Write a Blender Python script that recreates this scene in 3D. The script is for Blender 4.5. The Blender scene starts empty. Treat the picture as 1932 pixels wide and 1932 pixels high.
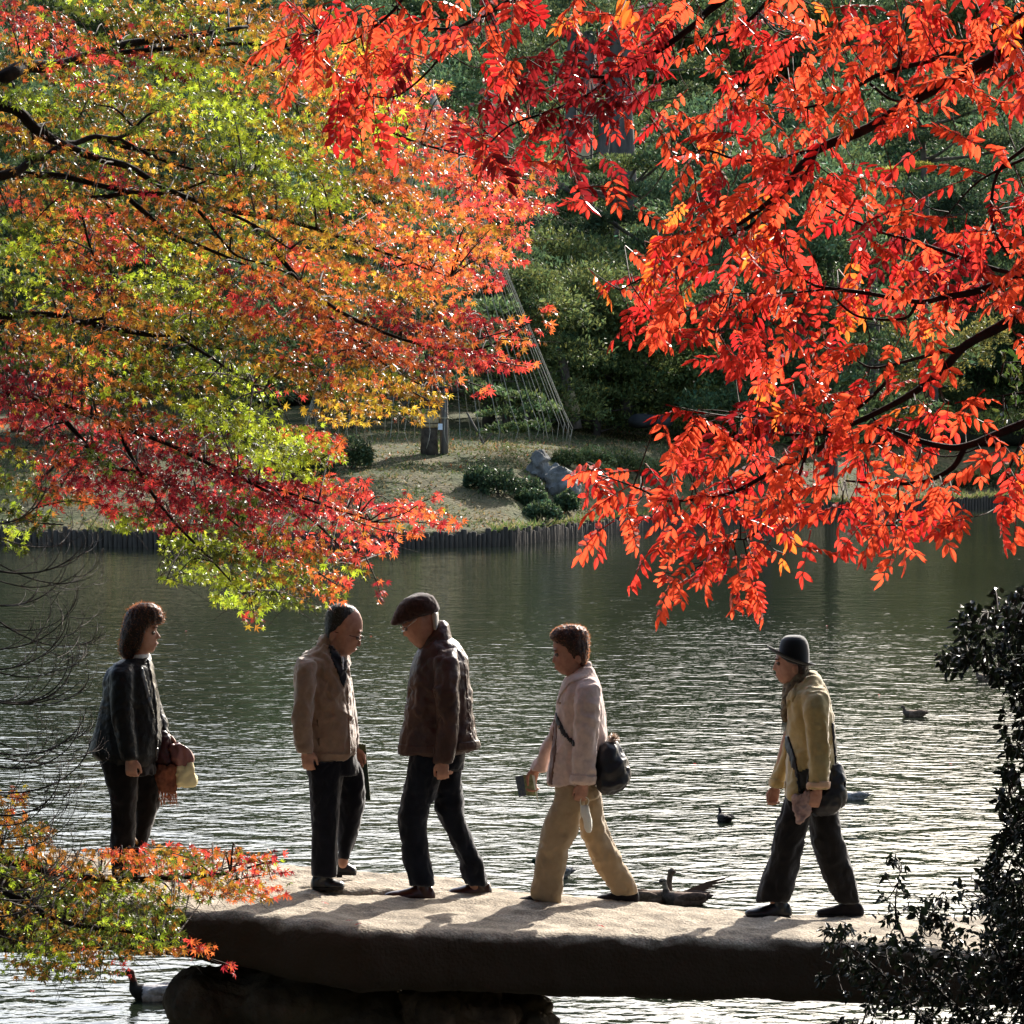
import bpy, bmesh, math, random
import numpy as np
from mathutils import Vector, Matrix, noise

# ------------------------------------------------------------------ camera, sky, sun, exposure
scene = bpy.context.scene
COL = scene.collection
FPX = 6800.0            # focal length in units of a 1932-wide picture
CAMZ = 4.2              # the viewer stands on the near bank, 4.2 m above the pond
PITCH = math.atan(184.0 / FPX)
cam_data = bpy.data.cameras.new("camera")
cam_data.sensor_width = 36.0
cam_data.lens = 36.0 * FPX / 1932.0
cam_data.clip_start = 0.5
cam_data.clip_end = 3000.0
cam = bpy.data.objects.new("camera", cam_data)
COL.objects.link(cam)
cam.location = (0, 0, CAMZ)
cam.rotation_euler = (math.radians(90) - PITCH, 0, 0)
scene.camera = cam

SUN_ELEV = math.radians(28)
SUN_AZ = math.radians(24)          # to the right of the view direction (+Y)
world = bpy.data.worlds.new("World")
scene.world = world
world.use_nodes = True
wn = world.node_tree
for n in list(wn.nodes):
    wn.nodes.remove(n)
sky = wn.nodes.new("ShaderNodeTexSky")
sky.sky_type = 'NISHITA'
sky.sun_disc = False
sky.sun_elevation = SUN_ELEV
sky.sun_rotation = SUN_AZ
sky.air_density = 1.0
sky.dust_density = 2.2
bg = wn.nodes.new("ShaderNodeBackground")
bg.inputs[1].default_value = 0.15
wo = wn.nodes.new("ShaderNodeOutputWorld")
wn.links.new(sky.outputs[0], bg.inputs[0])
wn.links.new(bg.outputs[0], wo.inputs[0])

sun_data = bpy.data.lights.new("sun", 'SUN')
sun_data.energy = 5.0
sun_data.angle = math.radians(0.5)
sun_data.color = (1.0, 0.94, 0.85)
sun = bpy.data.objects.new("sun", sun_data)
COL.objects.link(sun)
SUN_DIR = Vector((math.sin(SUN_AZ) * math.cos(SUN_ELEV), math.cos(SUN_AZ) * math.cos(SUN_ELEV), math.sin(SUN_ELEV)))
sun.rotation_euler = (SUN_DIR).to_track_quat('Z', 'Y').to_euler()

scene.view_settings.view_transform = 'Standard'
scene.view_settings.look = 'None'
scene.view_settings.exposure = 1.25
scene.view_settings.gamma = 1.0
scene.view_settings.use_curve_mapping = False
scene.cycles.max_bounces = 10
scene.cycles.transparent_max_bounces = 8
scene.cycles.sample_clamp_indirect = 6.0

# ------------------------------------------------------------------ helpers
FWD = np.array([0, math.cos(PITCH), -math.sin(PITCH)])
UPV = np.array([0, math.sin(PITCH), math.cos(PITCH)])

def ray(u, v):
    return FWD + np.array([1.0, 0, 0]) * ((u - 966.0) / FPX) + UPV * ((966.0 - v) / FPX)

def P(u, v, Y):
    """the place at distance Y seen at (u, v) of a 1932-wide picture"""
    d = ray(u, v)
    t = Y / d[1]
    return np.array([d[0] * t, Y, CAMZ + d[2] * t])

def G(u, v, h=0.0):
    """the place at height h seen at (u, v)"""
    d = ray(u, v)
    t = (h - CAMZ) / d[2]
    return np.array([d[0] * t, d[1] * t, h])

class Crop:
    """coordinates read off an enlarged crop of the photograph (origin in 2230 px, scale)"""
    def __init__(self, ox, oy, sc, Y):
        self.ox, self.oy, self.sc, self.Y = ox, oy, sc, Y
    def __call__(self, u, v, dy=0.0):
        k = 1932.0 / 2230.0
        return P((self.ox + u / self.sc) * k, (self.oy + v / self.sc) * k, self.Y + dy)
    @property
    def m(self):
        return 1932.0 / 2230.0 / self.sc * self.Y / FPX    # metres per crop pixel

def smooth_shade(me, flag=True):
    me.polygons.foreach_set("use_smooth", np.full(len(me.polygons), flag))

def mesh_np(name, verts, faces, smooth=False, cols=None):
    """verts (n,3); faces: (m,k) array or list of tuples"""
    me = bpy.data.meshes.new(name)
    verts = np.asarray(verts, dtype=np.float32)
    if isinstance(faces, np.ndarray):
        m, k = faces.shape
        me.vertices.add(len(verts))
        me.vertices.foreach_set("co", verts.ravel())
        me.loops.add(m * k)
        me.loops.foreach_set("vertex_index", faces.astype(np.int32).ravel())
        me.polygons.add(m)
        me.polygons.foreach_set("loop_start", np.arange(0, m * k, k, dtype=np.int32))
        me.polygons.foreach_set("loop_total", np.full(m, k, dtype=np.int32))
        me.update(calc_edges=True)
    else:
        me.from_pydata([tuple(v) for v in verts], [], [tuple(f) for f in faces])
        me.update()
    if cols is not None:
        a = me.color_attributes.new("col", 'FLOAT_COLOR', 'POINT')
        c = np.ones((len(verts), 4), dtype=np.float32)
        c[:, :3] = cols
        a.data.foreach_set("color", c.ravel())
    smooth_shade(me, smooth)
    return me

def link(name, me, mat=None, parent=None, label=None, cat=None, group=None, kind=None, loc=None):
    o = bpy.data.objects.new(name, me)
    COL.objects.link(o)
    if mat is not None and me is not None and len(me.materials) == 0:
        me.materials.append(mat)
    if parent is not None:
        o.parent = parent
    if loc is not None:
        o.location = loc
    if label: o["label"] = label
    if cat: o["category"] = cat
    if group: o["group"] = group
    if kind: o["kind"] = kind
    return o

def thing(name, label, cat, loc=(0, 0, 0), group=None):
    return link(name, None, None, None, label, cat, group, None, loc)

def under(name, me, mat, parent, label=None, kind=None):
    """a part whose mesh was written in world coordinates"""
    o = link(name, me, mat, parent, label, kind=kind)
    o.matrix_parent_inverse = Matrix.Translation(parent.location).inverted() if parent.parent is None else parent.matrix_parent_inverse.copy() @ Matrix.Identity(4)
    return o

def setin(nd, name, val):
    if name in nd.inputs:
        nd.inputs[name].default_value = val

def mat(name, base, rough=0.8, spec=0.3, var=0.0, vscale=8.0, bump=0.0, bscale=60.0, bdist=0.002, base2=None,
        metal=0.0, stretch=None, sheen=0.0, detail=6.0, coat=0.0, speck=0.0, sscale=150.0):
    """procedural surface: two tones mixed by noise, with relief"""
    m = bpy.data.materials.new(name)
    m.use_nodes = True
    nt = m.node_tree
    b = nt.nodes["Principled BSDF"]
    b.inputs["Base Color"].default_value = (*base, 1)
    b.inputs["Roughness"].default_value = rough
    setin(b, "Specular IOR Level", spec)
    setin(b, "Metallic", metal)
    setin(b, "Sheen Weight", sheen)
    setin(b, "Coat Weight", coat)
    tc = nt.nodes.new("ShaderNodeTexCoord")
    vec = tc.outputs["Object"]
    if stretch:
        mp = nt.nodes.new("ShaderNodeMapping")
        mp.inputs["Scale"].default_value = stretch
        nt.links.new(vec, mp.inputs["Vector"])
        vec = mp.outputs["Vector"]
    if var > 0 or base2 is not None:
        n1 = nt.nodes.new("ShaderNodeTexNoise")
        n1.inputs["Scale"].default_value = vscale
        n1.inputs["Detail"].default_value = detail
        nt.links.new(vec, n1.inputs["Vector"])
        r = nt.nodes.new("ShaderNodeMapRange")
        r.inputs["From Min"].default_value = 0.32
        r.inputs["From Max"].default_value = 0.68
        nt.links.new(n1.outputs["Fac"], r.inputs["Value"])
        mx = nt.nodes.new("ShaderNodeMix")
        mx.data_type = 'RGBA'
        if base2 is None:
            lo = tuple(max(0, c * (1 - var)) for c in base)
            hi = tuple(min(1, c * (1 + var)) for c in base)
        else:
            lo, hi = base, base2
        mx.inputs["A"].default_value = (*lo, 1)
        mx.inputs["B"].default_value = (*hi, 1)
        nt.links.new(r.outputs["Result"], mx.inputs["Factor"])
        res = mx.outputs["Result"]
        if speck > 0:
            for (sc_, amt, lo_) in ((sscale, speck, .42), (sscale * .06, speck * .8, .40)):
                n3 = nt.nodes.new("ShaderNodeTexNoise"); n3.inputs["Scale"].default_value = sc_; n3.inputs["Detail"].default_value = 3
                nt.links.new(vec, n3.inputs["Vector"])
                r3 = nt.nodes.new("ShaderNodeMapRange"); r3.inputs["From Min"].default_value = lo_; r3.inputs["From Max"].default_value = lo_ + .12
                r3.inputs["To Min"].default_value = 1 - amt; r3.inputs["To Max"].default_value = 1.0
                nt.links.new(n3.outputs["Fac"], r3.inputs["Value"])
                m3 = nt.nodes.new("ShaderNodeVectorMath"); m3.operation = 'SCALE'
                nt.links.new(res, m3.inputs[0]); nt.links.new(r3.outputs["Result"], m3.inputs["Scale"])
                res = m3.outputs["Vector"]
        nt.links.new(res, b.inputs["Base Color"])
    if bump > 0:
        n2 = nt.nodes.new("ShaderNodeTexNoise")
        n2.inputs["Scale"].default_value = bscale
        n2.inputs["Detail"].default_value = 5
        nt.links.new(vec, n2.inputs["Vector"])
        bp = nt.nodes.new("ShaderNodeBump")
        bp.inputs["Strength"].default_value = bump
        bp.inputs["Distance"].default_value = bdist
        nt.links.new(n2.outputs["Fac"], bp.inputs["Height"])
        nt.links.new(bp.outputs["Normal"], b.inputs["Normal"])
    return m

def leaf_mat(name, trans=0.5, gloss=0.35, rough=0.35, gain=1.0, bump=0.0, tcol=(1.0, 1.0, 1.0)):
    """leaf colour comes from each leaf's own colour; thin tissue that lets light through"""
    m = bpy.data.materials.new(name)
    m.use_nodes = True
    nt = m.node_tree
    for n in list(nt.nodes):
        nt.nodes.remove(n)
    at = nt.nodes.new("ShaderNodeAttribute")
    at.attribute_name = "col"
    out = nt.nodes.new("ShaderNodeOutputMaterial")
    pr = nt.nodes.new("ShaderNodeBsdfPrincipled")
    pr.inputs["Roughness"].default_value = rough
    setin(pr, "Specular IOR Level", gloss)
    nt.links.new(at.outputs["Color"], pr.inputs["Base Color"])
    tr = nt.nodes.new("ShaderNodeBsdfTranslucent")
    mul = nt.nodes.new("ShaderNodeMix")
    mul.data_type = 'RGBA'
    mul.blend_type = 'MULTIPLY'
    mul.inputs["Factor"].default_value = 1.0
    mul.inputs["B"].default_value = (tcol[0] * gain, tcol[1] * gain, tcol[2] * gain, 1)
    nt.links.new(at.outputs["Color"], mul.inputs["A"])
    nt.links.new(mul.outputs["Result"], tr.inputs["Color"])
    mx = nt.nodes.new("ShaderNodeMixShader")
    mx.inputs[0].default_value = trans
    nt.links.new(pr.outputs[0], mx.inputs[1])
    nt.links.new(tr.outputs[0], mx.inputs[2])
    nt.links.new(mx.outputs[0], out.inputs[0])
    return m

_tab = np.random.RandomState(5).rand(64, 64, 64).astype(np.float32)
def vnoise(p):
    p = np.asarray(p, dtype=np.float64)
    i = np.floor(p).astype(int)
    f = p - i
    f = f * f * (3 - 2 * f)
    r = 0
    for dx in (0, 1):
        for dy in (0, 1):
            for dz in (0, 1):
                w = (f[:, 0] if dx else 1 - f[:, 0]) * (f[:, 1] if dy else 1 - f[:, 1]) * (f[:, 2] if dz else 1 - f[:, 2])
                r = r + w * _tab[(i[:, 0] + dx) & 63, (i[:, 1] + dy) & 63, (i[:, 2] + dz) & 63]
    return r * 2 - 1

def fbm(p, octv=4, gain=0.5):
    p = np.asarray(p, dtype=np.float64)
    a, r = 1.0, 0
    for k in range(octv):
        r = r + a * vnoise(p * (2.03 ** k) + 17.3 * k)
        a *= gain
    return r

def tube_np(pts, radii, seg=7):
    """open path -> verts, quads with closed tips"""
    pts = np.asarray(pts, float)
    n = len(pts)
    T = np.gradient(pts, axis=0)
    T /= np.linalg.norm(T, axis=1)[:, None] + 1e-12
    up = np.array([0.13, 0.3, 0.95])
    V, F = [], []
    a = np.linspace(0, 2 * math.pi, seg, endpoint=False)
    N = np.cross(T[0], up); N /= np.linalg.norm(N) + 1e-9
    for i in range(n):
        N = N - T[i] * N.dot(T[i]); N /= np.linalg.norm(N) + 1e-9
        B = np.cross(T[i], N)
        V.append(pts[i] + radii[i] * (np.cos(a)[:, None] * N + np.sin(a)[:, None] * B))
    V = np.concatenate(V)
    for i in range(n - 1):
        for k in range(seg):
            k2 = (k + 1) % seg
            F.append((i * seg + k, i * seg + k2, (i + 1) * seg + k2, (i + 1) * seg + k))
    V = np.vstack([V, pts[0], pts[-1]])
    c0, c1 = len(V) - 2, len(V) - 1
    for k in range(seg):
        k2 = (k + 1) % seg
        F.append((c0, k2, k, c0)[:3])
        F.append((c1, (n - 1) * seg + k, (n - 1) * seg + k2))
    return V, F

class Acc:
    """collects pieces of ONE part"""
    def __init__(self):
        self.V, self.F, self.n = [], [], 0
    def add(self, V, F):
        V = np.asarray(V, float)
        self.V.append(V)
        self.F += [tuple(int(i) + self.n for i in f) for f in F]
        self.n += len(V)
        return self
    def tube(self, pts, radii, seg=7):
        if np.isscalar(radii):
            radii = [radii] * len(pts)
        return self.add(*tube_np(pts, radii, seg))
    def box(self, c, s, rot=None):
        c, s = np.asarray(c, float), np.asarray(s, float) / 2
        V = np.array([[x, y, z] for x in (-1, 1) for y in (-1, 1) for z in (-1, 1)]) * s
        if rot is not None:
            V = V @ np.asarray(rot).T
        return self.add(V + c, [(0, 1, 3, 2), (4, 6, 7, 5), (0, 4, 5, 1), (2, 3, 7, 6), (0, 2, 6, 4), (1, 5, 7, 3)])
    def ball(self, c, r, seg=14, rings=9, rot=None):
        r = np.array(r if np.ndim(r) else [r] * 3, float)
        V, F = [], []
        for i in range(1, rings):
            t = math.pi * i / rings
            for k in range(seg):
                a = 2 * math.pi * k / seg
                V.append((math.sin(t) * math.cos(a), math.sin(t) * math.sin(a), math.cos(t)))
        V += [(0, 0, 1), (0, 0, -1)]
        top, bot = len(V) - 2, len(V) - 1
        for i in range(rings - 2):
            for k in range(seg):
                k2 = (k + 1) % seg
                F.append((i * seg + k, (i + 1) * seg + k, (i + 1) * seg + k2, i * seg + k2))
        for k in range(seg):
            k2 = (k + 1) % seg
            F.append((top, k, k2)); F.append((bot, (rings - 2) * seg + k2, (rings - 2) * seg + k))
        V = np.array(V) * r
        if rot is not None:
            V = V @ np.asarray(rot).T
        return self.add(V + np.asarray(c, float), F)
    def capsule(self, pts, radii, seg=9):
        """a tube with rounded ends"""
        pts = np.asarray(pts, float)
        radii = list(np.atleast_1d(radii)) if np.ndim(radii) else [radii] * len(pts)
        d0 = pts[0] - pts[1]; d0 /= np.linalg.norm(d0) + 1e-9
        d1 = pts[-1] - pts[-2]; d1 /= np.linalg.norm(d1) + 1e-9
        r0, r1 = radii[0], radii[-1]
        pp = [pts[0] + d0 * r0 * .97, pts[0] + d0 * r0 * .7] + list(pts) + [pts[-1] + d1 * r1 * .7, pts[-1] + d1 * r1 * .97]
        rr = [r0 * .25, r0 * .71] + radii + [r1 * .71, r1 * .25]
        return self.tube(pp, rr, seg)
    def mesh(self, name, smooth=True):
        return mesh_np(name, np.concatenate(self.V), self.F, smooth)

def catmull(pts, sub=5):
    pts = np.asarray(pts, float)
    if len(pts) < 3:
        return np.array([pts[0] + (pts[-1] - pts[0]) * t for t in np.linspace(0, 1, sub + 1)])
    q = np.vstack([2 * pts[0] - pts[1], pts, 2 * pts[-1] - pts[-2]])
    out = []
    for i in range(1, len(q) - 2):
        for t in np.linspace(0, 1, sub, endpoint=False):
            a, b, c, d = q[i - 1], q[i], q[i + 1], q[i + 2]
            out.append(.5 * ((2 * b) + (-a + c) * t + (2 * a - 5 * b + 4 * c - d) * t * t + (-a + 3 * b - 3 * c + d) * t ** 3))
    out.append(q[-2])
    return np.array(out)

def remesh(me, voxel, smooth_it=2, name=None, factor=0.5):
    """fuse overlapping closed shells into one continuous skin"""
    o = bpy.data.objects.new("tmp", me)
    COL.objects.link(o)
    r = o.modifiers.new("r", 'REMESH')
    r.mode = 'VOXEL'; r.voxel_size = voxel; r.use_smooth_shade = True
    if smooth_it:
        s = o.modifiers.new("s", 'SMOOTH')
        s.factor = factor; s.iterations = smooth_it
    bpy.context.view_layer.update()
    dg = bpy.context.evaluated_depsgraph_get()
    new = bpy.data.meshes.new_from_object(o.evaluated_get(dg))
    new.name = name or me.name
    bpy.data.objects.remove(o)
    bpy.data.meshes.remove(me)
    smooth_shade(new, True)
    return new

def get_co(me):
    v = np.empty(len(me.vertices) * 3, dtype=np.float32)
    me.vertices.foreach_get("co", v)
    return v.reshape(-1, 3).astype(np.float64)

def get_no(me):
    v = np.empty(len(me.vertices) * 3, dtype=np.float32)
    me.vertices.foreach_get("normal", v)
    return v.reshape(-1, 3).astype(np.float64)

def set_co(me, co):
    me.vertices.foreach_set("co", co.astype(np.float32).ravel())
    me.update()

def set_cols(me, cols):
    a = me.color_attributes.new("col", 'FLOAT_COLOR', 'POINT')
    c = np.ones((len(me.vertices), 4), dtype=np.float32)
    c[:, :3] = cols
    a.data.foreach_set("color", c.ravel())

def vcol_mat(name, rough=0.8, spec=0.3, bump=0.0, bscale=80):
    m = mat(name, (1, 1, 1), rough, spec, bump=bump, bscale=bscale)
    nt = m.node_tree
    at = nt.nodes.new("ShaderNodeAttribute"); at.attribute_name = "col"
    nt.links.new(at.outputs["Color"], nt.nodes["Principled BSDF"].inputs["Base Color"])
    return m
# ------------------------------------------------------------------ the land: one ground sheet with the pond basin
SHORE = [(-400, 118), (-60, 114), (-16, 116), (-9, 113), (-4, 112.5), (0, 115.5), (2.6, 124), (7, 137), (11.5, 147), (24, 165), (60, 172), (400, 180)]
def shore_y(x):
    return np.interp(x, [p[0] for p in SHORE], [p[1] for p in SHORE])

def land_h(x, y):
    x = np.asarray(x, float); y = np.asarray(y, float)
    d = y - shore_y(x)
    prof = np.interp(d, [-3, -0.12, 0.0, 3, 9, 16, 30, 55, 75, 110, 160, 260, 700],
                        [-1.3, -1.3, .44, .85, 2.0, 2.85, 3.5, 4.4, 7.0, 14, 19, 26, 30])
    und = 0.05 * np.sin(x * .55 + 1.0) * np.sin(y * .35) + .03 * np.sin(x * 1.3 + y * .9)
    prof = prof + np.where(d > 1.0, und * np.clip((d - 1) / 4, 0, 1), 0)
    # low mounds on the lawn
    prof = prof + .5 * np.exp(-((x - 6.5) ** 2 / 14 + (d - 11) ** 2 / 30)) * (d > 0)
    near = np.interp(y, [-400, -60, -12, 4, 9, 13.5, 15], [40, 22, 7, 2.6, 1.2, .25, -1.3])
    # banks at both ends of the bridge
    side = np.interp(np.abs(x + .5), [5.5, 7.5, 12, 30], [-1.3, 0.7, 1.2, 4.0])
    band = np.clip(1 - np.abs(y - 18) / 9.0, 0, 1)
    sideh = np.where(band > 0, -1.3 + (side + 1.3) * np.clip(band * 1.6, 0, 1), -1.3)
    h = np.where(y < 60, np.maximum(near, sideh), prof)
    return h

def ground():
    xs = np.concatenate([np.linspace(-900, -60, 18, endpoint=False), np.linspace(-60, -18, 30, endpoint=False),
                         np.linspace(-18, 26, 150, endpoint=False), np.linspace(26, 90, 36, endpoint=False), np.linspace(90, 900, 18)])
    ys = np.concatenate([np.linspace(-400, 0, 20, endpoint=False), np.linspace(0, 30, 60, endpoint=False), np.linspace(30, 108, 12, endpoint=False),
                         np.linspace(108, 175, 200, endpoint=False), np.linspace(175, 300, 60, endpoint=False), np.linspace(300, 2400, 20)])
    X, Y = np.meshgrid(xs, ys)
    Z = land_h(X.ravel(), Y.ravel())
    V = np.stack([X.ravel(), Y.ravel(), Z], 1)
    nx, ny = len(xs), len(ys)
    i = (np.arange(ny - 1)[:, None] * nx + np.arange(nx - 1)[None, :]).ravel()
    F = np.stack([i, i + 1, i + nx + 1, i + nx], 1)
    me = mesh_np("ground", V, F, True)
    m = bpy.data.materials.new("lawn"); m.use_nodes = True
    nt = m.node_tree; b = nt.nodes["Principled BSDF"]
    b.inputs["Roughness"].default_value = 0.95
    setin(b, "Specular IOR Level", 0.1)
    tc = nt.nodes.new("ShaderNodeTexCoord")
    def nz(scale, det=5):
        n = nt.nodes.new("ShaderNodeTexNoise"); n.inputs["Scale"].default_value = scale; n.inputs["Detail"].default_value = det
        nt.links.new(tc.outputs["Object"], n.inputs["Vector"]); return n
    n1 = nz(.35, 9); n2 = nz(2.5, 10)
    rp = nt.nodes.new("ShaderNodeValToRGB")
    rp.color_ramp.elements[0].position = .36; rp.color_ramp.elements[0].color = (.060, .078, .026, 1)
    rp.color_ramp.elements[1].position = .62; rp.color_ramp.elements[1].color = (.150, .122, .064, 1)
    e = rp.color_ramp.elements.new(.5); e.color = (.115, .112, .048, 1)
    nt.links.new(n1.outputs["Fac"], rp.inputs["Fac"])
    mx = nt.nodes.new("ShaderNodeMix"); mx.data_type = 'RGBA'; mx.blend_type = 'MULTIPLY'
    mx.inputs["Factor"].default_value = .8
    rp2 = nt.nodes.new("ShaderNodeValToRGB")
    rp2.color_ramp.elements[0].position = .3; rp2.color_ramp.elements[0].color = (.28, .30, .26, 1)
    rp2.color_ramp.elements[1].position = .7
    nt.links.new(n2.outputs["Fac"], rp2.inputs["Fac"])
    nt.links.new(rp.outputs["Color"], mx.inputs["A"]); nt.links.new(rp2.outputs["Color"], mx.inputs["B"])
    # the wooded hill and the near bank have dark leaf litter instead of lawn
    sp = nt.nodes.new("ShaderNodeSeparateXYZ"); nt.links.new(tc.outputs["Object"], sp.inputs[0])
    mr = nt.nodes.new("ShaderNodeMapRange"); mr.inputs["From Min"].default_value = 4.6; mr.inputs["From Max"].default_value = 6.5
    nt.links.new(sp.outputs["Z"], mr.inputs["Value"])
    mr2 = nt.nodes.new("ShaderNodeMapRange"); mr2.inputs["From Min"].default_value = 60; mr2.inputs["From Max"].default_value = 50
    nt.links.new(sp.outputs["Y"], mr2.inputs["Value"])
    ad = nt.nodes.new("ShaderNodeMath"); ad.operation = 'MAXIMUM'
    nt.links.new(mr.outputs["Result"], ad.inputs[0]); nt.links.new(mr2.outputs["Result"], ad.inputs[1])
    mx2 = nt.nodes.new("ShaderNodeMix"); mx2.data_type = 'RGBA'
    nt.links.new(ad.outputs[0], mx2.inputs["Factor"])
    nt.links.new(mx.outputs["Result"], mx2.inputs["A"]); mx2.inputs["B"].default_value = (.032, .030, .018, 1)
    nt.links.new(mx2.outputs["Result"], b.inputs["Base Color"])
    n3 = nz(6, 9)
    bp = nt.nodes.new("ShaderNodeBump"); bp.inputs["Strength"].default_value = 1.0; bp.inputs["Distance"].default_value = .10
    nt.links.new(n3.outputs["Fac"], bp.inputs["Height"]); nt.links.new(bp.outputs["Normal"], b.inputs["Normal"])
    link("ground", me, m, kind="structure")
ground()

# ------------------------------------------------------------------ the pond
# wakes: (bird x, bird y, heading angle, length)
def water():
    def strip(y0, y1, x0, x1, ny, nx):
        ys = np.linspace(y0, y1, ny); xs = np.linspace(x0, x1, nx)
        X, Y = np.meshgrid(xs, ys)
        return X, Y
    X, Y = strip(-60, 230, -450, 450, 3, 3)
    V = np.stack([X.ravel(), Y.ravel(), np.zeros(X.size)], 1)
    nx = 3
    i = (np.arange(2)[:, None] * nx + np.arange(2)[None, :]).ravel()
    F = np.stack([i, i + 1, i + nx + 1, i + nx], 1)
    me = mesh_np("pond_water", V, F, True)
    m = bpy.data.materials.new("water"); m.use_nodes = True
    nt = m.node_tree; b = nt.nodes["Principled BSDF"]
    b.inputs["Base Color"].default_value = (.010, .014, .008, 1)
    b.inputs["Roughness"].default_value = 0.06
    b.inputs["IOR"].default_value = 1.33
    tc = nt.nodes.new("ShaderNodeTexCoord")
    def mapped(sx, sy, rot=0.0, loc=(0, 0, 0)):
        mp = nt.nodes.new("ShaderNodeMapping")
        mp.inputs["Scale"].default_value = (sx, sy, 1)
        mp.inputs["Rotation"].default_value = (0, 0, rot)
        mp.inputs["Location"].default_value = loc
        nt.links.new(tc.outputs["Object"], mp.inputs["Vector"])
        return mp.outputs["Vector"]
    def nz(vec, scale, det=2.0, rough=.5, dist=0.0):
        n = nt.nodes.new("ShaderNodeTexNoise")
        n.inputs["Scale"].default_value = scale; n.inputs["Detail"].default_value = det
        n.inputs["Roughness"].default_value = rough; n.inputs["Distortion"].default_value = dist
        nt.links.new(vec, n.inputs["Vector"]); return n.outputs["Fac"]
    def mth(op, a, bb):
        n = nt.nodes.new("ShaderNodeMath"); n.operation = op
        for k, q in enumerate((a, bb)):
            if isinstance(q, (int, float)): n.inputs[k].default_value = q
            else: nt.links.new(q, n.inputs[k])
        return n.outputs[0]
    big = nz(mapped(.8, .7, .12), 1.7, 2.0, .45, .5)          # long low swell
    mid = nz(mapped(.75, .9, -.15, (5, 3, 0)), 5.6, 2.0, .45, .3)
    fine = nz(mapped(1, 1, .5, (9, 1, 0)), 15.0, 2.0, .5)
    patch = nz(mapped(1, .35, .1, (2, 7, 0)), .09, 2.0)       # calmer and rougher patches
    pr = nt.nodes.new("ShaderNodeMapRange"); pr.inputs["From Min"].default_value = .35; pr.inputs["From Max"].default_value = .65
    pr.inputs["To Min"].default_value = .65; pr.inputs["To Max"].default_value = 1.2
    nt.links.new(patch, pr.inputs["Value"])
    # the far half lies in the lee of the wooded bank: smaller ripples
    sp = nt.nodes.new("ShaderNodeSeparateXYZ"); nt.links.new(tc.outputs["Object"], sp.inputs[0])
    far = nt.nodes.new("ShaderNodeMapRange"); far.inputs["From Min"].default_value = 30; far.inputs["From Max"].default_value = 80
    far.inputs["To Min"].default_value = 1.0; far.inputs["To Max"].default_value = .55
    nt.links.new(sp.outputs["Y"], far.inputs["Value"])
    h = mth('ADD', mth('MULTIPLY', big, WAVE_BIG), mth('MULTIPLY', mid, WAVE_MID))
    h = mth('ADD', h, mth('MULTIPLY', fine, WAVE_FINE))
    h = mth('MULTIPLY', h, mth('MULTIPLY', pr.outputs["Result"], far.outputs["Result"]))
    # duck wakes: a V of small crests behind each swimming bird
    for (wx, wy, ang, ln) in WAKES:
        mp = nt.nodes.new("ShaderNodeMapping"); mp.vector_type = 'TEXTURE'
        mp.inputs["Location"].default_value = (wx, wy, 0); mp.inputs["Rotation"].default_value = (0, 0, ang)
        nt.links.new(tc.outputs["Object"], mp.inputs["Vector"])
        s2 = nt.nodes.new("ShaderNodeSeparateXYZ"); nt.links.new(mp.outputs["Vector"], s2.inputs[0])
        back = mth('MULTIPLY', s2.outputs["X"], -1.0)               # metres behind the bird
        off = mth('SUBTRACT', mth('ABSOLUTE', s2.outputs["Y"], 0), mth('MULTIPLY', back, .30))
        env = mth('MULTIPLY', mth('GREATER_THAN', back, 0.0), mth('POWER', 2.718, mth('MULTIPLY', back, -1.0 / ln)))
        cr = mth('POWER', 2.718, mth('MULTIPLY', mth('MULTIPLY', off, off), -14.0))
        w = mth('MULTIPLY', mth('MULTIPLY', mth('SINE', mth('MULTIPLY', off, 26.0), 0), cr), mth('MULTIPLY', env, mth('MULTIPLY', pr.outputs['Result'], .003)))
        h = mth('ADD', h, w)
    bp = nt.nodes.new("ShaderNodeBump"); bp.inputs["Strength"].default_value = 1.0; bp.inputs["Distance"].default_value = 1.0
    nt.links.new(h, bp.inputs["Height"]); nt.links.new(bp.outputs["Normal"], b.inputs["Normal"])
    link("pond_water", me, m, kind="structure")
WAVE_BIG, WAVE_MID, WAVE_FINE = .046, .019, .0032
WAKES = []
def gx(u, v): return G(u, v, 0)
for (u, v, ang, ln) in [(1725, 1352, 0.0, 6.0), (1612, 1509, 0.0, 4.0), (1150, 1440, 2.9, 4.0), (285, 1884, 0.0, 3.0)]:
    p = gx(u, v)
    WAKES.append((p[0], p[1], math.pi + ang if ang < 1 else math.pi, ln))
water()

# ------------------------------------------------------------------ the stone slab bridge
stone_mat = mat("granite", (.29, .24, .18), .92, .10, base2=(.54, .46, .36), vscale=7, bump=1.0, bscale=55, bdist=.012, detail=10, speck=.35, sscale=90)
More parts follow.
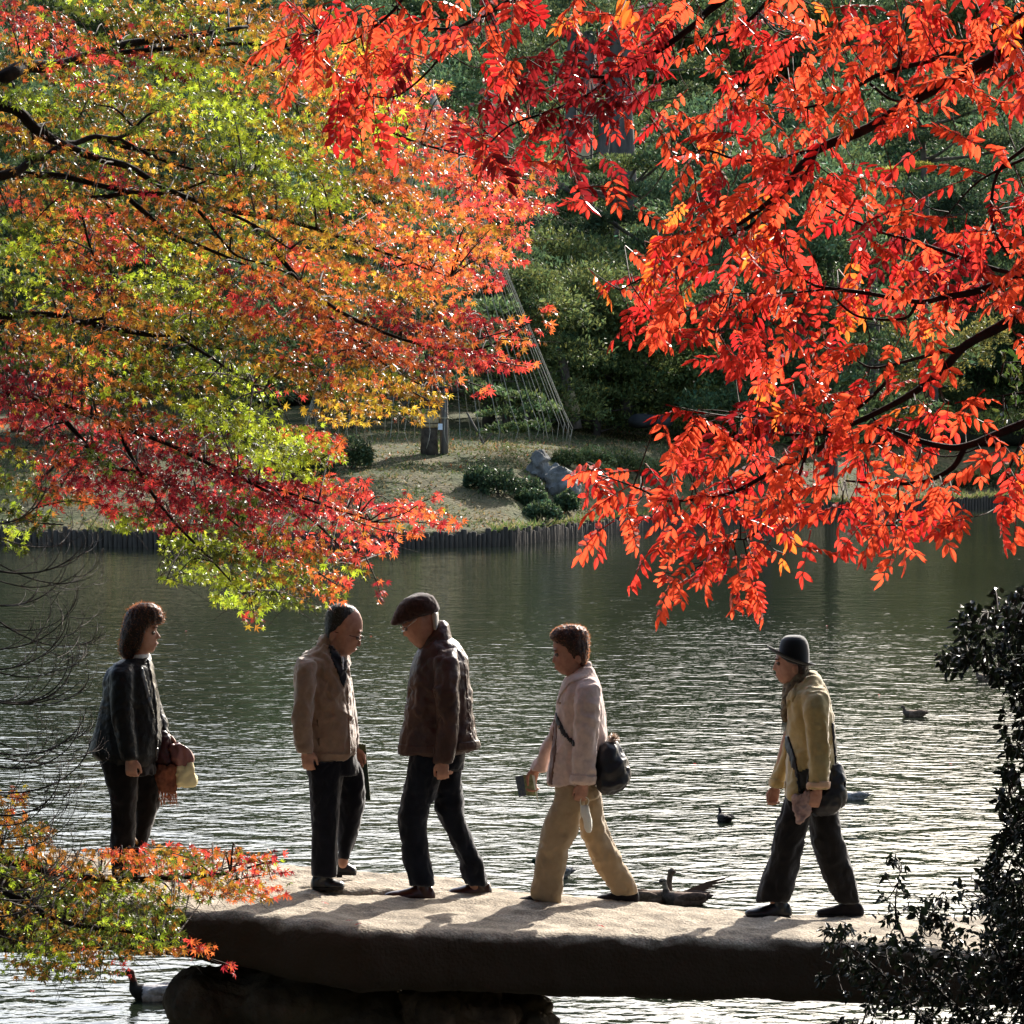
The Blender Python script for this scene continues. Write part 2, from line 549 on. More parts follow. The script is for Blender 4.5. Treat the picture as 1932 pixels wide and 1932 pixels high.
# flank shade put into the colour: only upward faces keep the pale stone
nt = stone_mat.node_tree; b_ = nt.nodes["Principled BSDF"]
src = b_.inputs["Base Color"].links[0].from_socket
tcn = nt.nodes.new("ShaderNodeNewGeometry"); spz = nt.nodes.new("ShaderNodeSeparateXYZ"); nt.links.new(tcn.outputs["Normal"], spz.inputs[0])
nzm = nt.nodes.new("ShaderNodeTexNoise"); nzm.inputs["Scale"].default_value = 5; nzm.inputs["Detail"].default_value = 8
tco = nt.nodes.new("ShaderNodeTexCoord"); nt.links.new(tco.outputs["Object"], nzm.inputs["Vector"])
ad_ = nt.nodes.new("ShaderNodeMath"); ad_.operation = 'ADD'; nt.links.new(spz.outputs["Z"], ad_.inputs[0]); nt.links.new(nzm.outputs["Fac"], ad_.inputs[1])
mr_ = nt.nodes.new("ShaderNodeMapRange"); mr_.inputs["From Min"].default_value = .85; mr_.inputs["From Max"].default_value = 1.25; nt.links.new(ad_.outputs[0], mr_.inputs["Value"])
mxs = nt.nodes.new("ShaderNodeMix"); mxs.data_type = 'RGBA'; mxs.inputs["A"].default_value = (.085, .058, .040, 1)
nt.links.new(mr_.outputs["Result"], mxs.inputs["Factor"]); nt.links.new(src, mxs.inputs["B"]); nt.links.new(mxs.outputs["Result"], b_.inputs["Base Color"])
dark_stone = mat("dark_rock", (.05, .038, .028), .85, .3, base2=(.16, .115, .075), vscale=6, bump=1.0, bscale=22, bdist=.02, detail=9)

def deck_h(x):
    return 1.506 - .053 * x

def slab(name, label, xs, front, back, top, bottom, mt, seed, amp=.010, edge=.055, parent=None):
    """a long stone beam; front/back/top/bottom are functions of x"""
    prof = []
    nt_, ns = 40, 14
    V = []
    x_arr = np.arange(xs[0], xs[1], .02)
    L = len(x_arr)
    for j, x in enumerate(x_arr):
        e = min(1.0, (x - x_arr[0]) / .28, (x_arr[-1] - x) / .28)
        e = math.sqrt(max(0.02, 1 - (1 - e) ** 2))
        f, bk, t, bo = front(x), back(x), top(x), bottom(x)
        cy, hy = (f + bk) / 2, (bk - f) / 2 * (.86 + .14 * e)
        cz, hz = (t + bo) / 2, (t - bo) / 2 * e
        # rounded rectangle outline, dense on the top
        pts = []
        for k in range(nt_):
            pts.append((-1 + 2 * k / (nt_ - 1), 1.0))
        for k in range(1, ns):
            pts.append((1.0, 1 - 2 * k / ns))
        for k in range(20):
            pts.append((1 - 2 * k / 19, -1.0))
        for k in range(1, ns):
            pts.append((-1.0, -1 + 2 * k / ns))
        q = np.array(pts)
        yy, zz = q[:, 0] * hy, q[:, 1] * hz
        # round the corners
        r = min(edge * 1.6, hz * .95)
        cx_ = np.clip(yy, -(hy - r), hy - r); cz_ = np.clip(zz, -(hz - r), hz - r)
        dy, dz = yy - cx_, zz - cz_
        l = np.maximum(np.hypot(dy, dz), 1e-9)
        k2 = np.where((abs(dy) > 1e-6) & (abs(dz) > 1e-6), r / l, 1.0)
        yy, zz = cx_ + dy * k2, cz_ + dz * k2
        V.append(np.stack([np.full(len(yy), x), yy + cy, zz + cz], 1))
    m = len(V[0])
    V = np.concatenate(V)
    j = (np.arange(L - 1)[:, None] * m); k = np.arange(m)[None, :]; k2 = (k + 1) % m
    F = np.stack([(j + k).ravel(), (j + k2).ravel(), (j + m + k2).ravel(), (j + m + k).ravel()], 1)
    # displacement
    n = fbm(V * 2.2 + seed, 3) * amp * 2.2 + fbm(V * 9 + seed, 4, .6) * amp
    c = np.zeros_like(V); c[:, 0] = V[:, 0]
    mid = np.array([[(front(x) + back(x)) / 2, (top(x) + bottom(x)) / 2] for x in x_arr]).repeat(m, 0)
    dirv = np.stack([np.zeros(len(V)), (V[:, 1] - mid[:, 0]) * .5, (V[:, 2] - mid[:, 1]) * 2.5], 1)
    dirv /= np.linalg.norm(dirv, axis=1)[:, None] + 1e-9
    V = V + dirv * n[:, None]
    V[:, 0] += fbm(V * 3 + 5, 2) * .02 * 0
    faces = [tuple(f) for f in F] + [tuple(range(m))[::-1], tuple(range((L - 1) * m, L * m))]
    me = mesh_np(name, V, faces, True)
    o = link(name, me, mt, parent)
    return o

br = thing("stone_bridge", "long granite slab bridge that the five people walk over, above the pond", "bridge", (0, 19.6, deck_h(0)))
def xs_u(u, Y=19): return (u - 966) * Y / FPX
F_U = [(100, 19.2), (200, 19.15), (335, 19.03), (500, 18.85), (690, 18.5), (840, 18.6), (1177, 18.8), (1460, 18.95), (1932, 19.1), (2400, 19.2)]
B_U = [(100, 20.5), (200, 20.55), (600, 20.5), (780, 20.6), (996, 20.45), (1097, 20.2), (1379, 20.15), (1932, 20.3), (2400, 20.4)]
T_BOT = [(100, 1.33), (200, 1.33), (380, 1.30), (700, 1.215), (1036, 1.16), (1217, 1.13), (1460, 1.11), (1848, 1.03), (2400, .96)]
fx = lambda tab: (lambda x: float(np.interp(x, [xs_u(a, 19.5) for a, b in tab], [b for a, b in tab])))
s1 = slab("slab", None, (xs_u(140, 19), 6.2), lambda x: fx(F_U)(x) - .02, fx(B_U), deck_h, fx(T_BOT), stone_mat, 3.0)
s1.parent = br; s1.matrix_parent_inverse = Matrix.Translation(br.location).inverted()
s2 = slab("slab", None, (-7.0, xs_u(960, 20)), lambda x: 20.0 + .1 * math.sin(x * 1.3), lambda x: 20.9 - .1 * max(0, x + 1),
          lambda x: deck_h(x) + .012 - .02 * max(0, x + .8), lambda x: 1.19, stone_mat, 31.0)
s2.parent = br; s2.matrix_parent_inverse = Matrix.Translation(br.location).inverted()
s2["label"] = "back slab, lying behind the front one and running off to the left"

# ------------------------------------------------------------------ the rock pier under the bridge
def boulder(name, label, cuvs, Y, seed, mt, amp=.10, cat="rock", vox=.022, depth=.4, facets=0.0, sub=None, group=None, jag=0.0):
    """rock fused out of lumps given as (u, v, radius_u, radius_v) of the picture"""
    a = Acc()
    k = Y / FPX
    for (u, v, ru, rv) in cuvs:
        a.ball(P(u, v, Y + depth * .2 * math.sin(u)), (ru * k, max(depth, ru * k * .6), rv * k))
    me = a.mesh(name)
    me = remesh(me, vox, 2, name)
    co, no = get_co(me), get_no(me)
    sc = 1.0 / (k * 90)
    n = fbm(co * sc * .7 + seed, 5, .55)
    rid = 1 - np.abs(fbm(co * np.array([1.4, 1.4, .6]) * sc + seed + 9, 4))
    co = co + no * (n * amp + (rid - .6) * amp * .8)[:, None]
    if jag:
        q = co * 1.1 * sc + seed
        cell = np.floor(q * 1.3 + vnoise(q * 2)[:, None])
        h_ = np.sin(cell @ np.array([12.9, 78.2, 37.7])) * 43758.5
        co = co + no * ((h_ - np.floor(h_)) * jag - np.abs(vnoise(q * 3.1)) ** .5 * jag * .8)[:, None]
    set_co(me, co)
    c = co.mean(0)
    co2 = co - c
    set_co(me, co2)
    o = link(name, me, mt, None, label, cat, group, loc=tuple(c))
    smooth_shade(me, False if facets else True)
    return o
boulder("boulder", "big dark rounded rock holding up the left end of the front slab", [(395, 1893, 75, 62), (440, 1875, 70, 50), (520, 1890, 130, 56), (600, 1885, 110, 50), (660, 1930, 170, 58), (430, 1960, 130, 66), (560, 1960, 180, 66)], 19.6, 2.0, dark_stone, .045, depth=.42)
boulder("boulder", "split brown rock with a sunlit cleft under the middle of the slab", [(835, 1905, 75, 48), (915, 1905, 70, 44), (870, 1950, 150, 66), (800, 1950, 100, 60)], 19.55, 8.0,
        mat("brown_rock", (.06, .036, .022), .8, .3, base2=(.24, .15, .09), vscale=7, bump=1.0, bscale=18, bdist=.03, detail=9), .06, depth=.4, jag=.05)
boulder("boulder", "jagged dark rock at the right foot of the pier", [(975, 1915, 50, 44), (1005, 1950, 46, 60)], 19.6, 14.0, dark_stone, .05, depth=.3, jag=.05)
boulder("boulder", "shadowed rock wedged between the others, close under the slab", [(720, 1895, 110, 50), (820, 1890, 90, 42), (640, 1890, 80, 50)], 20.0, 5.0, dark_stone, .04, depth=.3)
for (x, s) in ((-5.9, 3), (5.9, 7)):
    a_ = Acc(); a_.ball((x, 19.7, .3), (1.1, 1.2, .8)); a_.ball((x + .6 * np.sign(x), 20.0, .2), (1.2, 1.3, .75))
    me = remesh(a_.mesh("boulder"), .06, 2)
    co, no = get_co(me), get_no(me)
    set_co(me, co + no * (fbm(co * 1.6 + s, 4) * .12)[:, None])
    link("boulder", me, dark_stone, None, "rock on the %s bank carrying the end of the bridge" % ("left" if x < 0 else "right"), "rock")

# ------------------------------------------------------------------ piling along the far shore
wood_pile = mat("old_stake_wood", (.045, .036, .028), .9, .2, base2=(.085, .068, .052), vscale=3, bump=.8, bscale=10, bdist=.02, stretch=(4, 4, .6))
pil = thing("timber_piling", "row of dark weathered wooden stakes lining the far shore of the pond", "retaining wall", (0, 115, 0))
stake_me = []
for k in range(5):
    a_ = Acc()
    r = .085 + .012 * (k % 3)
    h = .47 + .028 * k
    a_.tube([(0, 0, -1.0), (.004, 0, .2), (0, .005, h - .03), (0, .005, h)], [r, r, r * .97, r * .7], 8)
    me = a_.mesh("stake"); me.materials.append(wood_pile); stake_me.append(me)
rs = np.random.RandomState(4)
xx = -17.8; cnt = 0
while xx < 26 and cnt < 298:
    yy = float(shore_y(xx))
    slope = (float(shore_y(xx + .1)) - yy) / .1
    o = link("stake", stake_me[rs.randint(5)], None, pil)
    o.location = (xx, yy - .1 - 115 + rs.uniform(-.03, .03), rs.uniform(-.10, .06))
    o.rotation_euler = (rs.uniform(-.04, .04), rs.uniform(-.05, .05), rs.uniform(0, 6))
    xx += rs.uniform(.165, .20) / math.sqrt(1 + slope * slope)
    cnt += 1
a_ = Acc()
while xx < 34:
    yy = float(shore_y(xx)) - .1 - 115
    r = rs.uniform(.08, .1); h = rs.uniform(.46, .6)
    a_.tube([(xx, yy, -1.0), (xx, yy, h - .03), (xx, yy, h)], [r, r * .97, r * .7], 6)
    xx += rs.uniform(.14, .17)
link("stakes", a_.mesh("stakes"), wood_pile, pil, kind="stuff")
# ------------------------------------------------------------------ trees and shrubs
def gland(u, v, y0=100.0, y1=260.0):
    """where the sight line of (u, v) meets the far land"""
    d = ray(u, v)
    ys = np.linspace(y0, y1, 1600)
    xs = d[0] / d[1] * ys; zs = CAMZ + d[2] / d[1] * ys
    h = land_h(xs, ys)
    k = np.argmax(zs <= h)
    return np.array([xs[k], ys[k], h[k]])

needle = leaf_mat("pine_needles", .32, .12, .6, 1.3)
bark_far = mat("pine_bark", (.06, .045, .035), .9, .2, base2=(.16, .125, .10), vscale=2.5, bump=1.0, bscale=7, bdist=.05)

def leaf_cloud(pads, rs, size=.28, aspect=.38, per=300, col=(.07, .10, .035), colvar=.35, shell=.55, drop=.0):
    """thousands of small blades spread through flattened pads; pads: (cx,cy,cz,rx,ry,rz[,n])"""
    Vs, Cs = [], []
    for pad in pads:
        cx, cy, cz, rx, ry, rz = pad[:6]
        n = int(pad[6] if len(pad) > 6 else per)
        d = rs.normal(size=(n, 3)); d /= np.linalg.norm(d, axis=1)[:, None]
        d[:, 2] = np.where(d[:, 2] < -.2, -d[:, 2] * .6, d[:, 2])
        r = (shell + (1 - shell) * rs.rand(n)) ** .7
        lump = 1 + .28 * vnoise(d * 2.3 + pad[0] * 3.1 + cz)
        p = d * (r * lump)[:, None] * np.array([rx, ry, rz]) + np.array([cx, cy, cz])
        ax = d * .6 + rs.normal(size=(n, 3)) * .6 + np.array([0, 0, .35])
        ax /= np.linalg.norm(ax, axis=1)[:, None]
        side = np.cross(ax, rs.normal(size=(n, 3))); side /= np.linalg.norm(side, axis=1)[:, None] + 1e-9
        L = size * rs.uniform(.6, 1.35, n)[:, None]
        W = L * aspect
        q = np.stack([p - ax * L * .5, p + side * W * .5, p + ax * L * .5, p - side * W * .5], 1)
        Vs.append(q.reshape(-1, 3))
        tone = (1 + colvar * rs.normal(size=n)).clip(.35, 2.0) * rs.uniform(.65, 1.25)
        warm = rs.normal(size=n) * .12
        c = np.stack([col[0] * tone * (1 + warm), col[1] * tone, col[2] * tone * (1 - warm)], 1)
        Cs.append(np.repeat(c, 4, 0))
    V = np.concatenate(Vs); C = np.concatenate(Cs).clip(0.004, .9)
    F = np.arange(len(V), dtype=np.int32).reshape(-1, 4)
    return V, F, C

def make_tree(rs, height, spread, npads, pad_r, trunk_r, low=.35, lean=0.0, col=(.07, .10, .035), size=.25, per=760, flat=.50):
    a = Acc()
    ph = rs.uniform(0, 6)
    def tr(t):
        return np.array([lean * height * t * t + .25 * math.sin(ph + t * 5) * t, .2 * math.cos(ph * 2 + t * 4) * t, height * t])
    tp = [tr(t) for t in np.linspace(0, .95, 9)]
    tp[0] = tp[0] - np.array([0, 0, .8])
    a.tube(tp, [trunk_r * (1.15 - .85 * t) for t in np.linspace(0, 1, 9)], 9)
    pads = []
    for k in range(npads):
        t = low + (1 - low) * (k + .5) / npads
        ang = k * 2.4 + rs.uniform(-.4, .4)
        rad = spread * (1.05 - .8 * ((t - low) / (1 - low)) ** 1.3) * rs.uniform(.45, 1.0)
        b = tr(t * .95)
        e = b + np.array([math.cos(ang) * rad, math.sin(ang) * rad, rs.uniform(-.1, .5)])
        a.tube(catmull([b, (b + e) / 2 + np.array([0, 0, rs.uniform(-.2, .3)]), e], 3), np.linspace(trunk_r * .35, trunk_r * .1, 7), 5)
        pr = pad_r * rs.uniform(.7, 1.25)
        pads.append((e[0], e[1], e[2] + pr * .1, pr, pr * rs.uniform(.8, 1.1), pr * flat * rs.uniform(.8, 1.3), per * rs.uniform(.8, 1.2)))
        m_ = b + (e - b) * .5
        pads.append((m_[0], m_[1], m_[2] + .2, pr * .8, pr * .8, pr * flat, per * .6))
    top = tr(1.0)
    pads.append((top[0], top[1], top[2] - pad_r * .2, pad_r * .8, pad_r * .8, pad_r * flat * 1.3, per))
    V, F, C = leaf_cloud(pads, rs, size, .38, per, col)
    return a, V, F, C

protos = []
SKYLINE = .1175
rs = np.random.RandomState(12)
specs = [(11, 3.9, 15, 2.2, .22, .12, .05, (.085, .125, .050)), (13, 3.6, 16, 2.1, .25, .16, -.06, (.080, .130, .058)),
         (9, 3.8, 14, 2.3, .2, .04, .08, (.105, .140, .048)), (12, 4.4, 16, 2.5, .26, .08, -.04, (.072, .110, .048)),
         (8, 3.4, 13, 2.3, .18, .02, .02, (.125, .150, .048))]
for (h, sp, npd, pr, tr_, lo, le, c) in specs:
    a, V, F, C = make_tree(rs, h, sp, npd, pr, tr_, lo, le, c)
    tm = a.mesh("trunk"); tm.materials.append(bark_far)
    cm = mesh_np("crown", V, F, False, C); cm.materials.append(needle)
    protos.append((tm, cm))

a, V, F, C = make_tree(rs, 12, 5.2, 24, 3.2, .26, .50, .0, (.045, .07, .03), 1.0, 520, .5)
tm = a.mesh("trunk"); tm.materials.append(bark_far)
cm = mesh_np("crown", V, F, False, C); cm.materials.append(needle)
protos.append((tm, cm))

def plant_tree(k, x, y, z, s, rz, name, label, cat="tree", group=None):
    if y > 170:       # the wood has an even skyline
        s = min(s, (CAMZ + SKYLINE * y * (1 + .012 * math.sin(x * 1.7 + y)) - z) / ([11, 13, 9, 12, 8, 12][k] + .6))
    t = thing(name, label, cat, (x, y, z), group)
    t.scale = (s, s, s); t.rotation_euler = (0, 0, rz)
    for nm, me in (("trunk", protos[k][0]), ("crown", protos[k][1])):
        link(nm, me, None, t)
    return t

# the wooded hillside beyond the lawn
rs = np.random.RandomState(77)
GR = "evergreen trees massed on the far hillside"
for row, (yd, step, smin, smax) in enumerate([(56, 5.0, .6, .8), (62, 6.0, .75, 1.0), (72, 6.0, .85, 1.15), (84, 6.5, .9, 1.2), (98, 7.0, .95, 1.25), (114, 7.5, 1.0, 1.3), (132, 8.0, 1.0, 1.35), (155, 5.0, 2.6, 2.6), (163, 4.5, 2.6, 2.6)]):
    x = -27.0 + rs.uniform(-2, 2) - row * 1.5
    while x < 40 + row * 2:
        y = float(shore_y(x)) + yd + rs.uniform(-3, 3)
        if abs(x / y) < .19:
            z = float(land_h(x, y))
            plant_tree(rs.randint(5), x, y, z - .2, rs.uniform(smin, smax), rs.uniform(0, 6.3), "evergreen_tree",
                       "dark green evergreen tree among the others massed on the hillside beyond the far lawn", group=GR)
        x += step * rs.uniform(.75, 1.25)
for (x, dd, k_, s_) in [(-20, 30, 0, 1.2), (-15.5, 33, 3, 1.15), (-11.5, 30, 1, 1.1), (-8.2, 46, 3, .9), (-4.5, 48, 0, .95), (-1.0, 40, 3, 1.0), (2.0, 37, 4, 1.0),
                        (8.5, 30, 1, 1.15), (12.5, 27, 3, 1.1), (16.5, 30, 0, 1.25), (21, 28, 1, 1.2), (25.5, 31, 3, 1.2), (30, 29, 0, 1.3), (35, 30, 1, 1.3), (12, 42, 0, 1.3), (20, 42, 3, 1.3), (28, 44, 1, 1.3),
                        (-26, 27, 0, 1.3), (-24, 16, 3, 1.1), (40, 26, 3, 1.3), (46, 30, 0, 1.3), (3.6, 25, 4, .85), (6.2, 22, 2, .8), (9.6, 21, 4, .95), (-12.8, 24, 3, 1.0), (-17.5, 22, 0, 1.0), (-6.6, 34, 4, .8), (13.5, 18, 2, .85), (4.5, 33, 2, .9), (0.6, 30, 4, .8), (10.6, 5.5, 1, 1.05), (13.6, 3.5, 0, 1.25)]:
    y = float(shore_y(x)) + dd
    plant_tree(k_, x, y, float(land_h(x, y)) - .2, s_, rs.uniform(0, 6), "evergreen_tree",
               "tall dark evergreen at the back edge of the lawn, in front of the hillside wood", group="tall evergreens along the back of the lawn")
# the same wood goes on to both sides, outside the picture, down to the shore
for (x, y) in [(-34, 128), (-42, 134), (-30, 150), (-50, 120), (-38, 142), (-58, 128), (40, 190), (48, 186), (54, 200), (46, 178), (60, 192)]:
    plant_tree(rs.randint(5), x, y, float(land_h(x, y)) - .2, rs.uniform(1.1, 1.5), rs.uniform(0, 6), "evergreen_tree",
               "dark green evergreen tree among the others massed on the hillside beyond the far lawn", group=GR)

def custom_tree(name, label, pads_uv, Y, trunk_uv, trunk_r, col, seed, size=.26, cat="tree", per=420, group=None, dens=1.0):
    """pads given as (u, v, ru, rv) of the picture, all near distance Y; each has real depth"""
    rs = np.random.RandomState(seed)
    k = Y / FPX
    pts = [P(u, v, Y) for (u, v) in trunk_uv]
    base = pts[0]
    a = Acc()
    tp = catmull(pts, 4)
    a.tube(tp - base, np.linspace(trunk_r, trunk_r * .35, len(tp)), 9)
    pads = []
    for (u, v, ru, rv) in pads_uv:
        dy = rs.uniform(-1, 1) * ru * k * .5
        c = P(u, v, Y + dy) - base
        rv = rv * 1.25
        n = 1.9 * per * (ru / 60.0) * (max(rv, 14) / 28.0) * dens
        pads.append((c[0], c[1], c[2], ru * k, ru * k * .9, rv * k, max(60, n)))
        j = np.argmin(np.linalg.norm((tp - base) - c, axis=1))
        a.tube(catmull([(tp - base)[j], ((tp - base)[j] + c) / 2 + np.array([0, 0, -.1]), c], 3), np.linspace(trunk_r * .35, trunk_r * .12, 7), 5)
    V, F, C = leaf_cloud(pads, rs, size, .38, per, col)
    t = thing(name, label, cat, tuple(base), group)
    link("trunk", a.mesh("trunk"), bark_far, t)
    link("crown", mesh_np("crown", V, F, False, C), needle, t)
    return t

rs = np.random.RandomState(78)
for (u, v, k_, s_) in [(1040, 800, 4, .55), (1130, 800, 2, .6), (1215, 795, 4, .6), (1300, 800, 2, .62), (1390, 800, 4, .7), (1480, 800, 2, .75), (1570, 800, 0, .7), (1660, 800, 2, .7), (1760, 800, 4, .75), (1850, 800, 0, .7), (1940, 800, 2, .8), (2020, 800, 3, .9),
                        (1260, 785, 3, .8), (1440, 785, 3, .85), (1620, 785, 3, .9), (1800, 785, 1, .9), (1980, 785, 3, 1.0)]:
    b = gland(u, v + 8)
    plant_tree(k_, b[0], b[1] + rs.uniform(0, 3), b[2] - .3, s_, rs.uniform(0, 6), "evergreen_tree",
               "dark bushy evergreen at the foot of the wooded hillside, behind the lawn and the hedge", group="bushy evergreens at the foot of the hillside")

# distinct trees seen between the two autumn crowns (picture units: 1932 wide)
custom_tree("pine_tree", "broad low pine with a flat pale green top behind the rope tent",
            [(1050, 590, 60, 26), (1140, 580, 80, 26), (1230, 590, 80, 28), (1310, 600, 60, 30), (1090, 640, 80, 26), (1190, 650, 90, 28), (1290, 660, 80, 28),
             (1040, 680, 50, 24), (1130, 700, 80, 26), (1230, 720, 80, 28), (1320, 720, 60, 30), (1170, 750, 60, 24), (1260, 765, 60, 24)], 152,
            [(1190, 800), (1180, 740), (1200, 660), (1190, 600)], .25, (.115, .15, .05), 3, per=520)
custom_tree("pine_tree", "small rounded dark pine left of the flat-topped pine",
            [(950, 545, 50, 30), (930, 575, 45, 26), (970, 585, 45, 26), (950, 520, 34, 18)], 148, [(955, 800), (950, 700), (955, 600), (952, 540)], .16, (.06, .10, .05), 5, per=620)
custom_tree("pine_tree", "leaning pine with layered pads of needles above the flat-topped pine",
            [(1000, 470, 60, 24), (1090, 440, 70, 24), (1170, 420, 70, 26), (1230, 470, 60, 26), (1050, 370, 60, 22), (1130, 350, 70, 22), (1210, 370, 50, 22),
             (1060, 510, 70, 24), (1150, 515, 70, 24), (980, 430, 40, 18)], 166, [(1060, 790), (1040, 620), (1015, 450), (1000, 385), (1060, 350)], .42, (.075, .105, .045), 7, per=420)
custom_tree("pine_tree", "pale green pine crown in front of the bare grey trunks",
            [(1020, 318, 50, 22), (1090, 325, 60, 20), (1170, 318, 70, 24), (1240, 300, 50, 24), (1250, 230, 45, 22), (1300, 260, 60, 26)], 176,
            [(1180, 790), (1170, 560), (1160, 380)], .3, (.12, .155, .05), 9, per=420)
custom_tree("pine_tree", "highest pale green pine above the bare grey trunks",
            [(1010, 30, 60, 26), (1060, 75, 50, 26), (1100, 20, 60, 26), (1000, 100, 40, 20), (1290, 60, 50, 28), (1330, 130, 50, 26), (1300, 180, 50, 26)], 206,
            [(1100, 600), (1090, 350), (1080, 60)], .3, (.115, .15, .06), 11, per=420)
custom_tree("pine_tree", "broad dark pine behind the crossing bough of the red tree",
            [(1560, 380, 90, 34), (1660, 400, 90, 34), (1750, 370, 90, 30), (1480, 420, 70, 30), (1600, 450, 100, 34), (1720, 460, 90, 34), (1840, 400, 80, 34)], 168,
            [(1640, 800), (1650, 600), (1640, 420)], .35, (.055, .085, .04), 13, per=420)
custom_tree("pine_tree", "pine with long level pads of needles at the upper right",
            [(1600, 220, 110, 28), (1730, 215, 110, 28), (1860, 200, 110, 30), (1660, 265, 110, 26), (1800, 270, 110, 28), (1910, 280, 80, 30), (1540, 180, 70, 24)], 180,
            [(1760, 800), (1750, 500), (1740, 240)], .35, (.075, .105, .045), 15, per=420)
custom_tree("sunlit_pad", "thin bright-coloured leaf pad standing in for a sunlit patch on the slope at the upper right",
            [(1650, 326, 24, 5), (1690, 322, 40, 6), (1735, 312, 26, 6)], 171, [(1690, 480), (1690, 400), (1690, 325)], .08, (.48, .42, .08), 17, size=.16, per=1500, cat="shrub")  # sunlight put into the pad's yellow leaf colour
custom_tree("autumn_shrub", "loose olive and yellow bush at the right, above the clipped hedge",
            [(1640, 690, 50, 50), (1700, 650, 60, 50), (1760, 690, 60, 50), (1820, 680, 60, 60), (1740, 730, 80, 34), (1660, 740, 60, 24), (1860, 640, 50, 40)], 172,
            [(1740, 800), (1735, 740), (1740, 660)], .15, (.17, .16, .045), 19, size=.22, per=260, cat="bush")
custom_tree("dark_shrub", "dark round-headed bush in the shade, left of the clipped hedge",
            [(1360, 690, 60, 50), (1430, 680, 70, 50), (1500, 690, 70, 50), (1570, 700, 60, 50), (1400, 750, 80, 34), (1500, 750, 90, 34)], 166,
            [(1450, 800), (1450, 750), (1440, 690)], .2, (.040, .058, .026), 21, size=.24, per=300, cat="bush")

# bare grey trunks high on the slope, and the pale board beside them
grey_bark = mat("grey_bark", (.06, .052, .045), .9, .2, base2=(.13, .115, .10), vscale=1.5, bump=1.0, bscale=6, bdist=.05, stretch=(2, 2, .5))
for (pts, r, lab) in [([(1078, 420), (1076, 300), (1078, 180), (1082, 60)], .36, "leftmost of the bare grey trunks high on the far slope"),
                      ([(1106, 420), (1105, 300), (1108, 180), (1112, 60)], .42, "middle one of the bare grey trunks high on the far slope"),
                      ([(1175, 420), (1172, 300), (1168, 200), (1172, 60)], .85, "thickest of the bare grey trunks high on the far slope")]:
    p = [P(u, v, 196) for (u, v) in pts]
    t = thing("grey_tree", lab, "tree", tuple(p[0]))
    a = Acc(); q = catmull(p, 5) - p[0]
    a.tube(q, np.linspace(r, r * .8, len(q)), 12)
    link("trunk", a.mesh("trunk"), grey_bark, t)
    rr = np.random.RandomState(int(pts[0][0]))
    e = q[-1]
    V, F, C = leaf_cloud([(e[0] + rr.uniform(-2, 2), rr.uniform(-1, 1), e[2] + rr.uniform(-1, 3), 1.6, 1.5, .8, 300) for _ in range(5)], rr, .3, .38, 300, (.08, .11, .05))
    link("crown", mesh_np("crown", V, F, False, C), needle, t)
p = [P(u, v, 192) for (u, v) in [(1132, 310), (1139, 275), (1140, 245), (1136, 222), (1122, 205), (1112, 198)]]
a = Acc(); q = catmull(p, 5); a.tube(q - p[0], np.linspace(.34, .24, len(q)), 10)
t = thing("bent_trunk", "thin trunk bent like a swan's neck beside the thick grey trunk", "tree", tuple(p[0]))
link("trunk", a.mesh("trunk"), grey_bark, t)
p0 = P(1101, 280, 191)
a = Acc(); a.box((0, 0, .0), (.72, .05, .95)); a2 = Acc(); a2.tube([(0.0, .05, -.4), (0, .05, -5)], .05, 6)
t = thing("notice_board", "small pale wooden board in front of the bare grey trunks", "sign", tuple(p0))
link("board", a.mesh("board", False), mat("pale_wood", (.5, .38, .22), .8, .2, var=.15, vscale=5), t)
link("post", a2.mesh("post"), bark_far, t)

# shrubs on the lawn
shrub_m = leaf_mat("shrub_leaves", .30, .15, .55, 1.2)
def shrub(name, label, lumps, col, seed, size=.12, n=900, cat="shrub", Yoff=0.0):
    """lumps (u, v_base, radius_u, height_px)"""
    rs = np.random.RandomState(seed)
    u0, v0 = lumps[0][0], lumps[0][1]
    b = gland(u0, v0)
    pads = []; a = Acc()
    for (u, v, ru, hh) in lumps:
        c = gland(u, v); k = c[1] / FPX
        cc = c - b
        rz = hh * k * .55
        pads.append((cc[0], cc[1] + ru * k * .3, cc[2] + rz * .55, ru * k, ru * k * .8, rz * 1.1, n))
        pads.append((cc[0], cc[1] + ru * k * .3, cc[2] + rz * .3, ru * k * .95, ru * k * .7, rz * .8, n * .8))
        for j in range(4):
            e = np.array([cc[0] + rs.uniform(-.6, .6) * ru * k, cc[1] + ru * k * .3, cc[2] + rz * 1.2])
            a.tube([np.array([cc[0], cc[1], cc[2] - .2]), (e + cc) / 2, e], [.03, .02, .01], 5)
    V, F, C = leaf_cloud(pads, rs, size, .5, n, col, shell=.75)
    t = thing(name, label, cat, tuple(b))
    link("stems", a.mesh("stems"), bark_far, t)["kind"] = "stuff"
    link("foliage", mesh_np("foliage", V, F, False, C), shrub_m, t, kind=None)
    return t
shrub("round_shrub", "round clipped dark green shrub on the lawn left of the straw-wrapped pine", [(668, 885, 37, 66)], (.06, .085, .035), 1, .13, 1500)
shrub("round_shrub", "lower dark shrub half hidden behind the red maple leaves on the lawn", [(590, 905, 45, 60), (540, 915, 40, 50)], (.055, .08, .035), 2, .13, 1200)
shrub("low_shrub", "dark sprawling shrub on the bank left of the grey rocks", [(905, 925, 34, 50), (945, 938, 45, 62), (990, 942, 34, 46), (1000, 960, 30, 40), (1022, 985, 38, 44), (1070, 968, 26, 44)], (.055, .085, .038), 3, .13, 1100)
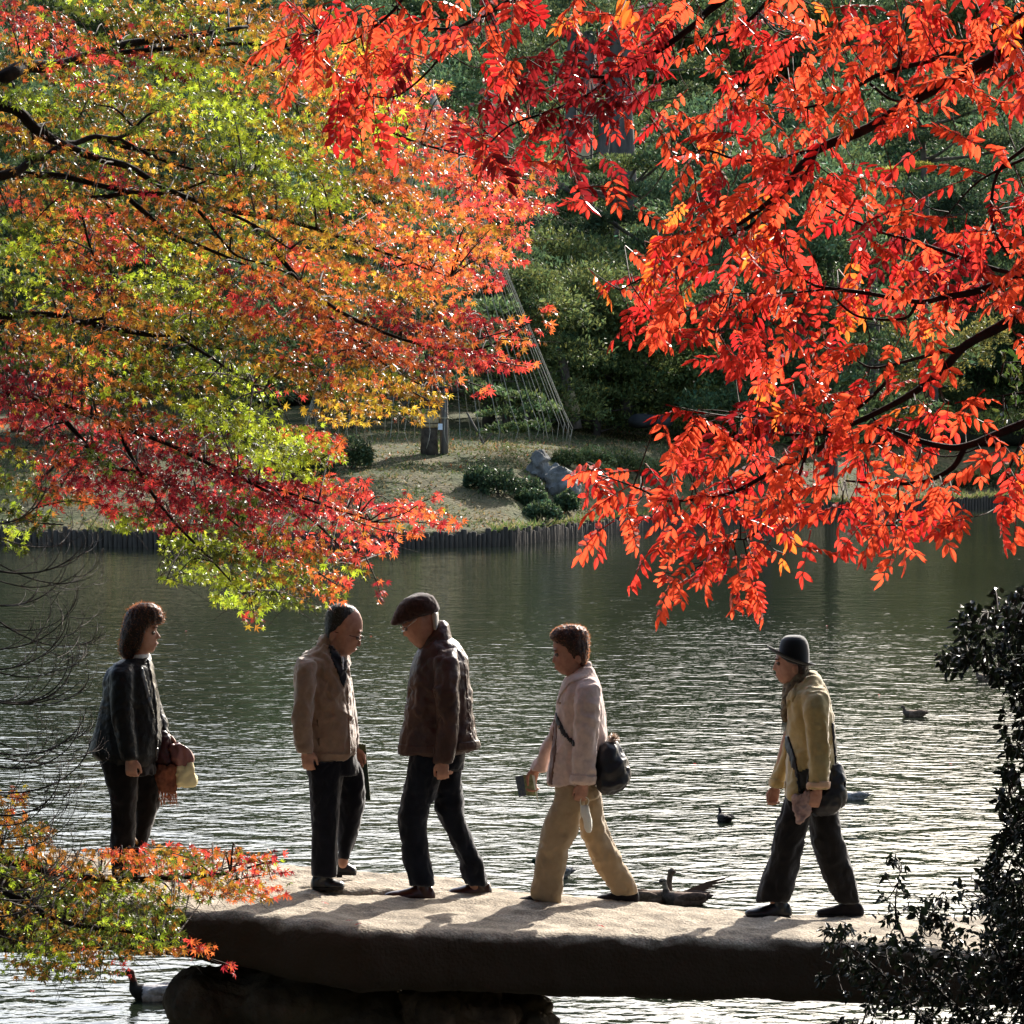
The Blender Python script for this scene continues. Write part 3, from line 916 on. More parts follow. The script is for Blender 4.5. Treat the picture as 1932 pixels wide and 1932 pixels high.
shrub("low_shrub", "pale green low shrub behind the grey rocks", [(1070, 880, 34, 34), (1120, 882, 45, 46), (1175, 890, 45, 46), (1130, 905, 40, 34), (1215, 900, 40, 40)], (.13, .165, .06), 4, .13, 900)
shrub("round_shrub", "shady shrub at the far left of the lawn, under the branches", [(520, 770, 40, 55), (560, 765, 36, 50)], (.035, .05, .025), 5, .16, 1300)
shrub("waterside_bush", "dark bush overhanging the stakes at the right end of the far shore", [(1830, 925, 34, 44), (1880, 922, 40, 50), (1935, 920, 44, 60)], (.07, .09, .035), 6, .14, 1100)

# clipped hedge, right
def hedge():
    rs = np.random.RandomState(9)
    u = np.linspace(1370, 2010, 26)
    b = gland(1380, 842)
    pads = []; core = Acc(); cl, ch = [], []
    for i, uu in enumerate(u):
        c = gland(uu, 838 + (uu - 1370) * .012)
        h = (c[1] / FPX) * (64 + 4 * math.sin(i * 1.3))
        cc = c - b
        pads.append((cc[0], cc[1] + .6, cc[2] + h * .5, .85, .9, h * .56, 1500)); last = cc; 
        cl.append((cc[0], cc[1] + .6, cc[2] + h * .45)); ch.append(h * .42)
    core.tube(cl, ch, 10)
    V, F, C = leaf_cloud(pads, rs, .13, .55, 900, (.20, .22, .055), shell=.85)
    t = thing("clipped_hedge", "long clipped hedge with a sunlit yellow-green top above the right-hand shore", "hedge", tuple(b))
    link("foliage", mesh_np("foliage", V, F, False, C), shrub_m, t)
    link("twigs", core.mesh("twigs"), mat("hedge_twigs", (.03, .03, .018), .9, .1, var=.3, vscale=12, bump=.8, bscale=20, bdist=.03), t)
hedge()

# grey garden rocks
grey_rock = mat("grey_rock", (.085, .08, .072), .85, .2, base2=(.24, .23, .21), vscale=2.2, bump=1.0, bscale=6, bdist=.08, detail=9)
def rock_on_land(label, lumps, seed, amp=.10):
    Y = gland(lumps[0][0], lumps[0][1] + lumps[0][3])[1]
    return boulder("garden_rock", label, lumps, Y, seed, grey_rock, amp, vox=.06, depth=.5, jag=.22)
rock_on_land("tall grey garden rock standing behind the lower one on the far bank", [(1022, 875, 16, 26), (1012, 892, 14, 18), (1040, 895, 16, 20)], 3.0, .16)
rock_on_land("jagged pale grey rock leaning on the slope above the stakes", [(1060, 915, 20, 26), (1048, 903, 16, 16), (1074, 930, 14, 20)], 6.0, .16)
boulder("garden_rock", "wide low dark boulder in the shade under the far trees", [(1215, 795, 32, 15), (1245, 796, 24, 14)], 150, 5, mat("shade_rock", (.05, .05, .05), .9, .2, var=.3, vscale=2), .12, vox=.08, depth=.7)

# straw-wrapped pine with its rope tent
straw = mat("straw", (.32, .23, .12), .85, .2, base2=(.62, .48, .28), vscale=6, stretch=(6, 6, .4), bump=1.0, bscale=20, bdist=.02)
YR = float(gland(810, 857)[1])
def rope_pine():
    b = gland(810, 857)
    rs = np.random.RandomState(31)
    k = YR / FPX
    t = thing("wrapped_pine", "pine on the far lawn with a straw mat wrapped round its trunk", "tree", tuple(b))
    a = Acc(); a.tube([(0, 0, -.3), (.0, 0, .7), (.02, 0, 2.0), (.1, 0, 4.0), (.2, 0, 8)], [.34, .29, .27, .24, .12], 14)
    limbs = [[(0, 0, 2.3), (-1.6, -.3, 1.9), (-3.2, -.6, 1.6), (-4.2, -.5, 1.25)], [(0, 0, 2.2), (-1.0, -.9, 1.7), (-2.2, -1.2, 1.0)],
             [(0, 0, 2.4), (1.5, .6, 2.2), (3.2, .9, 2.0)], [(.05, 0, 3.5), (1.6, -.6, 3.6), (3.0, -.8, 3.4)], [(.05, 0, 4.5), (-1.6, .6, 4.6), (-3.0, .8, 4.3)]]
    pads = []
    for l in limbs:
        q = catmull(l, 4); a.tube(q, np.linspace(.11, .04, len(q)), 6)
    for _ in range(26):
        an = rs.uniform(0, 6.28); zz = rs.uniform(3.2, 9.5); rr = (1 - (zz - 2.2) / 9) * 4.0 * rs.uniform(.5, 1)
        pads.append((math.cos(an) * rr, math.sin(an) * rr, zz, 1.2, 1.2, .5, 260))
    for (x, z) in [(2.0, 2.2), (3.3, 2.0), (4.0, 1.6), (2.6, 1.4), (1.2, 2.5), (3.6, .9), (2.7, .8)]:
        pads.append((x, rs.uniform(.3, 1.2), z, .9, .8, .36, 260))
    V, F, C = leaf_cloud(pads, rs, .24, .35, 260, (.09, .13, .05))
    link("trunk", a.mesh("trunk"), mat("dark_bark", (.035, .028, .022), .95, .1, base2=(.10, .08, .06), vscale=4, bump=1, bscale=12, bdist=.04), t)
    w = Acc(); w.tube([(0, 0, .95), (0, 0, 1.02), (0, 0, 1.5), (0, 0, 1.6)], [.315, .345, .33, .30], 16)
    link("straw_mat", w.mesh("straw_mat"), straw, t)
    w = Acc(); w.tube([(0, 0, 1.08), (0, 0, 1.12)], [.36, .36], 16); w.tube([(0, 0, 1.45), (0, 0, 1.49)], [.345, .345], 16)
    link("cord", w.mesh("cord"), mat("cord", (.08, .06, .04), .9), t)
    link("crown", mesh_np("crown", V, F, False, C), needle, t)
    tag = Acc(); tag.box((.40, -.30, .98), (.16, .02, .22))
    link("name_tag", tag.mesh("name_tag", False), mat("white_tag", (.75, .8, .85), .6), t)
    # prop post
    pb = gland(838, 856)
    a = Acc(); a.tube([(0, 0, -.3), (0, 0, 2.4)], [.15, .13], 12)
    po = thing("support_post", "grey wooden post standing just right of the straw-wrapped trunk", "post", tuple(pb))
    link("post", a.mesh("post"), mat("post_wood", (.10, .085, .07), .9, .2, base2=(.2, .17, .14), vscale=3, stretch=(5, 5, .5)), po)
    a = Acc(); a.tube([(0, 0, 1.25), (0, 0, 1.31)], [.165, .165], 12)
    link("cord", a.mesh("cord"), mat("cord2", (.35, .30, .2), .9), po)
    # rope tent: a pole with ropes fanning down to a ring of low boughs
    top = P(818, 170, YR + .3)
    rt = thing("rope_tent", "cone of straw ropes strung from a tall pole over the wrapped pine on the lawn", "rope tent", tuple(b))
    pole = Acc(); pole.tube([(.1, .4, .0), (.1, .4, top[2] - b[2] + .4)], [.09, .06], 8)
    link("pole", pole.mesh("pole"), mat("bamboo", (.30, .27, .15), .6, .4, var=.2, vscale=3), rt)
    rope_m = mat("straw_rope", (.20, .18, .13), .9, .1, base2=(.32, .30, .24), vscale=20)
    N = 46
    for i in range(N):
        an = 2 * math.pi * i / N + rs.uniform(-.03, .03)
        R = 4.75 + .12 * math.sin(an * 3)
        x, y = R * math.cos(an), R * math.sin(an) * .95
        z = (1.0 if y < 0 else .8) + .18 * math.sin(an * 2.3) + .35 * max(0, -x / R)
        e = np.array([x + .3, y, z])
        s = top - b
        mid = s + (e - s) * .55 + np.array([0, 0, -.03])
        kn = e + (s - e) * .06
        wob = rs.uniform(-.10, .10)
        a = Acc(); a.tube([s, mid, kn, e + np.array([wob, 0, -.05]), e + np.array([wob * .3, 0, -.30]), e + np.array([-wob, 0, -.5 - .2 * rs.rand()])], .012, 5)
        link("rope", a.mesh("rope"), rope_m, rt)
    # crossed prop
    pp = gland(912, 836)
    a = Acc(); a.tube([(0, 0, 0), (-.62, .1, 1.15)], [.05, .04], 7); a.tube([(0, 0, .0), (.62, .1, .72)], [.035, .03], 7); a.tube([(-.05, -.03, .05), (.05, .03, -.25)], [.08, .07], 7)
    link("forked_prop", a.mesh("forked_prop"), mat("prop_wood", (.12, .10, .08), .9, var=.3, vscale=4), None,
         "forked wooden prop stuck in the lawn under the front of the rope tent", "prop", loc=tuple(pp))
    # leaning wrapped trunk at the edge of the shade
    lb = P(1088, 800, 148)
    a = Acc(); q = catmull([(0, 0, -.2), (-.25, 0, .9), (-.42, 0, 1.6), (-.55, 0, 2.4), (-.9, 0, 3.2)], 4); a.tube(q, np.linspace(.24, .16, len(q)), 10)
    t2 = thing("leaning_tree", "small leaning tree wrapped in straw at the right foot of the rope tent", "tree", tuple(lb))
    link("trunk", a.mesh("trunk"), bark_far, t2)
    w = Acc(); w.tube(catmull([(-.1, -.02, .35), (-.27, -.02, .9), (-.38, -.02, 1.3)], 3), [.28, .30, .30, .30, .30, .28, .26], 12)
    link("straw_mat", w.mesh("straw_mat"), straw, t2)
    V, F, C = leaf_cloud([(-.9, 0, 3.4, 1.0, .9, .4, 300), (-.2, .3, 3.2, .9, .8, .35, 260)], rs, .2, .4, 300, (.08, .12, .05))
    link("crown", mesh_np("crown", V, F, False, C), needle, t2)
rope_pine()

# grass tufts hanging over the stakes
def tufts():
    rs = np.random.RandomState(8)
    n = 6500
    xs_ = rs.uniform(-17, 26, n)
    dens = fbm(np.stack([xs_ * .5, xs_ * 0, xs_ * 0], 1), 2)
    keep = dens > -.5
    xs_ = xs_[keep]; n = len(xs_)
    y = shore_y(xs_) + rs.uniform(-.16, .8, n); z = np.full(n, .44) + rs.uniform(-.03, .1, n) + (y - shore_y(xs_)).clip(0) * .12
    p = np.stack([xs_, y, z], 1)
    L = rs.uniform(.15, .5, n)[:, None]
    ax = rs.normal(size=(n, 3)) * np.array([.5, .5, .2]) + np.array([0, -.35, .7]); ax /= np.linalg.norm(ax, axis=1)[:, None]
    sd = np.stack([rs.uniform(.02, .04, n), np.zeros(n), np.zeros(n)], 1)
    tip = p + ax * L; tip[:, 2] -= L[:, 0] * .25
    V = np.stack([p - sd, p + sd, tip], 1).reshape(-1, 3)
    c = np.array([[.30, .26, .11]]) * rs.uniform(.4, 1.2, (n, 1)) * np.array([[1, 1, 1]]); c[rs.rand(n) < .5] *= np.array([.45, .75, .5])
    me = mesh_np("bank_grass", V, np.arange(len(V), dtype=np.int32).reshape(-1, 3), False, np.repeat(c, 3, 0))
    link("bank_grass", me, shrub_m, None, "rough grass hanging over the stakes along the far shore", "grass", kind="stuff")
tufts()
def lawn_grass():
    rs = np.random.RandomState(18)
    n = 60000
    x = rs.uniform(-19, 22, n); d = rs.uniform(.2, 34, n) ** 1.0
    y = shore_y(x) + d
    keep = (fbm(np.stack([x * .5, y * .35, x * 0], 1), 3) + rs.normal(size=n) * .35) > -.15
    x, y = x[keep], y[keep]; n = len(x)
    z = land_h(x, y)
    p = np.stack([x, y, z - .01], 1)
    ax = rs.normal(size=(n, 3)) * np.array([.7, .7, .15]) + np.array([0, -.1, .55]); ax /= np.linalg.norm(ax, axis=1)[:, None]
    L = rs.uniform(.05, .17, n)[:, None]
    sd = np.stack([rs.uniform(.02, .05, n), rs.normal(size=n) * .02, np.zeros(n)], 1)
    V = np.stack([p - sd, p + sd, p + ax * L], 1).reshape(-1, 3)
    c = np.where(rs.rand(n, 1) < .45, np.array([[.10, .13, .04]]), np.array([[.26, .20, .10]])) * rs.uniform(.5, 1.3, (n, 1))
    c[rs.rand(n) < .03] = (.38, .13, .05)
    me = mesh_np("lawn_grass", V, np.arange(len(V), dtype=np.int32).reshape(-1, 3), False, np.repeat(c, 3, 0))
    link("lawn_grass", me, shrub_m, None, "short dry winter grass and fallen leaves on the far lawn", "grass", kind="stuff")
lawn_grass()

# unseen bushes added on the near bank, below the picture, to cut fill light
rs = np.random.RandomState(52)
V, F, C = leaf_cloud([(0, 0, .6, 1.5, 1.3, 1.0, 900), (.8, .3, .4, 1.0, 1.0, .7, 400), (-.8, -.2, .4, 1.0, 1.0, .7, 400)], rs, .35, .5, 900, (.05, .075, .03), shell=.7)
ucm = mesh_np("foliage", V, F, False, C); ucm.materials.append(shrub_m)
ua = Acc(); ua.tube([(0, 0, -.3), (.1, 0, .6), (.3, .1, 1.2)], .04, 5); ua.tube([(0, 0, -.3), (-.2, 0, .5), (-.5, .1, 1.0)], .04, 5)
usm = ua.mesh("stems"); usm.materials.append(bark_far)
for i in range(46):
    if i < 16: x, y, s = rs.uniform(-9, 9), rs.uniform(8.5, 12), .62
    elif i < 26: x, y, s = rs.choice([-1, 1]) * rs.uniform(3.5, 9), rs.uniform(2, 8), 1.1
    elif i < 34: x, y, s = rs.choice([-1, 1]) * rs.uniform(7.5, 11), rs.uniform(13, 18), 1.2
    else: x, y, s = rs.uniform(-14, 14), rs.uniform(-22, -2), 1.9
    if abs(x) < 1.6 and -1 < y < 7: continue
    t = thing("fill_block_bush", "unseen dark bush added around the viewpoint to cut fill light", "bush", (x, y, float(land_h(x, y)) - .1), "undergrowth on the near bank")
    t.scale = (s, s, s * .9); t.rotation_euler = (0, 0, rs.uniform(0, 6))
    link("foliage", ucm, None, t); link("stems", usm, None, t)

# unseen trees added over and behind the viewpoint to block sky fill
rs = np.random.RandomState(51)
NB = "unseen trees added around the viewpoint to block sky light"
for (x, y, s) in [(-9.5, 7, 1.75), (9.5, 6, 1.75), (0.5, -3.5, 1.9), (-5, -7, 1.7), (6, -8, 1.7), (-15, 1, 1.8), (15.5, 0, 1.8), (-12, -9, 1.9), (13, -10, 1.9), (0, -15, 2.0), (-20, -9, 2.0), (21, -10, 2.0), (-8, -20, 2.1), (9, -21, 2.1),
                  (-23, 6, 1.8), (23, 5, 1.8), (-17, 12, 1.5), (17.5, 11, 1.5), (-30, 0, 2.0), (31, 0, 2.0), (-16, -24, 2.2), (17, -26, 2.2), (0, -30, 2.3), (-28, -20, 2.2), (28, -22, 2.2), (-3.2, 2.0, 1.5), (3.6, 1.5, 1.55), (-26, 16, 1.5), (-33, 12, 1.6)]:
    plant_tree(5, x, y, float(land_h(x, y)) - .2, s, rs.uniform(0, 6), "sky_block_tree",
               "unseen evergreen tree added on the near bank to block sky light", group=NB)
# ------------------------------------------------------------------ people
def ring_loft(acc, T, rows, n=28, pw=2.4, Y=None, front=None):
    """horizontal slices read off the picture: (v, u_left, u_right, depth offset m, half depth m)"""
    rows = sorted(rows, key=lambda r: r[0])
    rows = [tuple(r) for r in rows]
    arr = np.array(rows, float)
    # densify
    vv = np.linspace(arr[0, 0], arr[-1, 0], max(len(arr) * 3, 8))
    out = np.stack([vv] + [np.interp(vv, arr[:, 0], arr[:, k]) for k in range(1, 5)], 1)
    V = []
    a = np.linspace(0, 2 * math.pi, n, endpoint=False)
    ca, sa = np.cos(a), np.sin(a)
    sx = np.sign(ca) * np.abs(ca) ** (2 / pw); sy = np.sign(sa) * np.abs(sa) ** (2 / pw)
    for (v, uL, uR, zc, hd) in out:
        L, R = T(uL, v, zc), T(uR, v, zc)
        c = (L + R) / 2; hx = (R[0] - L[0]) / 2
        w = np.ones(n)
        if front is not None:      # +1: narrows toward +x, -1: toward -x
            w = 1 - .38 * np.clip(ca * front, 0, 1) ** 1.5
        V.append(np.stack([c[0] + hx * sx, c[1] + hd * sy * w, np.full(n, c[2])], 1))
    m = len(V)
    V = np.concatenate(V)
    F = []
    for i in range(m - 1):
        for k in range(n):
            k2 = (k + 1) % n
            F.append((i * n + k, (i + 1) * n + k, (i + 1) * n + k2, i * n + k2))
    F.append(tuple(range(n))); F.append(tuple(range((m - 1) * n, m * n))[::-1])
    acc.add(V, F)

def cloth_folds(me, seed, amp=.007, sx=9.0, sz=3.0, fine=.0025, drape=0.0):
    """creases: broad hanging folds, slanting ridges and small puckers"""
    co, no = get_co(me), get_no(me)
    w = fbm(co * 5 + seed, 3)
    q = co * np.array([sx, sx, sz]) + seed
    r1 = 1 - np.abs(fbm(q + w[:, None] * .8, 2)) * 2.2
    q2 = co @ np.array([[1, 0, .45], [0, 1, 0], [-.5, 0, 1]]) * np.array([sx * 1.9, sx * 1.9, sz * 2.6]) + seed * 3
    r2 = (1 - np.abs(fbm(q2 + w[:, None] * 1.2, 2)) * 2.0)
    gate = (fbm(co * 3.5 + seed * 5, 2) * 1.4 + .5).clip(0, 1)
    r3 = fbm(co * np.array([34, 34, 20]) + seed * 2, 3)
    co = co + no * (r1 * amp * 1.15 + r2 * gate * amp * .75 + r3 * fine * 1.3)[:, None]
    set_co(me, co)

def patch(src, T, poly, off=.004, name="patch", facing=-.05, thick=True, ylim=None):
    """a piece of cloth lying on another: the faces of src inside a picture polygon, lifted off it"""
    co, no = get_co(src), get_no(src)
    Y = T.Y
    # project
    k = 2230.0 / 1932.0
    d = co - np.array([0, 0, CAMZ])
    dep = d @ FWD
    u = (966 + d[:, 0] / dep * FPX) * k; v = (966 - (d @ UPV) / dep * FPX) * k
    u = (u - T.ox) * T.sc; v = (v - T.oy) * T.sc
    inside = np.zeros(len(co), bool)
    P_ = poly
    for i in range(len(P_)):
        x1, y1 = P_[i]; x2, y2 = P_[(i + 1) % len(P_)]
        c = ((y1 > v) != (y2 > v)) & (u < (x2 - x1) * (v - y1) / ((y2 - y1) + 1e-9) + x1)
        inside ^= c
    ok = inside & (no[:, 1] < -facing if facing < 0 else no[:, 1] < facing)
    if facing == 9: ok = inside
    if facing == -9: ok = inside & (no[:, 1] > 0)
    idx = -np.ones(len(co), int)
    F = []
    for p in src.polygons:
        vs = p.vertices
        if all(ok[i] for i in vs):
            F.append(tuple(vs))
    used = sorted({i for f in F for i in f})
    if not used: return None
    idx[used] = range(len(used))
    V1 = co[used] + no[used] * off
    F1 = [tuple(idx[i] for i in f) for f in F]
    # rim
    edges = {}
    for f in F1:
        for a, b in zip(f, f[1:] + f[:1]):
            if (b, a) in edges: del edges[(b, a)]
            else: edges[(a, b)] = 1
    n = len(V1)
    V = np.vstack([V1, co[used] - no[used] * .002])
    for (a, b) in edges:
        F1.append((b, a, a + n, b + n))
    return mesh_np(name, V, F1, True)

def hand(acc, wrist, down, fwd, side, L=.175, curl=1.0, spread=1.0, r=.0080):
    """relaxed curled hand: palm, four unequal jointed fingers, thumb from the side of the palm.
    down: along the hand; fwd: from little finger towards index; side: the way the palm faces"""
    down, fwd, side = [np.asarray(x, float) / np.linalg.norm(x) for x in (down, fwd, side)]
    w = np.asarray(wrist, float)
    R = np.stack([fwd, side, down], 1)
    acc.ball(w + down * L * .26, (.035, .015, L * .30), 12, 9, R)
    acc.ball(w + down * L * .42, (.036, .014, L * .14), 12, 9, R)
    acc.ball(w + down * L * .04, (.024, .018, L * .16), 12, 9, R)
    lens = [.40, .44, .41, .32]
    for i in range(4):
        o = (1.5 - i) * .0168 * spread
        b = w + down * L * .50 + fwd * o
        a1 = .35 * curl + i * .05; a2 = 1.25 * curl; a3 = 2.0 * curl
        l = lens[i] * L
        d1 = down * math.cos(a1) + side * math.sin(a1) + fwd * (1.5 - i) * .05
        d2 = down * math.cos(a2) + side * math.sin(a2)
        d3 = down * math.cos(a3) + side * math.sin(a3)
        p1 = b + d1 * l * .42; p2 = p1 + d2 * l * .33; p3 = p2 + d3 * l * .25
        acc.capsule([b - down * .02, b, p1, p2, p3], [r * 1.05, r * 1.1, r, r * .92, r * .8])
    t0 = w + down * L * .14 + fwd * .028 + side * .004
    t1 = t0 + (down * .75 + fwd * .45 + side * .35) * L * .20
    t2 = t1 + (down * .9 + fwd * .05 + side * .5) * L * .17
    t3 = t2 + (down * .9 + side * .4) * L * .12
    acc.capsule([t0, t1, t2, t3], [r * 1.5, r * 1.35, r * 1.1, r * .85])

def skin_mat(name, c1, c2):
    return mat(name, c1, .55, .35, base2=c2, vscale=30, bump=.3, bscale=220, bdist=.001)
SK1 = skin_mat("skin", (.36, .17, .11), (.48, .25, .17))

def person(label, cat, T, loc_uv):
    return thing("person", label, cat, tuple(T(*loc_uv)), "people walking over the stone bridge")

def wpart(name, me, m, parent, label=None):
    """part written in world coordinates under a thing at parent.location"""
    co = get_co(me) - np.array(parent.location if parent.parent is None else parent.parent.location)
    set_co(me, co)
    return link(name, me, m, parent, label)

def build_head(acc, T, face, rows, nose, noser, ear, neck, mouth=None, chin=None, hw_ear=.075, dy=0.0, brow=None):
    """rows: (v, u_face, u_back, half width); face = +1 looks right, -1 looks left"""
    rr = []
    for (v, uf, ub, hw) in rows:
        rr.append((v, min(uf, ub), max(uf, ub), dy, hw))
    ring_loft(acc, T, rr, 32, 2.05, front=face)
    ring_loft(acc, T, [(v, l, r, dy, h) for (v, l, r, h) in neck], 20, 2.0)
    # nose: bridge to tip, nostril wings
    (n0u, n0v), (n1u, n1v) = noser, nose
    p0, p1 = T(n0u, n0v, dy), T(n1u, n1v, dy)
    inb = np.array([-face * .012, 0, 0])
    acc.capsule([p0 + inb * .6, (p0 + p1) / 2 + inb * .45, p1 + inb * .35], [.006, .0075, .0088], 10)
    acc.ball(p1 + inb * 1.1 + np.array([0, -.011, -.002]), (.008, .0065, .0065), 10, 7)
    acc.ball(p1 + inb * 1.1 + np.array([0, .011, -.002]), (.008, .0065, .0065), 10, 7)
    if mouth:
        m = T(mouth[0], mouth[1], dy)
        acc.ball(m + np.array([-face * .009, 0, .0045]), (.009, .017, .0045), 12, 7)
        acc.ball(m + np.array([-face * .010, 0, -.0065]), (.009, .015, .005), 12, 7)
    if brow:
        b = T(brow[0], brow[1], dy)
        acc.ball(b + np.array([-face * .014, 0, 0]), (.014, .050, .009), 12, 7)
    # ears: both sides
    for s in (-1, 1):
        e = T(ear[0], ear[1], dy) + np.array([0, s * hw_ear, 0])
        rot = Matrix.Rotation(math.radians(14) * face, 3, 'Y')
        acc.ball(e, (.017, .008, .031), 12, 9, rot)
        acc.ball(e + np.array([0, s * .006, .006]), (.016, .006, .020), 10, 7, rot)

def face_parts(T, th, face, eye, dy, brow=None, hw=.032, mouth=None):
    """eyeballs, brows and lips"""
    for s in (-1, 1):
        e = T(eye[0], eye[1], dy) + np.array([-face * .006, s * hw, 0])
        a = Acc(); a.ball(e, .0110, 12, 9)
        eo = wpart("eye", a.mesh("eye"), EYE, th)
        a = Acc(); a.ball(e + np.array([face * .0085, s * .003, 0]), (.004, .0052, .0052), 10, 7)
        wpart("iris", a.mesh("iris"), IRIS, eo)
        b = T(brow[0], brow[1], dy)
        a = Acc(); a.capsule([b + np.array([face * .001, s * .010, 0]), b + np.array([-face * .002, s * .028, .004]), b + np.array([-face * .012, s * .045, 0])], [.0030, .0036, .0022], 7)
        wpart("eyebrow", a.mesh("eyebrow"), BROW, th)
    if mouth:
        m = T(mouth[0], mouth[1], dy)
        a = Acc(); a.capsule([m + np.array([-face * .010, -.018, .001]), m + np.array([face * .0015, 0, .0015]), m + np.array([-face * .010, .018, .001])], [.0015, .0030, .0015], 8)
        wpart("lips", a.mesh("lips"), LIPS, th)
EYE = mat("eye_white", (.16, .12, .10), .4, .3)
IRIS = mat("iris", (.02, .012, .008), .2, .6)
BROW = mat("brow", (.03, .02, .015), .9)
LIPS = mat("lips", (.33, .12, .09), .5, .4)

def cloth(name, c, var=.18, rough=.95, vscale=14, weave=420, sheen=.25, base2=None, bump=.5):
    return mat(name, c, rough, .06, var=var, base2=base2, vscale=vscale, bump=.8, bscale=95, bdist=.0028, sheen=sheen * 1.1)

def garment(name, T, lofts, voxel, seed, amp, m, th, smooth=3, extra=None, sx=9, sz=3, fine=.0022, n=30, pw=2.5):
    a = Acc()
    for rows in lofts:
        ring_loft(a, T, rows, n, pw)
    if extra: extra(a)
    me = remesh(a.mesh(name), voxel, smooth, name)
    cloth_folds(me, seed, amp, sx, sz, fine)
    return me

def shoe(T, th, name, toe, heel, top, sole_v, dy, m, sole_m, w=.047):
    """toe/heel u on the sole line, top = (u, v) of the ankle opening"""
    a = Acc()
    t, h = T(toe, sole_v, dy), T(heel, sole_v, dy)
    an = T(top[0], top[1], dy)
    L = t - h; ln = np.linalg.norm(L); d = L / ln
    z = np.array([0, 0, 1.0])
    rows = [(-.02, .020, .030, .6), (.04, .036, .062, .75), (.2, .040, .075, .8), (.38, .040, .066, .85), (.55, .045, .050, .95), (.72, .048, .040, 1), (.88, .042, .032, 1), (.97, .028, .022, .9), (1.0, .010, .012, .7)]
    V = []
    n = 20
    aa = np.linspace(0, 2 * math.pi, n, endpoint=False)
    for (t_, wy, hz, pw) in rows:
        c = h + L * t_
        y = np.sign(np.cos(aa)) * np.abs(np.cos(aa)) ** .8 * wy * w / .047
        zz = np.sin(aa); zz = np.where(zz > 0, zz * hz, zz * .006) + .014
        V.append(np.stack([np.full(n, c[0]), c[1] + y, c[2] + zz], 1))
    V = np.concatenate(V); F = []
    for i in range(len(rows) - 1):
        for k in range(n):
            k2 = (k + 1) % n
            F.append((i * n + k, i * n + k2, (i + 1) * n + k2, (i + 1) * n + k))
    F.append(tuple(range(n))[::-1]); F.append(tuple(range((len(rows) - 1) * n, len(rows) * n)))
    a.add(V, F)
    a.capsule([h + L * .2 + z * .045, an], [.040, .040], 14)
    me = remesh(a.mesh(name), .006, 2, name)
    co = get_co(me)
    set_co(me, co + get_no(me) * (fbm(co * 30, 2) * .0018)[:, None])
    so = wpart(name, me, m, th)
    s = Acc()
    pr = []
    for (t_, wy, hz, pw) in rows[1:-1]:
        pr.append((t_, wy * w / .047 + .003))
    top_ = [h + L * t_ + np.array([0, -wy, .012]) for t_, wy in pr] + [h + L * t_ + np.array([0, wy, .012]) for t_, wy in pr[::-1]]
    top_ = np.array(top_); k = len(top_)
    hl = np.array([[0, 0, -.012]])
    bot = top_ + hl
    F = [tuple(range(k)), tuple(range(k, 2 * k))[::-1]] + [(i, i + k, (i + 1) % k + k, (i + 1) % k) for i in range(k)]
    s.add(np.vstack([top_, bot]), F)
    he = h + L * .14; s.box(he + np.array([0, 0, -.006]), (.26 * ln, .07, .016))
    wpart("sole", s.mesh("sole", False), sole_m, so)
    return so

def hair_strands(me, T, n, L, seed, name, m, th, bias=(0, 0, .3), zmin=None, wid=.0011):
    rs = np.random.RandomState(seed)
    co, no = get_co(me), get_no(me)
    idx = rs.choice(len(co), n)
    if zmin is not None:
        idx = idx[co[idx][:, 2] > zmin]
    p = co[idx]; d = no[idx] + rs.normal(size=(len(idx), 3)) * .5 + np.array(bias)
    d /= np.linalg.norm(d, axis=1)[:, None]
    l = L * rs.uniform(.3, 1.0, len(idx))[:, None]
    curl = rs.normal(size=(len(idx), 3)) * .45
    s = np.cross(d, rs.normal(size=d.shape)); s /= np.linalg.norm(s, axis=1)[:, None] + 1e-9
    m1 = p + d * l * .5 + curl * l * .15; e = p + d * l + curl * l * .5
    V = np.stack([p - s * wid, p + s * wid, m1 + s * wid * .8, m1 - s * wid * .8, e], 1).reshape(-1, 3)
    b = np.arange(len(idx))[:, None] * 5
    F = [tuple(x) for x in (b + np.array([0, 1, 2, 3]))] + [tuple(x) for x in (b + np.array([3, 2, 4]))]
    return wpart(name, mesh_np(name, V, F, False), m, th)

def hair_mat(name, c, c2):
    m = mat(name, c, .5, .4, base2=c2, vscale=60, bump=.9, bscale=160, bdist=.004, stretch=(1, 1, .25))
    return m
def strand_mat(name, c, tr=.6):
    m = bpy.data.materials.new(name); m.use_nodes = True
    nt = m.node_tree; pr = nt.nodes["Principled BSDF"]
    pr.inputs["Base Color"].default_value = (*c, 1); pr.inputs["Roughness"].default_value = .35
    t = nt.nodes.new("ShaderNodeBsdfTranslucent"); t.inputs[0].default_value = (*[min(1, x * 1.4) for x in c], 1)
    mx = nt.nodes.new("ShaderNodeMixShader"); mx.inputs[0].default_value = tr
    nt.links.new(pr.outputs[0], mx.inputs[1]); nt.links.new(t.outputs[0], mx.inputs[2])
    nt.links.new(mx.outputs[0], nt.nodes["Material Output"].inputs[0])
    return m

BODY_VOX = .0058

def finish_body(a, th, m=None):
    me = remesh(a.mesh("body"), BODY_VOX, 2, "body")
    return wpart("body", me, m or SK1, th)

def inner(a, T, torso, legs):
    """the body under the clothes, joined to neck, wrists and ankles"""
    ring_loft(a, T, torso, 18, 2.1)
    for pts, rad in legs:
        a.capsule([T(*p) for p in pts], rad, 12)

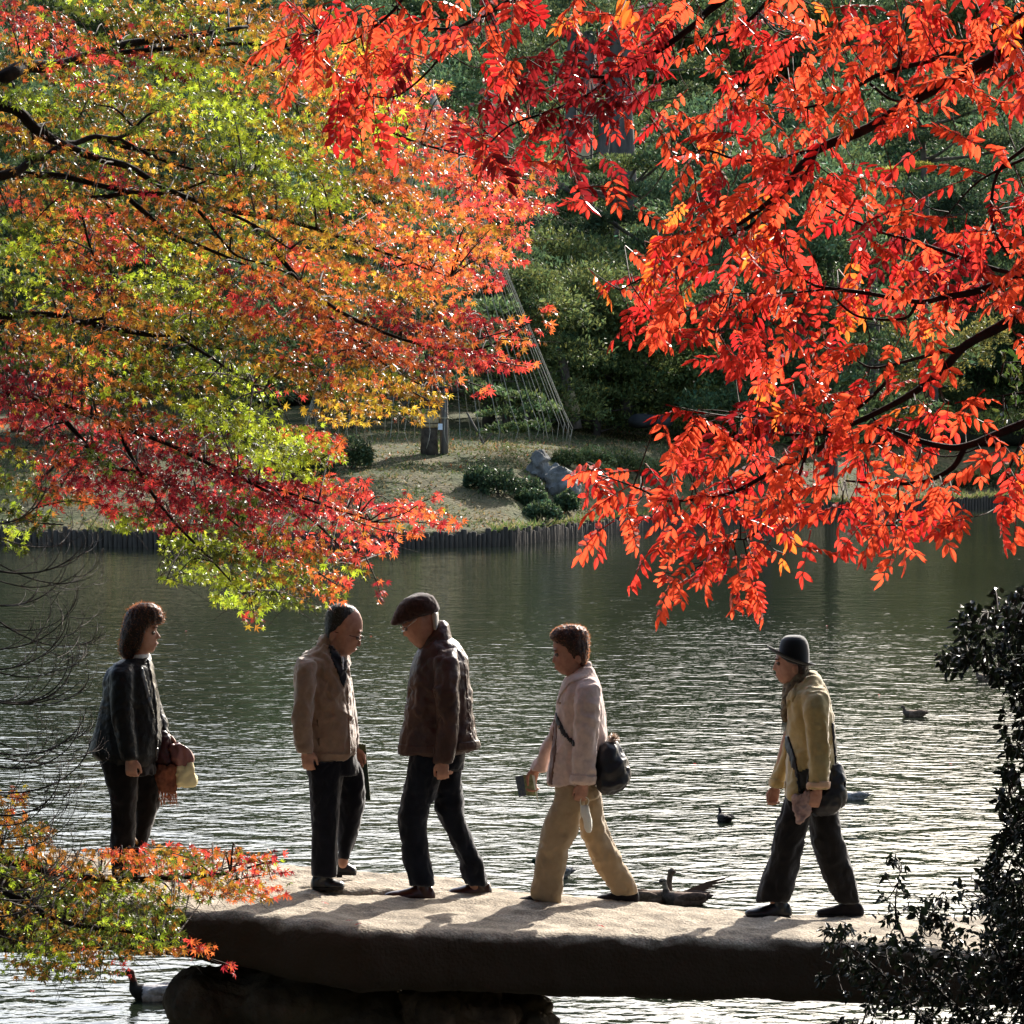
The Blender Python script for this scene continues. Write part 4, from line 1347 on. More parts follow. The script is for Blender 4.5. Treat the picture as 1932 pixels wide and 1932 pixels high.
# ---------------- woman in the dark jacket, left, facing right
T1 = Crop(150, 1280, 3.115, 19.95)
p1 = person("woman in a dark leather jacket and dark trousers standing at the left, looking right", "person", T1, (430, 2050))
h1 = [(128, 545, 470, .03), (145, 575, 435, .055), (175, 598, 405, .068), (215, 605, 392, .075), (255, 603, 386, .077), (288, 591, 385, .077), (310, 596, 386, .075),
      (335, 598, 388, .072), (360, 596, 392, .069), (385, 594, 400, .064), (405, 588, 415, .058), (424, 582, 440, .046), (438, 570, 470, .028)]
a = Acc()
build_head(a, T1, 1, h1, (619, 336), (594, 288), (468, 320), [(380, 430, 530, .052), (440, 432, 535, .055), (500, 425, 540, .062), (560, 400, 550, .07)], (603, 379), hw_ear=.074, brow=(603, 268))
hand(a, T1(418, 1155, -.19), (.05, 0, -1), (1, -.1, 0), (0.25, 1, 0), .152, 1.25)
hand(a, T1(655, 1000, .12), (.5, 0, -1), (1, -.2, .4), (-.4, -.5, -.3), .165, 1.0)
inner(a, T1, [(480, 400, 545, 0, .08), (560, 320, 560, 0, .15), (800, 280, 560, 0, .13), (1150, 270, 540, 0, .14), (1230, 280, 530, 0, .10)],
      [([(350, 1180, -.08), (365, 1500, -.08), (360, 1980, -.07)], [.055, .038, .028]), ([(480, 1180, .08), (530, 1440, .08), (455, 1980, .08)], [.055, .038, .028]),
       ([(370, 560, -.16), (365, 850, -.2), (418, 1165, -.19)], [.034, .03, .025]), ([(480, 560, .16), (560, 860, .18), (655, 1005, .12)], [.034, .03, .025])])
finish_body(a, p1)
face_parts(T1, p1, 1, (583, 305), 0, brow=(600, 270), mouth=(603, 379))
JK1 = mat("dark_leather", (.005, .005, .006), .5, .22, base2=(.009, .009, .010), vscale=14, bump=.9, bscale=40, bdist=.008)
jk_rows = [(478, 395, 548, 0, .085), (505, 330, 560, 0, .13), (540, 280, 572, 0, .175), (600, 248, 582, 0, .19), (700, 234, 596, 0, .185), (850, 208, 612, 0, .17), (950, 182, 620, 0, .17), (1050, 152, 622, 0, .18), (1105, 142, 605, 0, .185), (1150, 185, 590, 0, .18), (1198, 290, 575, 0, .16)]
sl_n = [(515, 310, 420, -.14, .05), (560, 285, 438, -.17, .065), (650, 284, 442, -.19, .066), (800, 290, 434, -.2, .06), (900, 300, 436, -.2, .056), (1000, 322, 448, -.2, .052), (1100, 345, 462, -.2, .048), (1162, 362, 466, -.195, .044)]
sl_f = [(530, 430, 540, .15, .05), (620, 450, 575, .19, .06), (750, 480, 612, .19, .055), (850, 520, 640, .17, .05), (930, 560, 668, .15, .045), (995, 600, 684, .13, .04)]
me = garment("jacket", T1, [jk_rows, sl_n, sl_f], .0085, 1.3, .006, JK1, p1)
zip_me = patch(me, T1, [(520, 470), (560, 500), (590, 700), (606, 900), (600, 1190), (588, 1190), (590, 900), (572, 700), (535, 520)], .006, "lapel", .9)
lap2 = patch(me, T1, [(478, 520), (505, 545), (560, 760), (585, 890), (570, 880), (520, 740), (480, 580)], .005, "lapel", .9)
jo = wpart("jacket", me, JK1, p1)
for q in (zip_me, lap2):
    if q: wpart("lapel", q, mat("lapel_leather", (.03, .03, .036), .35, .6, bump=.4, bscale=80), jo)
# white collar
a = Acc(); ring_loft(a, T1, [(448, 440, 545, 0, .058), (470, 432, 552, 0, .066), (500, 425, 556, 0, .078), (530, 430, 560, 0, .08)], 24, 2.1)
c_me = remesh(a.mesh("collar"), .006, 2); cloth_folds(c_me, 3, .004, 14, 6)
wpart("collar", c_me, cloth("white_cotton", (.72, .70, .66), .06), p1)
TR1 = cloth("dark_brown_trousers", (.008, .0055, .005), .3)
me = garment("trousers", T1, [[(1080, 240, 560, 0, .14), (1170, 215, 575, 0, .15), (1260, 235, 585, 0, .14)],
    [(1180, 218, 470, -.085, .085), (1260, 238, 468, -.085, .085), (1400, 278, 458, -.085, .078), (1500, 288, 452, -.085, .072), (1650, 290, 447, -.085, .066), (1800, 288, 434, -.085, .062), (1990, 292, 430, -.085, .06), (2035, 290, 435, -.085, .062)],
    [(1180, 400, 572, .085, .085), (1250, 415, 592, .085, .085), (1350, 432, 608, .085, .08), (1420, 445, 616, .085, .074), (1500, 452, 602, .085, .07), (1600, 452, 566, .085, .066), (1700, 440, 536, .085, .062), (1800, 425, 510, .085, .058), (1950, 405, 490, .085, .058), (2030, 395, 488, .085, .06)]],
    .0085, 4.2, .005, TR1, p1, sx=12, sz=2)
wpart("trousers", me, TR1, p1)
SHOE_B = mat("black_shoe", (.012, .012, .013), .35, .5, bump=.2, bscale=90)
SOLE = mat("dark_sole", (.02, .018, .016), .8)
shoe(T1, p1, "shoe", 500, 290, (365, 1990), 2068, -.085, SHOE_B, SOLE)
shoe(T1, p1, "shoe", 590, 395, (450, 1985), 2050, .085, SHOE_B, SOLE)
HM1 = hair_mat("auburn_hair", (.012, .005, .004), (.030, .011, .007))
a = Acc()
ring_loft(a, T1, [(104, 485, 560, 0, .04), (125, 430, 605, 0, .07), (155, 400, 632, 0, .085), (200, 378, 634, 0, .094), (240, 370, 618, 0, .098), (262, 366, 560, 0, .098), (300, 358, 500, 0, .097), (350, 348, 480, 0, .094), (400, 342, 462, 0, .09), (445, 350, 452, 0, .085), (476, 372, 445, 0, .07)], 28, 2.3)
a.ball(T1(612, 205), (.030, .06, .035), 12, 9)
for s in (-1, 1):
    ring_loft(a, T1, [(230, 470, 560, s * .070, .018), (300, 455, 520, s * .076, .018), (380, 440, 500, s * .072, .018), (440, 425, 470, s * .062, .016)], 14, 2.2)
me = remesh(a.mesh("hair"), .006, 3); co = get_co(me); no = get_no(me)
set_co(me, co + no * (fbm(co * np.array([90, 90, 10]), 3) * .004)[:, None])
hair_strands(me, T1, 2600, .020, 3, "loose_hair", strand_mat("auburn_strand", (.30, .11, .045)), p1, (.1, 0, .15), wid=.0009)
wpart("hair", me, HM1, p1)
a = Acc(); a.ball(T1(462, 412, -.075), (.009, .006, .012), 10, 8)
wpart("earring", a.mesh("earring"), mat("gold", (.8, .5, .2), .3, .5, metal=1.0), p1)

# what she carries
def soft(name, T, rows, voxel, seed, amp, m, parent=None, n=22, pw=2.7, **kw):
    a = Acc(); ring_loft(a, T, rows, n, pw)
    me = remesh(a.mesh(name), voxel, 2, name)
    cloth_folds(me, seed, amp * 1.5, kw.get("sx", 16), kw.get("sz", 7), kw.get("fine", .002))
    return me
def top_obj(name, me, m, label, cat, T, uv, group=None):
    t = thing(name, label, cat, tuple(T(*uv)), group)
    return t
hb = thing("handbag", "maroon leather handbag hanging from the left woman's far hand", "handbag", tuple(T1(640, 1100, .12)))
me = soft("bag_body", T1, [(975, 600, 668, .1, .03), (1010, 575, 690, .1, .05), (1080, 560, 700, .1, .06), (1160, 558, 712, .1, .065), (1205, 580, 712, .1, .055), (1228, 600, 690, .1, .03)], .007, 3, .005, None)
MAR = mat("maroon_leather", (.045, .008, .010), .35, .5, var=.3, vscale=10, bump=.5, bscale=60, bdist=.003)
wpart("bag_body", me, MAR, hb)
a = Acc(); a.tube(catmull([T1(600, 1000, .06), T1(608, 930, .1), T1(632, 900, .12), T1(655, 960, .13), T1(668, 1000, .12)], 5), .008, 7)
wpart("handle", a.mesh("handle"), MAR, hb)
me = soft("scarf", T1, [(1040, 700, 745, .08, .02), (1060, 688, 775, .08, .035), (1100, 690, 808, .08, .045), (1150, 700, 838, .08, .05), (1180, 715, 838, .08, .045), (1215, 725, 800, .08, .03), (1235, 735, 765, .08, .015)], .007, 8, .008, None)
sc = thing("folded_scarf", "dusty pink satin scarf folded over the left woman's far hand", "scarf", tuple(T1(760, 1130, .08)))
wpart("cloth", me, mat("pink_satin", (.22, .09, .08), .4, .4, var=.2, vscale=8), sc)
me = soft("cloth", T1, [(1185, 790, 840, .08, .02), (1215, 740, 858, .08, .035), (1260, 722, 856, .08, .04), (1310, 720, 866, .08, .04), (1338, 735, 858, .08, .03)], .007, 5, .007, None)
cr = thing("cream_cloth", "cream coloured cloth bundle under the folded pink scarf", "cloth", tuple(T1(790, 1260, .08)))
wpart("cloth", me, leafish := mat("cream_fabric", (.75, .66, .38), .8, .2, var=.1), cr)
fs = thing("fringed_scarf", "rust brown scarf with a frayed fringe hanging below the maroon handbag", "scarf", tuple(T1(660, 1300, .05)))
me = soft("cloth", T1, [(1195, 620, 720, .06, .03), (1240, 590, 730, .06, .04), (1300, 585, 728, .06, .035), (1370, 600, 728, .06, .025), (1390, 640, 725, .06, .02)], .007, 9, .006, None)
RUST = mat("rust_wool", (.20, .075, .045), .9, .1, var=.35, vscale=40, bump=.8, bscale=200, bdist=.004)
wpart("cloth", me, RUST, fs)
rs = np.random.RandomState(2); a = Acc()
for i in range(46):
    u = 605 + i * 2.7 + rs.uniform(-3, 3); v = 1372 + rs.uniform(-8, 12)
    a.tube([T1(u, v, .06 + rs.uniform(-.02, .02)), T1(u + rs.uniform(-8, 10), v + 40, .06), T1(u + rs.uniform(-6, 26), v + rs.uniform(70, 115), .06 + rs.uniform(-.02, .02))], [.0022, .0018, .0010], 5)
wpart("fringe", a.mesh("fringe"), strand_mat("fringe", (.35, .16, .09), .4), fs)["kind"] = "stuff"

# ---------------- old man in the tan cardigan, facing right
T2 = Crop(580, 1260, 2.6115, 20.0)
p2 = person("bespectacled old man in a tan cardigan and navy trousers, facing right with bowed head", "person", T2, (340, 1770))
h2 = [(150, 470, 395, .03), (165, 505, 365, .055), (195, 530, 348, .070), (230, 545, 340, .077), (262, 549, 338, .079), (292, 547, 340, .078), (315, 534, 345, .076), (340, 533, 352, .073),
      (365, 522, 360, .07), (390, 512, 368, .064), (408, 502, 380, .058), (424, 490, 395, .048), (436, 474, 415, .032)]
a = Acc()
build_head(a, T2, 1, h2, (533, 378), (540, 318), (379, 322), [(330, 345, 430, .052), (390, 338, 438, .056), (450, 330, 450, .064), (510, 310, 455, .07)], (512, 404), hw_ear=.077, brow=(546, 300))
hand(a, T2(226, 972, -.2), (.12, 0, -1), (1, -.15, .1), (.2, 1, 0), .168, 1.15)
hand(a, T2(505, 960, .17), (.15, 0, -1), (1, .1, .1), (0, -1, 0), .165, 1.2)
inner(a, T2, [(430, 290, 450, 0, .10), (520, 210, 455, 0, .16), (800, 240, 460, 0, .13), (1040, 260, 470, 0, .14), (1110, 270, 450, 0, .1)],
      [([(320, 1060, -.08), (335, 1350, -.09), (325, 1690, -.08)], [.055, .038, .028]), ([(440, 1060, .08), (478, 1280, .1), (435, 1620, .12)], [.055, .038, .028]),
       ([(225, 520, -.17), (205, 750, -.21), (226, 985, -.2)], [.034, .03, .025]), ([(420, 520, .17), (480, 760, .2), (505, 970, .17)], [.034, .03, .025])])
finish_body(a, p2)
face_parts(T2, p2, 1, (527, 336), 0, brow=(545, 304), mouth=(512, 404))
CD = cloth("tan_wool", (.26, .17, .115), .12, vscale=30, weave=260, sheen=.6, bump=.8)
crd = [(375, 285, 400, 0, .075), (410, 240, 440, 0, .11), (450, 198, 462, 0, .155), (500, 168, 470, 0, .185), (600, 160, 474, 0, .19), (700, 158, 484, 0, .182), (800, 200, 496, 0, .175), (900, 222, 507, 0, .17), (970, 236, 514, 0, .165), (1005, 240, 500, 0, .16), (1030, 250, 478, 0, .155)]
sn = [(455, 190, 275, -.13, .05), (500, 165, 282, -.17, .065), (600, 155, 277, -.2, .066), (700, 149, 266, -.21, .06), (800, 147, 258, -.21, .056), (900, 158, 254, -.21, .052), (985, 176, 262, -.205, .045)]
sf = [(460, 370, 450, .14, .05), (520, 400, 468, .18, .06), (650, 420, 486, .2, .055), (800, 440, 512, .19, .05), (900, 455, 520, .18, .048), (965, 470, 528, .17, .042)]
me = garment("cardigan", T2, [crd, sn, sf], .0085, 7.7, .008, CD, p2, sx=8, sz=4)
vneck = patch(me, T2, [(345, 370), (372, 380), (415, 430), (448, 450), (462, 455), (462, 560), (440, 625), (424, 600), (395, 520), (365, 450)], .004, "undershirt", .95)
shirt = patch(me, T2, [(424, 440), (438, 455), (436, 540), (426, 520)], .008, "shirt", .95)
pocket = patch(me, T2, [(285, 800), (296, 800), (306, 950), (290, 960)], .003, "pocket", .95)
placket = patch(me, T2, [(455, 600), (466, 600), (478, 800), (480, 1015), (468, 1015), (462, 800)], .005, "placket", .95)
hemb = patch(me, T2, [(230, 985), (520, 985), (520, 1040), (230, 1040)], .004, "hem_band", 9)
co_ = wpart("cardigan", me, CD, p2)
DK = cloth("dark_inner", (.012, .013, .018), .2)
for q, nm, m_ in ((vneck, "undershirt", DK), (shirt, "shirt", cloth("white_shirt", (.65, .65, .68), .05)), (pocket, "pocket", cloth("dark_tan", (.12, .08, .05), .1)), (placket, "placket", CD), (hemb, "hem_band", CD)):
    if q: wpart(nm, q, m_, p2 if nm in ("undershirt", "shirt") else co_)
a = Acc()   # shawl collar
ring_loft(a, T2, [(318, 330, 352, 0, .03), (335, 305, 362, 0, .058), (365, 290, 372, 0, .075), (400, 280, 388, 0, .082), (440, 290, 402, 0, .08), (490, 330, 415, -.05, .06), (560, 385, 428, -.09, .04), (600, 412, 432, -.1, .025)], 22, 2.2)
me = remesh(a.mesh("collar"), .007, 3); cloth_folds(me, 4, .003)
wpart("collar", me, CD, co_)
NV = cloth("navy_trousers", (.006, .0065, .011), .25)
me = garment("trousers", T2, [[(960, 250, 505, 0, .14), (1040, 226, 512, 0, .15), (1110, 235, 525, 0, .14)],
    [(1040, 226, 440, -.085, .09), (1100, 232, 432, -.09, .088), (1200, 248, 420, -.09, .083), (1300, 255, 412, -.09, .078), (1400, 261, 407, -.09, .074), (1500, 263, 405, -.09, .072), (1600, 260, 404, -.09, .07), (1665, 256, 402, -.09, .07), (1692, 262, 398, -.09, .068)],
    [(1040, 380, 520, .085, .09), (1100, 400, 545, .09, .088), (1200, 405, 561, .1, .083), (1280, 406, 559, .1, .078), (1400, 408, 530, .11, .072), (1500, 408, 502, .12, .068), (1592, 410, 470, .12, .062)]],
    .0085, 9.1, .005, NV, p2, sx=12, sz=2)
wpart("trousers", me, NV, p2)
shoe(T2, p2, "shoe", 446, 258, (325, 1690), 1766, -.09, SHOE_B, SOLE)
shoe(T2, p2, "shoe", 516, 400, (432, 1600), 1682, .30, SHOE_B, SOLE)
HM2 = hair_mat("grey_black_hair", (.010, .009, .009), (.018, .016, .015))
a = Acc()
ring_loft(a, T2, [(142, 400, 455, 0, .04), (158, 366, 498, 0, .065), (185, 345, 512, 0, .078), (215, 337, 500, 0, .084), (245, 334, 478, 0, .085), (275, 334, 430, 0, .085), (300, 337, 395, 0, .083), (335, 345, 378, 0, .07)], 24, 2.2)
me = remesh(a.mesh("hair"), .006, 3); co = get_co(me); no = get_no(me)
set_co(me, co + no * (fbm(co * np.array([60, 60, 30]), 3) * .003 - .004 * np.clip((co[:, 0] - T2(440, 200)[0]) * 18, 0, 1.2))[:, None])
hair_strands(me, T2, 1600, .014, 5, "loose_hair", strand_mat("grey_strand", (.14, .13, .12)), p2, (-.2, 0, .3), wid=.0007)
wpart("hair", me, HM2, p2)
def glasses(T, th, lens, ear_uv, face, m, dy=0.0, rx=.017, rz=.014, half=.032, glass=True):
    a = Acc()
    L = T(*lens, dy)
    rims = []
    for s in (-1, 1):
        c = L + np.array([0, s * half, 0])
        ang = np.linspace(0, 2 * math.pi, 20)
        ring = [c + np.array([face * .004 * math.cos(t) * 0 - face * .010 * (abs(s * math.sin(t) + 1) * .0), math.cos(t) * rx * 1.35, math.sin(t) * rz]) for t in ang]
        # lenses wrap round the face a little
        ring = [r_ + np.array([-face * abs(r_[1] - T(*lens, dy)[1]) * .38, 0, 0]) for r_ in ring]
        a.tube(ring, .0019, 6)
        e = T(*ear_uv, dy) + np.array([0, s * .078, 0])
        hinge = c + np.array([-face * .022, s * rx * 1.35, .004])
        a.tube([ring[0] if s > 0 else ring[10], hinge, e + np.array([0, 0, .0]), e + np.array([-face * .012, 0, -.02])], .0019, 6)
    a.tube([L + np.array([face * .002, -half + rx * 1.2, .004]), L + np.array([face * .006, 0, .006]), L + np.array([face * .002, half - rx * 1.2, .004])], .0018, 6)
    wpart("glasses", a.mesh("glasses"), m, th)
glasses(T2, p2, (546, 336), (382, 296), 1, mat("tortoise_frame", (.05, .012, .008), .25, .6))

gf = thing("green_folder", "dark green flat document case in the cardigan man's far hand", "folder", tuple(T2(550, 1100, .2)))
def plate(T, poly, dy, th_, name, m, parent, bend=0.0):
    n = len(poly)
    f = [T(u, v, dy) + np.array([0, bend * math.sin(i), 0]) for i, (u, v) in enumerate(poly)]
    V = f + [p + np.array([0, th_, 0]) for p in f]
    F = [tuple(range(n))[::-1], tuple(range(n, 2 * n))] + [(i, (i + 1) % n, (i + 1) % n + n, i + n) for i in range(n)]
    return wpart(name, mesh_np(name, np.array(V), F, False), m, parent)
plate(T2, [(500, 935), (564, 942), (592, 1248), (592, 1260), (566, 1260), (520, 1020)], .17, .03, "case", mat("dark_green_vinyl", (.010, .032, .018), .4, .4, var=.2), gf)
plate(T2, [(512, 936), (562, 943), (566, 985), (516, 975)], .166, .038, "flap", mat("olive_vinyl", (.06, .075, .02), .45, .4), gf)

# ---------------- man in the flat cap, facing left
p3 = person("man in a brown flat cap and brown leather jacket, facing left and looking down", "person", T2, (900, 1830))
h3 = [(118, 850, 950, .05), (140, 822, 966, .066), (175, 798, 974, .076), (210, 782, 978, .079), (240, 773, 978, .079), (262, 770, 977, .078), (285, 776, 975, .076), (310, 786, 972, .073),
      (332, 800, 968, .068), (352, 815, 962, .062), (370, 832, 955, .054), (385, 848, 935, .042), (394, 860, 910, .028)]
a = Acc()
build_head(a, T2, -1, h3, (783, 320), (772, 275), (880, 238), [(300, 880, 975, .055), (360, 885, 985, .06), (430, 880, 1000, .068), (480, 880, 1010, .075)], (812, 348), hw_ear=.077, brow=(768, 258))
hand(a, T2(1005, 1030, -.2), (.0, 0, -1), (-1, -.15, 0), (-.1, 1, 0), .166, 1.55)
hand(a, T2(880, 1010, .2), (-.1, 0, -1), (-1, .1, 0), (0, -1, 0), .165, 1.3)
inner(a, T2, [(410, 890, 1050, 0, .10), (480, 860, 1100, 0, .16), (800, 850, 1110, 0, .14), (1040, 860, 1080, 0, .14), (1110, 880, 1060, 0, .1)],
      [([(900, 1080, -.08), (850, 1330, -.08), (885, 1760, -.08)], [.055, .038, .028]), ([(1030, 1080, .08), (1050, 1330, .09), (1185, 1750, .1)], [.055, .038, .028]),
       ([(1015, 460, -.17), (1040, 740, -.22), (1005, 1035, -.2)], [.034, .03, .025]), ([(960, 460, .17), (920, 740, .22), (880, 1015, .2)], [.034, .03, .025])])
finish_body(a, p3)
face_parts(T2, p3, -1, (792, 285), 0, brow=(772, 262), mouth=(812, 348))
LT = mat("brown_leather", (.040, .016, .011), .5, .35, base2=(.075, .033, .024), vscale=9, bump=.9, bscale=36, bdist=.008)
jr = [(345, 915, 1055, 0, .09), (375, 895, 1090, 0, .12), (410, 868, 1118, 0, .155), (450, 848, 1138, 0, .18), (500, 834, 1150, 0, .19), (600, 815, 1160, 0, .19), (700, 806, 1164, 0, .188), (800, 791, 1172, 0, .185), (880, 768, 1188, 0, .185), (940, 756, 1210, 0, .188), (962, 755, 1214, 0, .188), (990, 756, 1090, 0, .18)]
jn = [(400, 985, 1075, -.14, .05), (450, 955, 1088, -.18, .065), (560, 955, 1090, -.21, .068), (650, 962, 1092, -.22, .066), (700, 968, 1098, -.22, .064), (760, 978, 1096, -.22, .06), (850, 975, 1090, -.22, .056), (950, 964, 1074, -.21, .052), (1045, 956, 1058, -.205, .046)]
jf = [(420, 900, 990, .15, .05), (520, 880, 990, .2, .06), (700, 860, 970, .22, .058), (900, 840, 930, .21, .05), (1000, 835, 920, .2, .046)]
me = garment("jacket", T2, [jr, jn, jf], .0085, 15.2, .008, LT, p3, sx=7, sz=4)
b1 = patch(me, T2, [(750, 938), (960, 945), (960, 1000), (750, 1000)], .004, "hem_band", .95)
b2 = patch(me, T2, [(1085, 930), (1220, 915), (1225, 972), (1085, 985)], .004, "hem_band", .95)
sm = patch(me, T2, [(1120, 440), (1128, 440), (1150, 700), (1170, 915), (1160, 915), (1140, 700)], .003, "seam", .95)
jo = wpart("jacket", me, LT, p3)
for q in (b1, b2, sm):
    if q: wpart("hem_band" if q is not sm else "seam", q, LT, jo)
a = Acc()
ring_loft(a, T2, [(240, 985, 1010, .0, .02), (262, 965, 1032, 0, .055), (300, 935, 1042, 0, .082), (340, 905, 1052, 0, .092), (385, 885, 1062, 0, .10), (412, 866, 1040, 0, .10)], 24, 2.2)
me = remesh(a.mesh("collar"), .007, 3); cloth_folds(me, 6, .003)
wpart("collar", me, LT, jo)
JN = cloth("dark_jeans", (.007, .009, .015), .35, vscale=9)
me = garment("jeans", T2, [[(930, 830, 1120, 0, .14), (1010, 826, 1122, 0, .145), (1080, 815, 1115, 0, .14)],
    [(1000, 825, 1010, -.085, .09), (1060, 815, 1005, -.085, .09), (1150, 800, 980, -.085, .085), (1250, 768, 948, -.085, .08), (1330, 752, 918, -.085, .076), (1380, 750, 908, -.085, .073), (1450, 758, 905, -.085, .07), (1550, 774, 922, -.085, .067), (1650, 790, 938, -.085, .066), (1715, 812, 952, -.085, .066), (1745, 822, 952, -.085, .064)],
    [(1000, 960, 1124, .085, .09), (1080, 962, 1108, .085, .09), (1150, 948, 1106, .085, .085), (1250, 948, 1114, .09, .08), (1320, 962, 1120, .09, .076), (1400, 1002, 1148, .1, .072), (1500, 1052, 1184, .1, .068), (1600, 1100, 1224, .1, .066), (1690, 1114, 1252, .1, .066), (1740, 1132, 1258, .1, .062)]],
    .0085, 21.1, .007, JN, p3, sx=10, sz=6)
wpart("jeans", me, JN, p3)
BRS = mat("brown_shoe", (.045, .014, .010), .28, .5, var=.3, vscale=12)
shoe(T2, p3, "shoe", 668, 955, (888, 1745), 1828, -.085, BRS, SOLE)
shoe(T2, p3, "shoe", 1034, 1278, (1200, 1730), 1806, .12, BRS, SOLE)
a = Acc()
ring_loft(a, T2, [(84, 860, 915, 0, .05), (96, 820, 942, 0, .08), (118, 785, 962, 0, .10), (145, 758, 976, 0, .108), (170, 742, 982, 0, .108), (190, 732, 972, 0, .104), (208, 724, 925, 0, .098), (226, 716, 868, 0, .09), (244, 710, 812, 0, .078), (258, 708, 765, 0, .062), (263, 710, 740, 0, .05)], 30, 2.3)
me = remesh(a.mesh("flat_cap"), .006, 3); cloth_folds(me, 8, .003, 12, 12, .0015)
CP = cloth("brown_tweed", (.040, .020, .016), .4, vscale=60, weave=300)
cpo = wpart("flat_cap", me, CP, p3)
a = Acc(); a.ball(T2(905, 88), (.009, .009, .005), 10, 7); wpart("button", a.mesh("button"), CP, cpo)
a = Acc(); ring_loft(a, T2, [(190, 935, 978, 0, .078), (230, 940, 981, 0, .080), (265, 945, 980, 0, .076), (290, 950, 976, 0, .068)], 20, 2.2)
me = remesh(a.mesh("hair"), .006, 2); wpart("hair", me, hair_mat("white_hair", (.35, .32, .29), (.6, .56, .5)), p3)
glasses(T2, p3, (768, 284), (872, 215), -1, mat("silver_frame", (.7, .7, .72), .2, .5, metal=1.0))

# ---------------- woman in the pale pink jacket, walking left
T4 = Crop(1080, 1320, 2.8417, 20.0)
p4 = person("short-haired woman in a pale pink jacket and khaki trousers, walking left with a leaflet", "person", T4, (500, 1850))
h4 = [(142, 430, 520, .035), (165, 385, 548, .06), (200, 360, 560, .073), (235, 353, 564, .078), (262, 354, 562, .078), (288, 363, 560, .077), (310, 361, 556, .075), (335, 362, 550, .072),
      (360, 363, 542, .069), (382, 370, 530, .063), (400, 381, 505, .055), (414, 396, 475, .042), (424, 414, 450, .028)]
a = Acc()
build_head(a, T4, -1, h4, (349, 340), (361, 294), (508, 320), [(370, 440, 535, .05), (420, 440, 545, .055), (480, 430, 550, .065), (530, 430, 560, .07)], (363, 381), hw_ear=.076, brow=(354, 272))
hand(a, T4(545, 1098, -.2), (-.25, 0, -1), (-1, -.2, .2), (0, 1, 0), .150, 1.35)
hand(a, T4(238, 1008, .2), (-.25, 0, -1), (-1, -.3, 0), (.6, -.5, 0), .165, .75)
inner(a, T4, [(460, 440, 590, 0, .10), (520, 410, 630, 0, .15), (800, 400, 630, 0, .13), (1080, 390, 600, 0, .13), (1150, 400, 600, 0, .1)],
      [([(440, 1120, -.08), (360, 1400, -.08), (330, 1790, -.08)], [.052, .036, .027]), ([(560, 1120, .08), (620, 1400, .09), (780, 1740, .1)], [.052, .036, .027]),
       ([(570, 520, -.17), (565, 800, -.21), (545, 1105, -.2)], [.032, .028, .024]), ([(470, 540, .17), (350, 820, .2), (240, 1015, .2)], [.032, .028, .024])])
finish_body(a, p4)
face_parts(T4, p4, -1, (371, 300), 0, brow=(357, 276), mouth=(363, 381))
PK = cloth("pale_pink_linen", (.62, .47, .41), .10, vscale=40, weave=350)
jr = [(385, 520, 598, 0, .07), (420, 460, 615, 0, .11), (450, 430, 628, 0, .145), (500, 408, 642, 0, .175), (550, 392, 656, 0, .185), (600, 381, 668, 0, .185), (700, 374, 682, 0, .18), (800, 368, 690, 0, .175), (860, 358, 680, 0, .175), (950, 340, 640, 0, .175), (1050, 322, 622, 0, .178), (1085, 318, 615, 0, .178), (1104, 330, 600, 0, .172)]
jn = [(450, 540, 628, -.13, .05), (500, 500, 645, -.17, .065), (600, 491, 642, -.2, .068), (700, 489, 636, -.21, .066), (800, 488, 630, -.21, .063), (900, 482, 624, -.21, .06), (1000, 472, 616, -.21, .058), (1060, 466, 612, -.205, .058), (1098, 468, 600, -.205, .056)]
jf = [(600, 385, 480, .17, .055), (700, 365, 450, .2, .055), (760, 335, 420, .2, .055), (820, 300, 390, .2, .055), (900, 258, 355, .2, .052), (960, 228, 335, .2, .05), (1005, 206, 325, .2, .05), (1028, 215, 318, .2, .048)]
me = garment("jacket", T4, [jr, jn, jf], .0085, 27.7, .006, PK, p4, sx=7, sz=3)
op = patch(me, T4, [(356, 700), (382, 700), (376, 900), (350, 1108), (322, 1108), (342, 880)], .003, "inner_facing", .97)
cf = patch(me, T4, [(455, 1035), (620, 1048), (620, 1105), (455, 1100)], .006, "cuff", .97)
lp = patch(me, T4, [(582, 345), (600, 400), (560, 440), (455, 488), (400, 560), (385, 620), (380, 600), (400, 520), (440, 450), (520, 400)], .007, "collar", .97)
strap = patch(me, T4, [(374, 655), (392, 692), (436, 778), (490, 836), (490, 878), (466, 858), (408, 796), (372, 716)], .006, "strap", .97)
jo = wpart("jacket", me, PK, p4)
for q, nm, m_ in ((op, "inner_facing", cloth("brown_facing", (.16, .085, .06), .1)), (cf, "cuff", PK), (lp, "collar", PK)):
    if q: wpart(nm, q, m_, jo)
a = Acc(); ring_loft(a, T4, [(345, 562, 586, 0, .03), (365, 540, 592, 0, .055), (395, 500, 600, 0, .072), (425, 462, 604, 0, .082), (450, 450, 600, 0, .09)], 22, 2.2)
me = remesh(a.mesh("stand_collar"), .006, 3); cloth_folds(me, 6, .003); wpart("stand_collar", me, PK, jo)
a = Acc()
for (u, v) in [(382, 600), (374, 745), (368, 915)]:
    a.ball(T4(u + 12, v, -.10), (.007, .004, .007), 10, 7)
for (u, v) in [(382, 600), (374, 745), (368, 915)]:
    a = Acc(); a.ball(T4(u + 14, v, -.125), (.007, .006, .007), 10, 7); wpart("button", a.mesh("button"), cloth("button", (.4, .28, .2), .05), jo)
a = Acc(); ring_loft(a, T4, [(385, 450, 530, 0, .052), (420, 445, 545, 0, .06), (460, 440, 548, 0, .068)], 20, 2.1)
